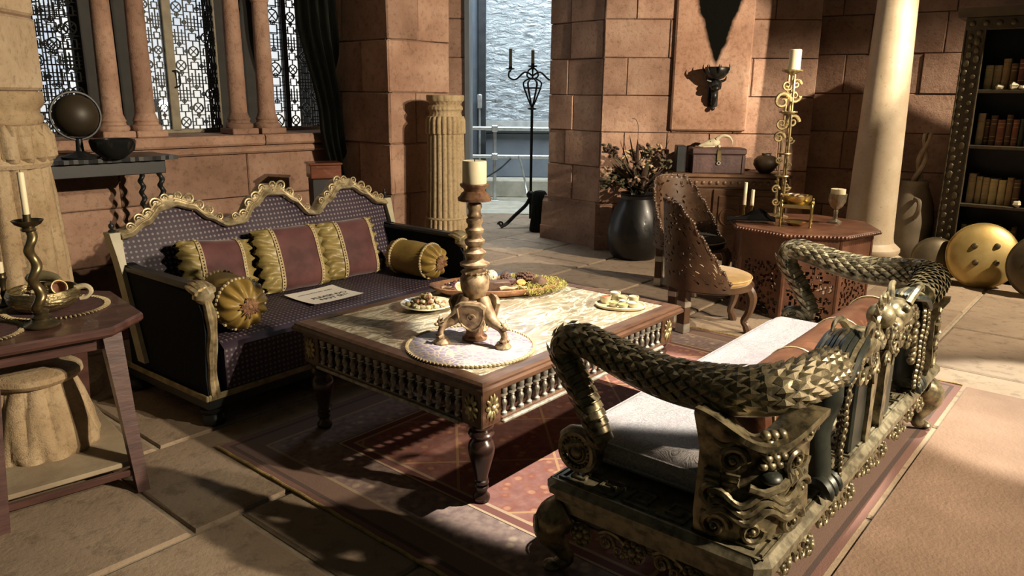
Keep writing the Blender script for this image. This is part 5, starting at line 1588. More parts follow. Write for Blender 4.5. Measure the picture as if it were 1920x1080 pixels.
MB().lathe([(0, -.03), (.022, -.03), (.026, 0), (.028, .03), (.024, .03), (.022, 0), (0, -.02)], 24).xf(rot('Y', 60) @ rot('X', 35)).build('beaker_body', m_clay, jar)
mb = MB(); mb.ring((0, 0, 0), .0285, .004, 24, 6, M=rot('Y', 60) @ rot('X', 35) @ T(0, 0, .03)); mb.build('gold_rim', m_brass, jar)
rg = random.Random(40)
mats_ = [m_brass, m_clay, mshell[2], m_stick, mshell[4]]
for k in range(16):
    a = k * 2.4; r = .075 * math.sqrt((k + .5) / 16); s = rg.uniform(.012, .02)
    tx, ty = r * math.cos(a) - .02, r * math.sin(a)
    tz = .030 if math.hypot(tx - .045, ty - .02) < .052 else .040 + .018 * (k % 3)       # those under the beaker lie lower
    o = lump(s, rg).build('bowl_trinket', mats_[k % 5]); o.location = Vector(q) + Vector((tx, ty, tz))
    tag(o, '%s lump among the trinkets in the hammered bowl' % ('brassy', 'terracotta', 'cream', 'woody tan', 'dark brown')[k % 5], 'trinket', 'trinkets in the hammered bowl')
ho = MB().tube(bez([(-.07, .06, .10), (-.02, .075, .112), (.03, .07, .108), (.075, .05, .10)], 14), [.010, .017, .021, .022, .023, .023, .022, .021, .02, .018, .016, .013, .010, .007, .004][:15], 9).build('polished_horn', plain('green_horn', (.14, .12, .06), (.24, .21, .12), 8, .3))
ho.location = Vector(q) + Vector((-.03, .0, .005)); tag(ho, 'olive polished horn resting across the hammered bowl', 'horn')
# dark lidded dish behind, rosette, second small candlestick at the picture edge
p = lt(-.215, .165, ZT_ + .0005).translation
dd = thing('dark_dish', 'dark wooden dish beside the hammered bowl', 'dish', tuple(p), 0)
MB().lathe([(0, 0), (.06, 0), (.10, .02), (.11, .05), (.102, .052), (.09, .028), (0, .018)], 32).build('dish_body', m_blackwood, dd)
p2 = G(40, 556, ZT_ + .06)
rs_ = thing('ribbon_knot', 'small striped pink knot in the dark wooden dish', 'ornament', (p.x + .02, p.y - .02, ZT_ + .02), 0)
MB().ball((0, 0, .028), (.03, .026, .024), 12, 8, fn=lambda v: 1 + .15 * math.sin(9 * v.x + 5 * v.z)).build('knot', plain('pink_stripe', (.42, .13, .10), (.60, .34, .26), 30, .5), rs_)
p3 = Dp(9, 560, 2.98); z3 = ZT_ + .0005
s2 = thing('small_candlestick', 'short dark candlestick with a stub candle beside the reeded column', 'candlestick', (p3.x, p3.y, z3), 0)
hz = Zat(14, 510, p3.xy) - z3
MB().lathe([(0, 0), (.035, 0), (.036, .006), (.018, .014), (.010, .03), (.014, .05), (.009, .07), (.012, hz * .7), (.020, hz * .85), (.016, hz * .9), (.018, hz), (0, hz)], 20).build('stem', m_dbrass, s2)
s3 = thing('stub_candle', 'stub of cream candle in the short dark candlestick', 'candle', (p3.x, p3.y, z3 + hz), 0)
MB().lathe([(0, 0), (.012, 0), (.012, .045), (.0, .043)], 14).build('wax', m_wax, s3)
MB().tube([(0, 0, .042), (0, 0, .052)], .0014, 5).build('wick', m_wick, s3)

# ================================================================== black console behind the settee with a globe
KA = 47; K0 = Vector((-2.62, 4.58))
CN = thing('console_table', 'black console table with barley-twist legs under the window', 'table', (K0.x, K0.y, 0), R(KA))
zc_ = 1.12
mb = MB(); n = 40
prof_x = [(-.52 + 1.04 * i / n) for i in range(n + 1)]
poly = [(x, -.20 - .012 * abs(math.sin(i * .9))) for i, x in enumerate(prof_x)] + [(x, .22) for x in prof_x[::-1]]
mb.prism(poly, zc_ - .025, zc_); mb.build('table_top', m_blackwood, CN, False)
MB().cbox(-.46, .46, -.16, .2, zc_ - .11, zc_ - .025, .004).build('apron', m_blackwood, CN, False)
for sx in (-1, 1):
    for sy in (-.14, .17):
        def twl(a, b):
            z = .0058 + (zc_ - .1158) * b; ph = z * 2 * PI / .075; th = 2 * PI * a
            return Vector((sx * .43 + .008 * math.cos(ph) + .017 * math.cos(th), sy + .008 * math.sin(ph) + .017 * math.sin(th), z))
        MB().surf(twl, 10, 130, closed_u=True).build('twisted_leg', m_blackwood, CN, True, 60)
gq = T(K0.x, K0.y, 0) @ rot('Z', KA) @ Vector((-.12, 0, zc_))
gd = Dp(142, 217, gq.y)
GB = thing('dark_globe', 'dark brown globe in a black ring stand on the console', 'globe', (gd.x, gq.y, zc_), R(KA))
gr_ = 38 * gq.y / FPX; gz = gd.z - zc_
m_globe = plain('dark_brown_globe', (.030, .022, .012), (.045, .034, .018), 6, .5)
MB().ball((0, 0, gz), gr_, 32, 20).build('sphere', m_globe, GB)
MB().ring((0, 0, gz), gr_ + .014, .008, 40, 6, 'Y').build('meridian_ring', m_blackwood, GB)
MB().lathe([(.0, 0), (.10, 0), (.105, .012), (.05, .03), (.022, .045), (.018, gz - gr_ - .012), (.03, gz - gr_ - .004), (0, gz - gr_ - .003)], 24).build('stand', m_blackwood, GB)
bw = Dp(185, 265, gq.y)
BW = thing('black_bowl', 'glossy black bowl beside the globe on the console', 'bowl', (bw.x + .06, gq.y - .02 + .06, zc_), 0)
MB().lathe([(0, 0), (.06, 0), (.07, .01), (.115, .05), (.128, .10), (.12, .115), (.112, .112), (.10, .06), (0, .03)], 32).build('bowl_body', plain('black_glaze', (.008, .009, .009), (.015, .016, .016), 6, .15, Coat_Weight=.6), BW)

# red-brown box behind the settee by the pier
p = Dp(612, 320, 5.55)
RB = thing('wooden_chest', 'polished red-brown box on a dark stand behind the settee', 'chest', (p.x - .02, 5.55, 0), R(25))
m_mahog = plain('mahogany', (.10, .028, .012), (.20, .065, .03), 5, .28, stretch=(1, 6, 6), Coat_Weight=.4)
zb = p.z
MB().cbox(-.11, .11, -.09, .09, zb - .05, zb + .045, .005).build('box_body', m_mahog, RB, False)
MB().cbox(-.12, .12, -.10, .10, zb + .045, zb + .062, .006).build('box_lid', m_mahog, RB, False)
MB().cbox(-.10, .10, -.08, .08, 0, zb - .05, .006).build('stand', m_blackwood, RB, False)
# ================================================================== slim carved column before the first pier
sc_ = Dp(836, 300, 5.80)
SC = thing('fluted_column', 'short pale fluted column with tasselled bands before the stone pier', 'column', (sc_.x, 5.80, 0), 0)
def kz(v): return Zat(836, v, (sc_.x, 5.80))
def kr(px): return px * 5.80 / FPX
m_flute = stone_mat('carved_oak_pale', (.38, .27, .14), (.50, .38, .22), (.58, .47, .30), .05, 6)
fl_ = lambda n, d: (lambda a, z, r: r * (1 - d + 2 * d * abs(math.sin(n * a / 2)) ** .7))
MB().lathe([(kr(41), 0), (kr(41), kz(432) - .09), (kr(39.5), kz(432) - .05)], 40).build('base', m_flute, SC)
MB().lathe([(kr(40), kz(432) - .06), (kr(39.5), kz(425)), (kr(38.5), kz(408))], 200, fn=fl_(26, .05)).build('lower_tassels', m_flute, SC)
mb = MB(); 
mb.lathe([(kr(38), kz(409)), (kr(40), kz(407)), (kr(38), kz(404))], 60); mb.build('lower_cord', m_flute, SC)
MB().lathe([(kr(36.5), kz(406)), (kr(34), kz(330)), (kr(32.5), kz(248))], 240, fn=fl_(22, .045)).build('fluted_shaft', m_flute, SC)
MB().lathe([(kr(33), kz(251)), (kr(35), kz(249)), (kr(34.5), kz(225)), (kr(32), kz(218))], 240, fn=fl_(22, .06)).build('upper_tassels', m_flute, SC)
MB().lathe([(kr(31), kz(219)), (kr(28), kz(212)), (kr(29), kz(208)), (kr(32), kz(205)), (kr(31.5), kz(200)), (kr(27), kz(196)), (kr(31), kz(191)), (kr(33), kz(188))], 120, fn=lambda a, z, r: r * (1 + .012 * math.cos(24 * a))).build('neck_rings', m_flute, SC)
MB().lathe([(kr(32), kz(190)), (kr(33.5), kz(187)), (kr(33.5), kz(179)), (kr(32), kz(178)), (0, kz(178))], 120, fn=lambda a, z, r: r * (1 + .03 * abs(math.sin(8 * a)))).build('capital', m_flute, SC)

# ================================================================== wrought iron candelabrum in the doorway
m_wi = plain('wrought_iron', (.008, .008, .008), (.016, .015, .014), 20, .5, .5)
m_tallow = plain('dull_candle', (.22, .19, .10), (.30, .26, .15), 10, .6)
ip = G(992, 420); IP = Vector((ip.x, 8.9))
IP.x = Dp(996, 300, 8.9).x
IC = thing('iron_candelabrum', 'tall black wrought iron floor candelabrum in the doorway', 'candelabrum', (IP.x, IP.y, 0), 0)
def iz(v): return Zat(998, v, IP)
s_ = 8.9 / FPX
MB().tube([(0, 0, .10), (0, 0, iz(200))], .016, 8).build('pole', m_wi, IC)
for k in range(3):
    a = R(100 + 120 * k + 100); e = Vector((math.cos(a), math.sin(a), 0))
    mb = MB().tube(bez([Vector((0, 0, .36)), e * .06 + Vector((0, 0, .26)), e * .20 + Vector((0, 0, .14)), e * .30 + Vector((0, 0, .05)), e * .37 + Vector((0, 0, .02))], 20), .022, 7)
    p_, r_ = spiral(.035, 1.2, 14, .8, .4)
    mb.tube([e * (.37 + q.x) + Vector((0, 0, .046 + q.z)) for q in p_], [max(.008, x) for x in r_], 6)
    mb.build('leg', m_wi, IC)
MB().ball((0, 0, iz(395) if False else .38), (.05, .05, .05), 10, 8).build('collar', m_wi, IC)
zb, zt2 = iz(203), iz(152)
for k in range(6):
    a = 2 * PI * k / 6; e = Vector((math.cos(a), math.sin(a), 0))
    MB().tube(bez([Vector((0, 0, zb)), e * .045 + Vector((0, 0, zb + .10)), e * .10 + Vector((0, 0, zb + .25)), e * .085 + Vector((0, 0, zt2)), e * .02 + Vector((0, 0, zt2 + .03))], 16), .009, 6).build('cage_bar', m_wi, IC)
MB().ring((0, 0, iz(165)), .095, .010, 20, 6).build('cage_ring', m_wi, IC)
MB().lathe([(.02, zb - .02), (.05, zb - .012), (.05, zb), (.015, zb + .012)], 14).build('cage_collar', m_wi, IC)
for k in range(4):
    a = 2 * PI * k / 4; e = Vector((math.cos(a), math.sin(a), 0))
    MB().tube(bez([Vector((0, 0, zt2 + .02)), e * .06 + Vector((0, 0, zt2 + .05)), e * .05 + Vector((0, 0, zt2 + .11)), Vector((0, 0, zt2 + .15))], 12), .009, 6).build('knot_bar', m_wi, IC)
ztop = iz(124)
MB().lathe([(.012, zt2 + .1), (.012, ztop - .015), (.05, ztop - .005), (.055, ztop + .006), (.02, ztop + .004), (.02, ztop + .03), (0, ztop + .03)], 14).build('centre_cup', m_wi, IC)
armz = iz(137)
cupsx = (958 - 998) * s_
for sx in (1, -1):
    x = sx * cupsx
    MB().tube(bez([Vector((0, 0, armz - .03)), Vector((x * .35, 0, armz + .01)), Vector((x * .75, 0, armz - .07)), Vector((x * 1.05, 0, armz - .05)), Vector((x * 1.06, 0, armz + .01)), Vector((x, 0, armz + .02)), Vector((x, 0, armz + .04))], 30), .010, 6).build('arm', m_wi, IC)
    MB().lathe([(.012, armz + .03), (.045, armz + .04), (.05, armz + .05), (.02, armz + .048), (.02, armz + .07), (0, armz + .07)], 14, (x, 0)).build('arm_cup', m_wi, IC)
    c = thing('iron_candle', 'stub candle on the %s arm of the iron candelabrum' % ('outer doorway-side' if sx > 0 else 'pier-side'), 'candle', (IP.x + x, IP.y, armz + .0705), 0)
    MB().lathe([(0, 0), (.018, 0), (.018, .19), (.004, .195), (0, .19)], 12).build('wax', m_tallow, c)
    MB().tube([(0, 0, .185), (0, 0, .205)], .002, 5).build('wick', m_wick, c)
c = thing('iron_candle', 'candle on the middle cup of the iron candelabrum', 'candle', (IP.x, IP.y, ztop + .0305), 0)
MB().lathe([(0, 0), (.019, 0), (.019, .14), (.004, .145), (0, .14)], 12).build('wax', m_tallow, c)
MB().tube([(0, 0, .135), (0, 0, .155)], .002, 5).build('wick', m_wick, c)
p = G(1005, 405)
bd = MB().lathe([(.0, 0), (.11, 0), (.12, .02), (.10, .2), (.09, .42), (.06, .46), (0, .47)], 14, fn=lambda a, z, r: r * (1 + .08 * math.sin(5 * a + z * 9))).build('black_bundle', m_curt); bd.location = (Dp(1012, 400, 8.62).x, 8.62, 0)
tag(bd, 'shapeless black bundle at the foot of the second pier', 'bundle')

# ================================================================== wall sconce
scx, scz = bx(1335, 165)
SP = B0.to_3d() + Vector((math.cos(R(BA)) * scx, math.sin(R(BA)) * scx, 0)); nB = Vector((math.sin(R(BA)), -math.cos(R(BA)), 0))
SN = thing('wall_sconce', 'black iron horned sconce on the soot-stained stone panel', 'sconce', tuple(SP + nB * .056), R(BA))
m_sc = plain('black_iron', (.012, .012, .011), (.035, .034, .03), 14, .4, .5)
zz = lambda v: bx(1335, v)[1]
MB().cbox(-.05, .05, -.02, 0, zz(200), zz(140), .008).build('back_plate', m_sc, SN)
MB().lathe([(.03, zz(150)), (.07, zz(147)), (.105, zz(138)), (.115, zz(130)), (.108, zz(127)), (.09, zz(136)), (0, zz(142))], 24, (0, -.135)).build('fire_bowl', m_sc, SN)
for k in range(7):
    a = 2 * PI * k / 7 + .2; e = Vector((math.cos(a), math.sin(a), 0)); c = Vector((0, -.135, 0))
    MB().tube(bez([c + e * .10 + Vector((0, 0, zz(138))), c + e * .128 + Vector((0, 0, zz(130))), c + e * .122 + Vector((0, 0, zz(122)))], 8), [.012, .012, .011, .010, .009, .007, .005, .003, .001][:9], 6).build('spike', m_sc, SN)
MB().ball((0, -.10, zz(160)), (.062, .062, .055), 14, 10, fn=lambda p: 1 + .12 * math.sin(6 * p.x) * math.cos(5 * p.z)).build('beast_head', m_sc, SN)
MB().ball((0, -.15, zz(166)), (.036, .04, .028), 12, 8).build('muzzle', m_sc, SN)
for s in (-1, 1):
    MB().tube(bez([(s * .04, -.11, zz(154)), (s * .085, -.12, zz(150)), (s * .09, -.13, zz(143))], 8), [.014, .013, .012, .011, .010, .008, .006, .004, .002][:9], 6).build('horn', m_sc, SN)
MB().tube(bez([(0, -.03, zz(168)), (0, -.09, zz(178)), (0, -.07, zz(190)), (0, -.03, zz(196)), (0, -.05, zz(204))], 20), [.03] * 8 + [.024] * 7 + [.016] * 6, 9).build('bracket', m_sc, SN)
MB().ball((0, -.05, zz(203)), .022, 10, 8).build('drop', m_sc, SN)

# ================================================================== cabinet by the back wall, with chest, skull and jar
KB = R(-4); kz_ = .815
cL = Dp(1266, 322, 7.12); cR = Dp(1490, 328, 7.04)
cc = (cL + cR) / 2; kw = (cR - cL).length
KC = thing('low_cabinet', 'carved brown cabinet against the back wall under the chest', 'cabinet', (cc.x, cc.y + .2, 0), KB)
m_cab = plain('carved_oak', (.085, .042, .020), (.15, .08, .042), 6, .5, bump=.2, stretch=(1, 4, 4))
MB().cbox(-kw / 2 + .03, kw / 2 - .03, -.17, .2, .0, kz_ - .03, .006).build('carcass', m_cab, KC, False)
MB().cbox(-kw / 2, kw / 2, -.2, .22, kz_ - .03, kz_, .008).build('cabinet_top', m_cab, KC, False)
MB().cbox(-kw / 2 + .02, kw / 2 - .02, -.185, -.165, kz_ - .12, kz_ - .035, .004).build('frieze', m_cab, KC, False)
FST = MB().ball((0, 0, 0), (.018, .008, .018), 8, 6).mesh('frieze_stud', m_cab)
for k in range(15): link('frieze_stud', FST, KC, (-kw / 2 + .08 + (kw - .16) * k / 14, -.187, kz_ - .078))
for k in range(3):
    x0 = -kw / 2 + .06 + k * (kw - .12) / 3; x1 = x0 + (kw - .12) / 3 - .02
    d = MB().cbox(x0, x1, -.182, -.165, .08, kz_ - .14, .004).build('door', m_cab, KC, False)
    MB().cbox(x0 + .05, x1 - .05, -.190, -.178, .14, kz_ - .20, .006).build('door_panel', m_cab, d, False)
    MB().ring(((x0 + x1) / 2, -.19, (kz_ - .06) / 2 + .04), .08, .008, 24, 6, 'Y').build('door_ring', m_cab, d)
def kp(u, v, dy=0.0, z=kz_):
    g = Dp(u, v, cc.y + .2 + dy); return Vector((g.x, g.y, z))
ch1 = Dp(1297, 318, 7.22); ch2 = Dp(1396, 318, 7.2); hz1 = Dp(1345, 278, 7.2).z - kz_
cw_ = (ch2 - ch1).length
TC = thing('travel_chest', 'dark leather chest with a brass hasp on the cabinet', 'chest', ((ch1.x + ch2.x) / 2, 7.30, kz_ + .0005), KB)
m_trunk = plain('plum_leather', (.045, .022, .020), (.075, .038, .033), 14, .5, bump=.2)
MB().cbox(-cw_ / 2, cw_ / 2, -.12, .12, 0, hz1 * .74, .006).build('chest_body', m_trunk, TC, False)
MB().cbox(-cw_ / 2 - .006, cw_ / 2 + .006, -.126, .126, hz1 * .75, hz1, .01).build('chest_lid', m_trunk, TC, False)
MB().cbox(-.022, .018, -.134, -.124, hz1 * .5, hz1 * .95, .003).build('hasp', m_brass, TC, False)
MB().ring((-.002, -.136, hz1 * .42), .014, .004, 14, 6, 'Y').build('padlock_ring', m_rail, TC)
for x in (-cw_ / 2 + .02, cw_ / 2 - .02):
    MB().cbox(x - .012, x + .012, -.128, -.118, 0.002, hz1 * .72, .002).build('corner_strap', m_trunk, TC, False)
m_bone2 = plain('old_bone', (.50, .43, .28), (.66, .60, .44), 14, .6, bump=.2)
sk = Dp(1345, 262, 7.3)
SK = thing('animal_skull', 'small bleached animal skull with a curved horn on the chest', 'skull', (Dp(1338, 270, 7.3).x, 7.3, kz_ + hz1 + .001), R(-8))
mb = MB(); mb.ball((0, 0, .045), (.06, .045, .044), 16, 10, fn=lambda p: 1 - .10 * max(0, -p.z)); mb.build('cranium', m_bone2, SK)
MB().tube(bez([(-.02, -.01, .04), (-.07, -.02, .032), (-.115, -.025, .018), (-.14, -.03, .012)], 12), [.038, .036, .034, .031, .028, .025, .022, .02, .018, .015, .012, .010, .007][:13], 9).build('snout', m_bone2, SK)
MB().tube(bez([(.02, -.02, .075), (.07, -.025, .11), (.13, -.03, .105), (.165, -.03, .065), (.17, -.03, .03)], 20), [.018, .018, .017, .017, .016, .016, .015, .015, .014, .013, .012, .011, .010, .009, .008, .007, .006, .005, .004, .003, .002][:21], 8).build('horn', m_bone2, SK)
MB().tube(bez([(.01, -.02, .012), (-.05, -.03, .010), (-.10, -.03, .008)], 8), .009, 6).build('jaw', m_bone2, SK)
for s in (-1, 1):
    MB().ball((-.035, s * .032, .05), (.015, .012, .013), 8, 6).build('eye_socket', m_wick, SK)
    MB().ball((.05, s * .02 - .01, .014), (.014, .012, .014), 8, 6).build('hind_knob', m_bone2, SK)
jp_ = kp(1436, 318, .0)
JR = thing('round_jar', 'dark round-bellied clay jar on the cabinet end', 'jar', (jp_.x, jp_.y + .02, kz_ + .0005), 0)
MB().lathe([(0, 0), (.05, 0), (.085, .03), (.115, .08), (.112, .12), (.08, .155), (.045, .165), (.042, .18), (.05, .185), (.04, .185), (.035, .16), (0, .1)], 28).build('jar_body', plain('dark_clay', (.055, .036, .018), (.09, .06, .032), 10, .55), JR)
tb = thing('dark_tome', 'dark upright case leaning beside the chest on the cabinet', 'case', (kp(1285, 300).x - .042, 7.33, kz_ + .0005), KB)
MB().cbox(-.045, .045, -.09, .09, 0, .25, .008).xf(rot('Y', 0)).build('case_body', m_blackwood, tb, False)

# ================================================================== black vase of dried stems
vp = Dp(1190, 468, 7.2); VP = Vector((vp.x, 7.22))
VS = thing('floor_vase', 'large glossy black floor vase beside the second pier', 'vase', (VP.x, VP.y, 0), 0)
MB().lathe([(0, 0), (.20, 0), (.23, .03), (.265, .14), (.27, .26), (.24, .40), (.18, .52), (.15, .57), (.155, .60), (.18, .62), (.165, .62), (.14, .59), (.14, .5), (0, .45)], 40).build('vase_body', plain('black_ceramic', (.005, .005, .005), (.008, .008, .008), 6, .38, Coat_Weight=.15), VS)
m_dry = plain('dry_brown_leaf', (.035, .018, .011), (.075, .04, .024), 20, .8)
m_dryg = plain('dry_olive', (.035, .035, .014), (.07, .066, .028), 20, .8)
m_tanf = plain('tan_flower', (.22, .14, .08), (.34, .24, .15), 20, .8)
rg = random.Random(77)
DF = thing('dried_bouquet', 'dry brown stems, blades and seed heads in the black floor vase', 'bouquet', (VP.x, VP.y, .46), 0)
def blade(base, tip, w, mat, name):
    d = tip - base; s = Vector((d.y, -d.x, 0)); s = s.normalized() if s.length > 1e-4 else Vector((1, 0, 0))
    mb = MB(); n = 8
    vs = []
    for i in range(n + 1):
        f = i / n; ww = w * math.sin(PI * (f * .92 + .08)) ** .7; c = base + d * f + Vector((0, -.03 * f * f, 0))
        vs += [c - s * ww, c + Vector((0, -.012 * ww / w, 0)), c + s * ww]
    fs = []
    for i in range(n):
        for j in range(2): fs.append([i * 3 + j, i * 3 + j + 1, i * 3 + j + 4, i * 3 + j + 3])
    mb.add(vs, fs); mb.add([Vector(v) + Vector((0, .004, 0)) for v in vs], [f[::-1] for f in fs])
    mb.build(name, mat, DF, True, 80)
def off(u, v): g = Dp(u, v, VP.y); return Vector((g.x - VP.x, 0, g.z - .46))
for u, v, w in ((1168, 248, .022), (1178, 250, .026), (1193, 258, .024), (1165, 275, .02), (1186, 280, .022), (1256, 258, .024), (1250, 285, .024), (1160, 262, .02)):
    tip = off(u, v); tip.y = rg.uniform(-.08, .08); blade(Vector((rg.uniform(-.06, .06), 0, .10)) * 1.0, tip, w, m_dry, 'blade')
for k in range(34):
    u = rg.uniform(1132, 1258); v = rg.uniform(280, 350); tip = off(u, v); tip.y = rg.uniform(-.22, .12)
    b = Vector((rg.uniform(-.08, .08), rg.uniform(-.06, .06), .165))
    m_ = (m_dry, m_dryg, m_dry, m_tanf)[k % 4]
    MB().tube(bez([b, b.lerp(tip, .5) + Vector((0, 0, .05)), tip], 8), .005, 5).build('stem', m_dryg, DF)
    hd = MB()
    for q in range(9):
        d = Vector((rg.uniform(-1, 1), rg.uniform(-1, 1), rg.uniform(-.6, 1))) * .05
        hd.merge(MB().ball((0, 0, 0), (.030, .016, .012), 6, 5), T(*(tip + d)) @ rot('Z', rg.uniform(0, 360)) @ rot('Y', rg.uniform(-60, 60)))
    hd.build('seed_head', m_, DF)
for k in range(48):
    u = rg.uniform(1135, 1252); v = rg.uniform(300, 352); tip = off(u, v); tip.y = rg.uniform(-.25, .1)
    blade(Vector((rg.uniform(-.07, .07), rg.uniform(-.05, .05), .175)), tip, .03, m_dryg if k % 2 else m_dry, 'leaf')
tw = off(1193, 225)
MB().tube(bez([Vector((0, 0, .1)), off(1196, 262), off(1197, 240), tw, off(1185, 222)], 20), .003, 5).build('twig', m_dry, DF)

# ================================================================== pierced chairs
m_chair = plain('carved_teak', (.050, .026, .014), (.10, .055, .030), 8, .42, bump=.15)
m_seat = plain('mustard_velvet', (.32, .18, .035), (.46, .28, .07), 10, .8, Sheen_Weight=.4)
m_silver = plain('worn_silver', (.45, .43, .38), (.65, .62, .55), 20, .35, .7)
def pierced(fn, nu, nv, hole, thick_dir, th, name, mat, parent):
    """curved sheet with real openings: cells inside a hole are left out, the rest gets thickness"""
    cell = {}
    for i in range(nu):
        for j in range(nv):
            a, b = (i + .5) / nu, (j + .5) / nv
            cell[i, j] = not hole(a, b)
    vi = {}; vs = []; fs = []
    def vid(i, j, s):
        k = (i, j, s)
        if k not in vi:
            a, b = i / nu, j / nv; p = fn(a, b); vi[k] = len(vs); vs.append(p + thick_dir(a, b) * (th / 2 * s))
        return vi[k]
    for (i, j), on in cell.items():
        if not on: continue
        q = [(i, j), (i + 1, j), (i + 1, j + 1), (i, j + 1)]
        fs.append([vid(*p, 1) for p in q]); fs.append([vid(*p, -1) for p in q[::-1]])
        for (di, dj), (p, r) in (((0, -1), (q[0], q[1])), ((1, 0), (q[1], q[2])), ((0, 1), (q[2], q[3])), ((-1, 0), (q[3], q[0]))):
            if not cell.get((i + di, j + dj), False):
                fs.append([vid(*p, -1), vid(*r, -1), vid(*r, 1), vid(*p, 1)])
    mb = MB(); mb.add(vs, fs); return mb.build(name, mat, parent, True, 50)
def leaf_holes(n, seed, lo=(.05, .12), hi=(.95, .93), ell=(.030, .018), asp=1.0):
    rg = random.Random(seed); H = []
    tries = 0
    while len(H) < n and tries < 6000:
        tries += 1
        x, y = rg.uniform(lo[0], hi[0]), rg.uniform(lo[1], hi[1]); s = rg.uniform(.7, 1.25)
        if all(math.hypot((x - h[0]) * asp, y - h[1]) > (s + h[4]) * .5 * (ell[0] * 1.75) for h in H):
            H.append((x, y, rg.uniform(0, PI), ell, s))
    def f(a, b):
        for x, y, r, e, s in H:
            dx, dy = (a - x) * asp, b - y
            if abs(dx) > .08 or abs(dy) > .08: continue
            p = dx * math.cos(r) + dy * math.sin(r); q = -dx * math.sin(r) + dy * math.cos(r)
            if (p / (e[0] * s)) ** 2 + (q / (e[1] * s)) ** 2 < 1: return True
        return False
    return f
def chair(label, loc, rz, zs, top, seatmat, seed, on_rug=()):
    o = thing('pierced_chair', label, 'chair', (loc[0], loc[1], 0), rz, 'pierced chairs by the octagonal table')
    r = .275
    MB().lathe([(0, zs - .035), (r, zs - .035), (r + .012, zs - .028), (r + .012, zs - .006), (r, zs), (0, zs)], 36).build('seat_frame', m_chair, o)
    MB().lathe([(0, zs), (r - .02, zs), (r - .006, zs + .018), (r - .012, zs + .046), (r - .05, zs + .060), (0, zs + .070)], 36).build('seat_cushion', seatmat, o)
    MB().ring((0, 0, zs + .038), r - .006, .005, 40, 6).build('cushion_piping', m_braid, o)
    # curved back: tall at the rear (-x), sweeping down to the front in ogee steps
    sp = R(99)
    def hh(d):
        d = abs(d); return interp([0, .3, .45, .60, .75, .88, 1.0], [top, top - .01, top - .09, top - .20, top - .31, zs + .12, zs + .04], d)
    def fn(a, b):
        d = -1 + 2 * a; th = PI + d * sp; z = zs - .02 + (hh(d) - zs + .02) * b
        rr = r + .012 + .07 * max(0, (z - zs)) * math.cos(d * 1.3) + .004 * math.sin(a * 140) * (1 if b > .97 else 0)
        return Vector((rr * math.cos(th), rr * math.sin(th), z))
    hl = leaf_holes(110, seed, (.03, .14), (.97, .93), (.030, .0145), 1.5)
    bk_ = pierced(fn, 150, 84, hl, lambda a, b: Vector((math.cos(PI + (-1 + 2 * a) * sp), math.sin(PI + (-1 + 2 * a) * sp), 0)), .020, 'pierced_back', m_chair, o)
    # beaded crest
    mb = MB()
    for k in range(101):
        a = k / 100; mb.ball(fn(a, 1.0), .0115 if k % 5 else .015, 7, 5)
    mb.build('crest_beads', m_chair, bk_)
    for ang, kind in ((35, 0), (-35, 0), (145, 1), (215, 1)):
        e = Vector((math.cos(R(ang)), math.sin(R(ang)), 0))
        if kind == 0:
            pts = bez([e * .25 + Vector((0, 0, zs - .02)), e * .285 + Vector((0, 0, zs - .08)), e * .275 + Vector((0, 0, zs * .45)), e * .245 + Vector((0, 0, zs * .25)), e * .265 + Vector((0, 0, .05)), e * .285 + Vector((0, 0, 0))], 20)
            MB().tube(pts, [.034, .036, .038, .038, .037, .035, .032, .029, .026, .024, .022, .021, .021, .021, .022, .023, .025, .027, .028, .028, .028][:21], 8).build('cabriole_leg', m_chair, o)
        else:
            Mx = T(*(e * .245)) @ rot('Z', ang)
            z_ = .0066 if ang in on_rug else 0
            l = MB().cbox(-.028, .028, -.034, .034, z_, zs - .02, .004, Mx).build('square_leg', m_chair, o, False)
            for z0, z1 in ((z_, .07), (zs * .55, zs * .68)):
                MB().cbox(-.031, .031, -.037, .037, z0, z1, .004, Mx).build('silver_band', m_silver, l, False)
    return o
c1 = Vector((1.32, 4.92))
chair('pierced teak tub chair with mustard seat beside the octagonal table', c1, R(2), .325, .86, m_seat, 3, (215,))
m_dseat = plain('dark_velvet', (.012, .010, .008), (.022, .018, .014), 10, .9)
chair('pierced teak tub chair with dark seat behind the mustard one', (1.43, 5.98), R(-58), .37, .89, m_dseat, 8)

# ================================================================== octagonal table
OC = Vector((2.12, 5.50)); orr = .47; oz = .62
OT = thing('octagonal_table', 'octagonal reddish table with pierced carved sides', 'table', (OC.x, OC.y, 0), R(0))
m_rosew = plain('rosewood', (.09, .036, .020), (.17, .075, .042), 7, .42, bump=.2)
angs = [R(-122 + 45 * k) for k in range(8)]
ptop = [(.53 * math.cos(a + .0), .53 * math.sin(a)) for a in angs]
mb = MB(); mb.loft([[Vector((x * s, y * s, z)) for x, y in ptop] for s, z in ((.96, oz - .035), (1.0, oz - .022), (1.0, oz - .008), (.985, oz))])
mb.build('table_top', m_rosew, OT, False)
edge = MB()
for k in range(8):
    a, b = Vector((*ptop[k], 0)), Vector((*ptop[(k + 1) % 8], 0))
    for q in range(16):
        edge.ball(a.lerp(b, (q + .5) / 16) + Vector((0, 0, oz - .016)), .012, 6, 5)
edge.build('carved_edge', m_rosew, OT)
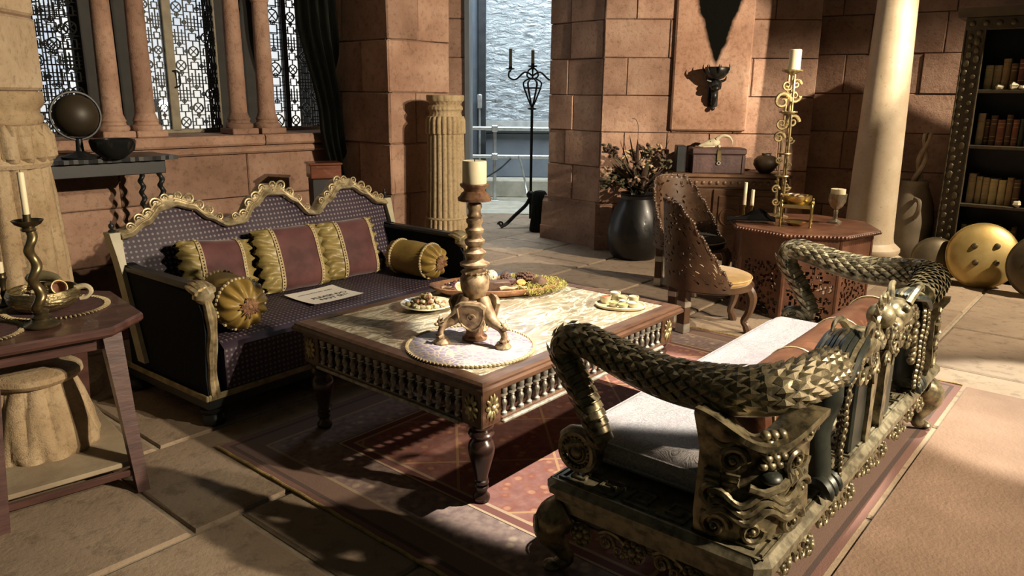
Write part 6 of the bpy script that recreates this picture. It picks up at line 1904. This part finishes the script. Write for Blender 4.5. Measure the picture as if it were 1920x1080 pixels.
for k in range(8):
    a, b = angs[k], angs[(k + 1) % 8]
    A = Vector((orr * math.cos(a), orr * math.sin(a), 0)); B = Vector((orr * math.cos(b), orr * math.sin(b), 0))
    e = (B - A).normalized(); nn = Vector((e.y, -e.x, 0))
    hl = leaf_holes(70, 20 + k, (.10, .10), (.90, .66), (.030, .020), .7)
    def hole(u, v, hl=hl):
        if v < .17 and .20 < u < .80 and ((u - .5) / .30) ** 2 + (v / .17) ** 2 < 1: return True     # arched foot
        if .72 < v < .93: return False
        return hl(u, v)
    pierced(lambda u, v: A.lerp(B, u) + Vector((0, 0, v * (oz - .03))), 40, 60, hole, lambda u, v: nn, .02, 'pierced_side', m_rosew, OT)
    MB().tube([A + Vector((0, 0, 0)), A + Vector((0, 0, oz - .03))], .018, 8).build('corner_post', m_rosew, OT)
def op(u, v, z=oz): g = G(u, v, z); return Vector((g.x, g.y, z + .0006))
# goblet
gp = op(1565, 418)
GBt = thing('silver_goblet', 'engraved silver goblet on the octagonal table', 'goblet', tuple(gp), 0)
gs = gp.xy.length / FPX * 1.02
zg = lambda v: Zat(1567, v, gp.xy) - gp.z
MB().lathe([(0, 0), (gs * 11, 0), (gs * 11, zg(415)), (gs * 4, zg(411)), (gs * 3, zg(402)), (gs * 4, zg(396)), (gs * 3, zg(393)), (gs * 9, zg(388)), (gs * 14, zg(377)), (gs * 14.5, zg(366)), (gs * 15, zg(363)), (gs * 13.5, zg(363)), (gs * 13, zg(376)), (0, zg(384))], 28).build('cup', plain('tarnished_silver', (.30, .27, .20), (.52, .48, .38), 25, .3, .85, bump=.4), GBt)
cd2 = thing('squat_candle', 'squat cream candle sitting in the silver goblet', 'candle', (gp.x, gp.y, gp.z + zg(381)), 0)
MB().lathe([(0, 0), (gs * 10, 0), (gs * 12, .012), (gs * 12, zg(354) - zg(381)), (0, zg(355) - zg(381))], 22).build('wax', m_wax, cd2)
MB().tube([(0, 0, zg(355) - zg(381) - .004), (0, 0, zg(355) - zg(381) + .006)], .0014, 5).build('wick', m_wick, cd2)
# brass gallery stand
bp_ = op(1462, 424); bp2 = op(1518, 428); e = (bp2 - bp_); wst = e.length; ang = math.atan2(e.y, e.x)
m_pol = plain('polished_brass', (.40, .28, .09), (.60, .45, .17), 14, .25, .9)
BG = thing('brass_gallery', 'little four-legged brass gallery stand on the octagonal table', 'stand', tuple(bp_), ang)
hst = Zat(1462, 374, bp_.xy) - bp_.z
prof = [(.004, 0), (.010, 0), (.011, .006), (.006, .012), (.009, .03), (.006, .05), (.010, .06), (.006, .075), (.008, hst * .62), (.006, hst * .7), (.012, hst * .72), (.012, hst * .84), (.006, hst * .88), (.009, hst * .95), (.004, hst), (0, hst)]
for x in (0, wst):
    for y in (0, .20): MB().lathe(prof, 12, (x, y)).build('post', m_pol, BG)
for y in (0, .20): MB().cbox(0, wst, y - .005, y + .005, hst * .70, hst * .84, .002).build('gallery_rail', m_pol, BG, False)
for x in (0, wst): MB().cbox(x - .005, x + .005, 0, .20, hst * .70, hst * .84, .002).build('gallery_rail', m_pol, BG, False)
MB().cbox(0, wst, 0, .20, hst * .70, hst * .735, .002).build('shelf', m_pol, BG, False)
rb_ = Matrix.Rotation(ang, 3, 'Z') @ Vector((wst * .45, .10, 0)) + bp_
BB = thing('brass_bowl', 'copper-rimmed brass bowl of dried pods on the gallery stand', 'bowl', (rb_.x, rb_.y, bp_.z + hst * .736), 0)
MB().lathe([(0, 0), (.05, 0), (.085, .02), (.10, .045), (.105, .075), (.098, .078), (.09, .045), (0, .02)], 28).build('bowl_body', m_pol, BB)
rg = random.Random(5)
for k in range(9):
    mb = MB().tube(bez([(-.034, 0, 0), (0, .003, .004), (.036, 0, .002)], 8), [.004, .006, .0075, .008, .008, .0075, .006, .004, .002][:9], 6)
    py_, pz_ = ((k - 2) * .0175, .056 + .004 * abs(k - 2)) if k < 5 else ((k - 6.5) * .0175, .074)      # five below, four in the gaps above
    o = mb.build('dried_pod', (m_stick, m_cone, m_dry)[k % 3]); o.matrix_world = T(rb_.x, rb_.y, bp_.z + hst * .736) @ rot('Z', 25) @ T(rg.uniform(-.012, .012), py_, pz_) @ rot('Z', rg.uniform(-3, 3))
    tag(o, ('pale', 'dark brown', 'reddish brown')[k % 3] + ' curled pod in the brass bowl on the gallery stand', 'seed pod', 'pods in the brass bowl')
pd_ = Matrix.Rotation(ang, 3, 'Z') @ Vector((wst * .5, .10, 0)) + bp_
BD = thing('brass_dish', 'shallow brass dish under the gallery stand', 'dish', (pd_.x, pd_.y, bp_.z), 0)
MB().lathe([(0, 0), (.05, 0), (.06, .008), (.075, .022), (.07, .023), (.05, .012), (0, .008)], 28).build('dish_body', m_pol, BD)
# dark cloth
def dcl(a, b):
    x = (a - .5) * .34; y = (b - .5) * .17
    return Vector((x, y, .012 + .07 * math.exp(-((x - .05) / .09) ** 2 - ((y) / .06) ** 2) + .010 * math.sin(x * 30 + 6 * math.sin(y * 14)) * math.cos(y * 22) + .012))
dc = MB().surf(dcl, 30, 24).build('dark_cloth', m_wick); cp = op(1400, 412); dc.location = (cp.x - .005, cp.y - .11, oz + .0006); dc.rotation_euler = (0, 0, R(-15))
tag(dc, 'crumpled black cloth on the octagonal table by two candles', 'cloth')
dm = MB().surf(lambda a, b: dcl(a, b) - Vector((0, 0, .006)), 30, 24, flip=True)
dmo = dm.build('cloth_underside', m_wick, dc)
for u, v0, v1, nm in ((1397, 392, 343, 'taller'), (1409, 396, 356, 'shorter')):
    g = Dp(u, 395, OC.y + .18); z0 = oz + .0006
    st_ = thing('brass_pricket', 'brass pricket under the %s pale candle by the black cloth' % nm, 'candlestick', (g.x, OC.y + .18 + (.03 if nm == 'taller' else 0), z0), 0)
    ztp = Zat(u, 385, (g.x, OC.y + .18)) - z0
    MB().lathe([(0, 0), (.022, 0), (.022, .005), (.006, .012), (.008, ztp * .5), (.006, ztp * .8), (.018, ztp), (.010, ztp + .001), (0, ztp + .001)], 16).build('pricket_stem', m_pol, st_)
    cdl = thing('slim_candle', '%s slim pale candle beside the black cloth' % nm, 'candle', (st_.location.x, st_.location.y, z0 + ztp + .0015), 0)
    hc2 = Zat(u, v1, (g.x, OC.y + .18)) - z0 - ztp
    MB().lathe([(0, 0), (.013, 0), (.012, hc2), (0, hc2 - .003)], 14).build('wax', m_wax, cdl)
    MB().tube([(0, 0, hc2 - .005), (0, 0, hc2 + .006)], .0014, 5).build('wick', m_wick, cdl)
# tall gilt scrollwork candelabrum
tcp = Vector((Dp(1460, 395, OC.y + .28).x, OC.y + .28)); 
TCn = thing('gilt_candelabrum', 'tall gilt scrollwork candle stand rising behind the brass gallery', 'candlestick', (tcp.x, tcp.y, oz + .0006), 0)
tz = lambda v: Zat(1465, v, tcp) - oz
k_ = tcp.length / FPX
m_gs = gilt('soft_gilt', (.62, .50, .26), (.20, .15, .07), .35, .7)
MB().lathe([(0, 0), (.07, 0), (.075, .01), (.03, .025), (.014, .05), (.012, .08)], 24).build('base', m_gs, TCn)
for dx, dy in ((-.028, 0), (.02, -.02), (.02, .02)):
    MB().tube([(dx, dy, .02), (dx * 1.0, dy, tz(260)), (dx * .7, dy, tz(140))], .0095, 7).build('upright', m_gs, TCn)
for v, r in ((330, .045), (288, .045), (210, .06), (212, .04)):
    MB().ring((0, 0, tz(v)), r, .007, 24, 6).build('binding_ring', m_gs, TCn)
def sc2(x, v, r, sg, turns=1.4):
    p_, r_ = spiral(r * 1.12, turns, 24, .85, .26, sg); MB().tube([Vector((x + q.x, -.012, tz(v) + q.z)) for q in p_], [max(.0065, w) for w in r_], 6).build('scroll', m_gs, TCn)
for x, v, r, sg in ((-.055, 190, .058, 1), (.03, 180, .042, -1), (.035, 158, .035, 1), (-.045, 232, .04, -1), (.035, 228, .045, 1), (-.03, 160, .035, -1), (-.055, 258, .04, 1), (.03, 262, .028, -1), (-.045, 355, .03, 1), (.035, 350, .03, -1), (-.035, 378, .028, -1), (.035, 376, .028, 1), (.03, 310, .022, 1), (-.04, 300, .025, -1)):
    sc2(x, v, r, sg)
for k in range(5):
    MB().ball((-.05 + .025 * k, -.02, tz(340 + 12 * (k % 3))), .010, 8, 6).build('berry', m_gs, TCn)
MB().lathe([(.012, tz(142)), (.03, tz(138)), (.072, tz(134)), (.075, tz(131)), (.06, tz(132)), (.02, tz(134)), (0, tz(134))], 24).build('drip_pan', m_gs, TCn)
cdt = thing('white_candle', 'broad white candle on top of the gilt candle stand', 'candle', (tcp.x + .012, tcp.y, oz + .0006 + tz(133)), 0)
hc3 = tz(93) - tz(133)
MB().lathe([(0, 0), (k_ * 10, 0), (k_ * 10, hc3 - .004), (k_ * 9, hc3), (0, hc3 - .006)], 22).build('wax', m_wax, cdt)
MB().tube([(0, 0, hc3 - .008), (0, 0, hc3 + .006)], .0016, 5).build('wick', m_wick, cdt)

# ================================================================== marble column
MC = Vector((3.10, 6.52))
t = NT('cream_marble'); n1 = t.noise(5, 8, .6); n2 = t.noise(38, 5, .7)
col = t.mix(.7, t.ramp(n1, [(.3, (.46, .36, .24)), (.7, (.60, .50, .36))]), t.ramp(n2, [(.30, (.45, .40, .34)), (.40, (1, 1, 1))]), 'MULTIPLY')
m_cream = t.fin(col, .5, 0, n2, .15, .006)
CM = thing('marble_column', 'smooth cream marble column on a swelling ringed base', 'column', (MC.x, MC.y, 0), 0)
MB().lathe([(.21, .30), (.20, .35), (.195, .5), (.185, 1.0), (.172, 1.6), (.155, 2.2), (.14, 2.8), (.135, 3.2), (0, 3.2)], 48).build('shaft', m_cream, CM)
MB().lathe([(.30, 0), (.31, .02), (.31, .07), (.29, .085), (.28, .10), (.30, .12), (.305, .15), (.29, .18), (.255, .195), (.25, .21), (.265, .235), (.262, .26), (.235, .285), (.215, .30), (.21, .31)], 48).build('ringed_base', m_cream, CM)

# ================================================================== bookcase with books
BKA = -38; BK0 = Vector((3.70, 6.56))
m_bk = plain('dark_carved_oak', (.030, .022, .012), (.060, .045, .025), 8, .5, bump=.2)
BKC = thing('bookcase', 'tall dark studded bookcase crowded with old books', 'bookcase', (BK0.x, BK0.y, 0), R(BKA))
BWd, BDp, BH = 1.9, .34, 2.16
stw = .155
MB().cbox(0, stw, 0, .05, 0, BH, .006).build('stile', m_bk, BKC, False)
MB().cbox(BWd - stw, BWd, 0, .05, 0, BH, .006).build('stile', m_bk, BKC, False)
MB().cbox(0, .03, .05, BDp, 0, BH, .004).build('side_panel', m_bk, BKC, False)
MB().cbox(BWd - .03, BWd, .05, BDp, 0, BH, .004).build('side_panel', m_bk, BKC, False)
MB().cbox(.03, BWd - .03, BDp - .02, BDp, 0, BH, .002).build('back_panel', m_blackwood, BKC, False)
_, zA = on_line(1830, 168, BK0, R(BKA)); _, zB = on_line(1815, 272, BK0, R(BKA)); _, zC = on_line(1800, 381, BK0, R(BKA)); _, zTop = on_line(1840, 56, BK0, R(BKA))
BH2 = zTop
shz = [.10, zC - .42, zC, zB, zA]
for z in shz: MB().cbox(.03, BWd - .03, .01, BDp - .02, z - .028, z, .004).build('shelf', m_bk, BKC, False)
MB().cbox(0, BWd, -.01, .05, zTop, zTop + .10, .006).build('frieze', m_bk, BKC, False)
MB().loft([[Vector((x, y, z)) for y, z in ((BDp, zTop + .10), (-.01, zTop + .10), (-.05, zTop + .14), (-.06, zTop + .17), (BDp, zTop + .17))] for x in (-.06, BWd + .06)]).build('cornice', m_bk, BKC, False)
m_studs = plain('stud_bronze', (.05, .040, .022), (.12, .095, .055), 20, .45, .5)
rst = random.Random(6)
STD = MB().ball((0, 0, 0), (.016, .010, .018), 8, 6).mesh('stud', m_studs)
for sx in (.045, .105):
    for k in range(int(zTop / .07)):
        z = .05 + k * .07 + (.035 if sx > .1 else 0)
        o = link('stud', STD, BKC, (sx + rst.uniform(-.006, .006), -.002, z)); f = rst.uniform(.8, 1.7); o.scale = (f, 1, f * rst.uniform(.8, 1.2))
for k in range(20): o = link('stud', STD, BKC, (.05 + k * .095, -.012, zTop + .05)); o.scale = (1.5, 1.2, 1.3)
MB().tube([(.006, -.004, 0), (.006, -.004, zTop)], .007, 6).build('stile_bead', m_studs, BKC)
MB().tube([(stw - .006, -.004, 0), (stw - .006, -.004, zTop)], .007, 6).build('stile_bead', m_studs, BKC)
bcols = [('cream', (.36, .28, .15)), ('tan', (.24, .16, .075)), ('dark red', (.11, .03, .022)), ('brown', (.085, .045, .022)), ('green-black', (.025, .03, .022)), ('russet', (.18, .065, .035)), ('yellowed', (.42, .34, .17))]
bm_ = [plain('book_' + n.replace(' ', '_').replace('-', '_'), c, tuple(q * 1.35 for q in c), 14, .6) for n, c in bcols]
m_gilt_line = plain('gilt_tooling', (.40, .30, .12), (.52, .40, .18), 30, .4, .6)
m_page = plain('page_edges', (.40, .33, .2), (.5, .42, .27), 40, .8, stretch=(20, 1, 1))
rb2 = random.Random(15)
names = ['lower', 'second', 'third', 'upper']
BKM = T(BK0.x, BK0.y, 0) @ rot('Z', BKA)
rows = [(shz[4], [6, 0, 1, 3, 2, 4, 3, 4], 'top', .235), (shz[3], [0, 3, 3, 5, 3, 5, 4, 2], 'second', .25), (shz[2], [0, 6, 0, 6, 6, 1, 3], 'third', .25), (shz[1], [0, 4, 4, 1, 3, 1, 4, 0, 3], 'low', .24)]
for z, seq, rn_, hb_ in rows:
    x = stw + .022
    for j, ci in enumerate(seq):
        w = rb2.uniform(.034, .058); hh_ = hb_ * rb2.uniform(.82, 1.04); dd_ = rb2.uniform(.17, .20); y0 = rb2.uniform(.088, .112)
        b = bpy.data.objects.new('old_book', None); COL.objects.link(b)
        b.matrix_world = BKM @ T(x + w / 2, y0, z + .0006)
        nb = ('against the stile', 'second from the stile', 'third from the stile', 'fourth from the stile', 'fifth from the stile', 'sixth from the stile', 'seventh from the stile', 'eighth from the stile', 'ninth from the stile')[j]
        tag(b, '%s bound old book on the %s bookcase shelf, %s' % (bcols[ci][0], rn_, nb), 'book', 'old books in the bookcase')
        mb = MB(); n = 7
        sp_ = [(-w / 2 * math.cos(PI * k / n), .012 - .016 * math.sin(PI * k / n)) for k in range(n + 1)]
        poly = sp_ + [(w / 2, dd_), (w / 2 - .005, dd_), (w / 2 - .005, .02), (-w / 2 + .005, .02), (-w / 2 + .005, dd_), (-w / 2, dd_)]
        poly = [(px_, py_) for px_, py_ in poly]
        mb.prism(poly, 0, hh_); mb.build('binding', bm_[ci], b, False)
        MB().box(-w / 2 + .005, w / 2 - .005, .02, dd_ - .006, .004, hh_ - .006).build('pages', m_page, b, False)
        for q in (.16, .3, .72, .86):
            mb = MB().tube([(p[0] * .90, p[1] - .001, hh_ * q) for p in sp_], .0028, 5); mb.build('spine_band', m_gilt_line if ci in (2, 3, 5) else bm_[ci], b)
        x += w + .003
# small ornaments on the shelves
for x, k, r, lab, cat in ((.30, 4, .028, 'small pale stone ball before the books on the top shelf', 'ornament'), (.40, 4, .034, 'larger pale shell before the books on the top shelf', 'shell'), (.46, 4, .026, 'pale knobbly shell beside the larger one on the top shelf', 'shell'), (.56, 2, .032, 'small pale shell beside the cream books on the third shelf', 'shell')):
    o = lump(r, random.Random(int(x * 100))).build('shelf_ornament', m_bone2); o.matrix_world = BKM @ T(x, .034, shz[k] - min(v.co.z for v in o.data.vertices)); tag(o, lab, cat, 'shells on the bookcase shelves')
bx3 = thing('brown_box', 'square brown box with papers on the third shelf', 'box', (BKM @ Vector((.78, .12, shz[2] + .001))).to_tuple(), R(BKA))
MB().cbox(-.12, .12, -.1, .1, 0, .15, .006).build('box_body', plain('box_leather', (.10, .05, .025), (.16, .085, .045), 12, .6), bx3, False)
MB().surf(lambda a, b: Vector((-.11 + .22 * a, -.09 + .18 * b, .158 + .02 * math.sin(a * 7 + b * 3) + .01)), 8, 8).build('papers', m_paper, bx3)
pp3 = thing('white_scroll', 'loose white paper on the second shelf', 'paper', (BKM @ Vector((.76, .1, shz[3] + .001))).to_tuple(), R(BKA))
MB().tube([(-.12, 0, .022), (.12, .02, .022)], .02, 12).build('paper_roll', m_paper, pp3)

# ================================================================== shields, jug and driftwood by the bookcase
def shield(label, u, v, y, rad, face, mat, tilt, bosses, grp):
    g = Dp(u, v, y)
    o = bpy.data.objects.new('round_shield', None); COL.objects.link(o); tag(o, label, 'shield', grp)
    Mx = T(g.x, y, 0) @ rot('Z', face) @ rot('X', tilt) @ T(0, 0, rad)
    o.matrix_world = Mx
    # dome facing local -y
    rings = []
    for k in range(13):
        f = k / 12; r = rad * math.sin(f * PI / 2) ; d = -.34 * rad * math.cos(f * PI / 2) if True else 0
        rings.append([Vector((max(r, .001) * math.cos(2 * PI * j / 48), d, max(r, .001) * math.sin(2 * PI * j / 48))) for j in range(48)])
    for k in range(12, -1, -1):
        f = k / 12; r = rad * .985 * math.sin(f * PI / 2); d = -.34 * rad * math.cos(f * PI / 2) + .012
        rings.append([Vector((max(r, .001) * math.cos(2 * PI * j / 48), d, max(r, .001) * math.sin(2 * PI * j / 48))) for j in range(48)])
    MB().loft(rings).build('dome', mat, o)
    MB().ring((0, .004, 0), rad * .985, .010, 56, 6, 'Y').build('rim', mat, o)
    for bx_, bz_ in bosses:
        rr = math.hypot(bx_, bz_); d = -.34 * rad * math.sqrt(max(0, 1 - (rr / rad) ** 2))
        MB().lathe([(0, .024), (.012, .022), (.020, .012), (.024, .002), (.026, -.004)], 14).xf(T(bx_, d, bz_) @ rot('X', 90)).build('boss', m_studs, o)
    return o
m_shgold = plain('brushed_gold', (.40, .28, .09), (.56, .42, .17), 5, .48, .65, bump=.1)
m_shdark = plain('dull_bronze', (.09, .07, .04), (.15, .115, .065), 6, .45, .6)
bs4 = [(-.08, .07), (.08, .08), (-.065, -.065), (.085, -.055)]
shield('gold domed shield with four bosses leaning on the bookcase', 1836, 540, 6.09, .268, -20, m_shgold, -14, bs4, 'round shields by the bookcase')
shield('dull bronze domed shield resting on the bookcase stile behind the marble column', 1752, 520, 6.28, .19, -14, m_shdark, -16, [], 'round shields by the bookcase')
shield('dull bronze domed shield to the side of the gold one', 1952, 556, 5.72, .26, -30, m_shdark, -14, bs4, 'round shields by the bookcase')
jg = Dp(1716, 440, 6.78)
JG = thing('stone_jug', 'grey stoneware jug with a handle behind the marble column', 'jug', (jg.x - .045, 6.83, 0), 0)
m_jug = plain('grey_stoneware', (.12, .095, .06), (.19, .15, .10), 7, .55)
MB().lathe([(0, 0), (.13, 0), (.17, .05), (.195, .25), (.20, .45), (.18, .60), (.14, .70), (.115, .76), (.12, .80), (.13, .81), (.115, .81), (.10, .76), (.105, .60), (0, .60)], 36).build('jug_body', m_jug, JG)
MB().tube(bez([(-.06, -.16, .66), (-.06, -.235, .64), (-.06, -.235, .56), (-.06, -.19, .50)], 14), .020, 8).build('handle', m_jug, JG)
dw = thing('driftwood_branch', 'twisted pale driftwood branch standing in the stoneware jug', 'driftwood', (jg.x - .045, 6.83, .582), 0)
m_dw = plain('grey_driftwood', (.26, .19, .12), (.38, .29, .19), 14, .8, bump=.3)
for ph in (0, PI):
    pts = []
    for k in range(26):
        f = k / 25; z = .02 + .62 * f
        pts.append((.03 * math.cos(ph + f * 9) * (1 - .3 * f) + .06 * f, .03 * math.sin(ph + f * 9), z))
    MB().tube(pts, [.028 * (1 - .45 * k / 25) for k in range(26)], 8).build('twisted_strand', m_dw, dw)
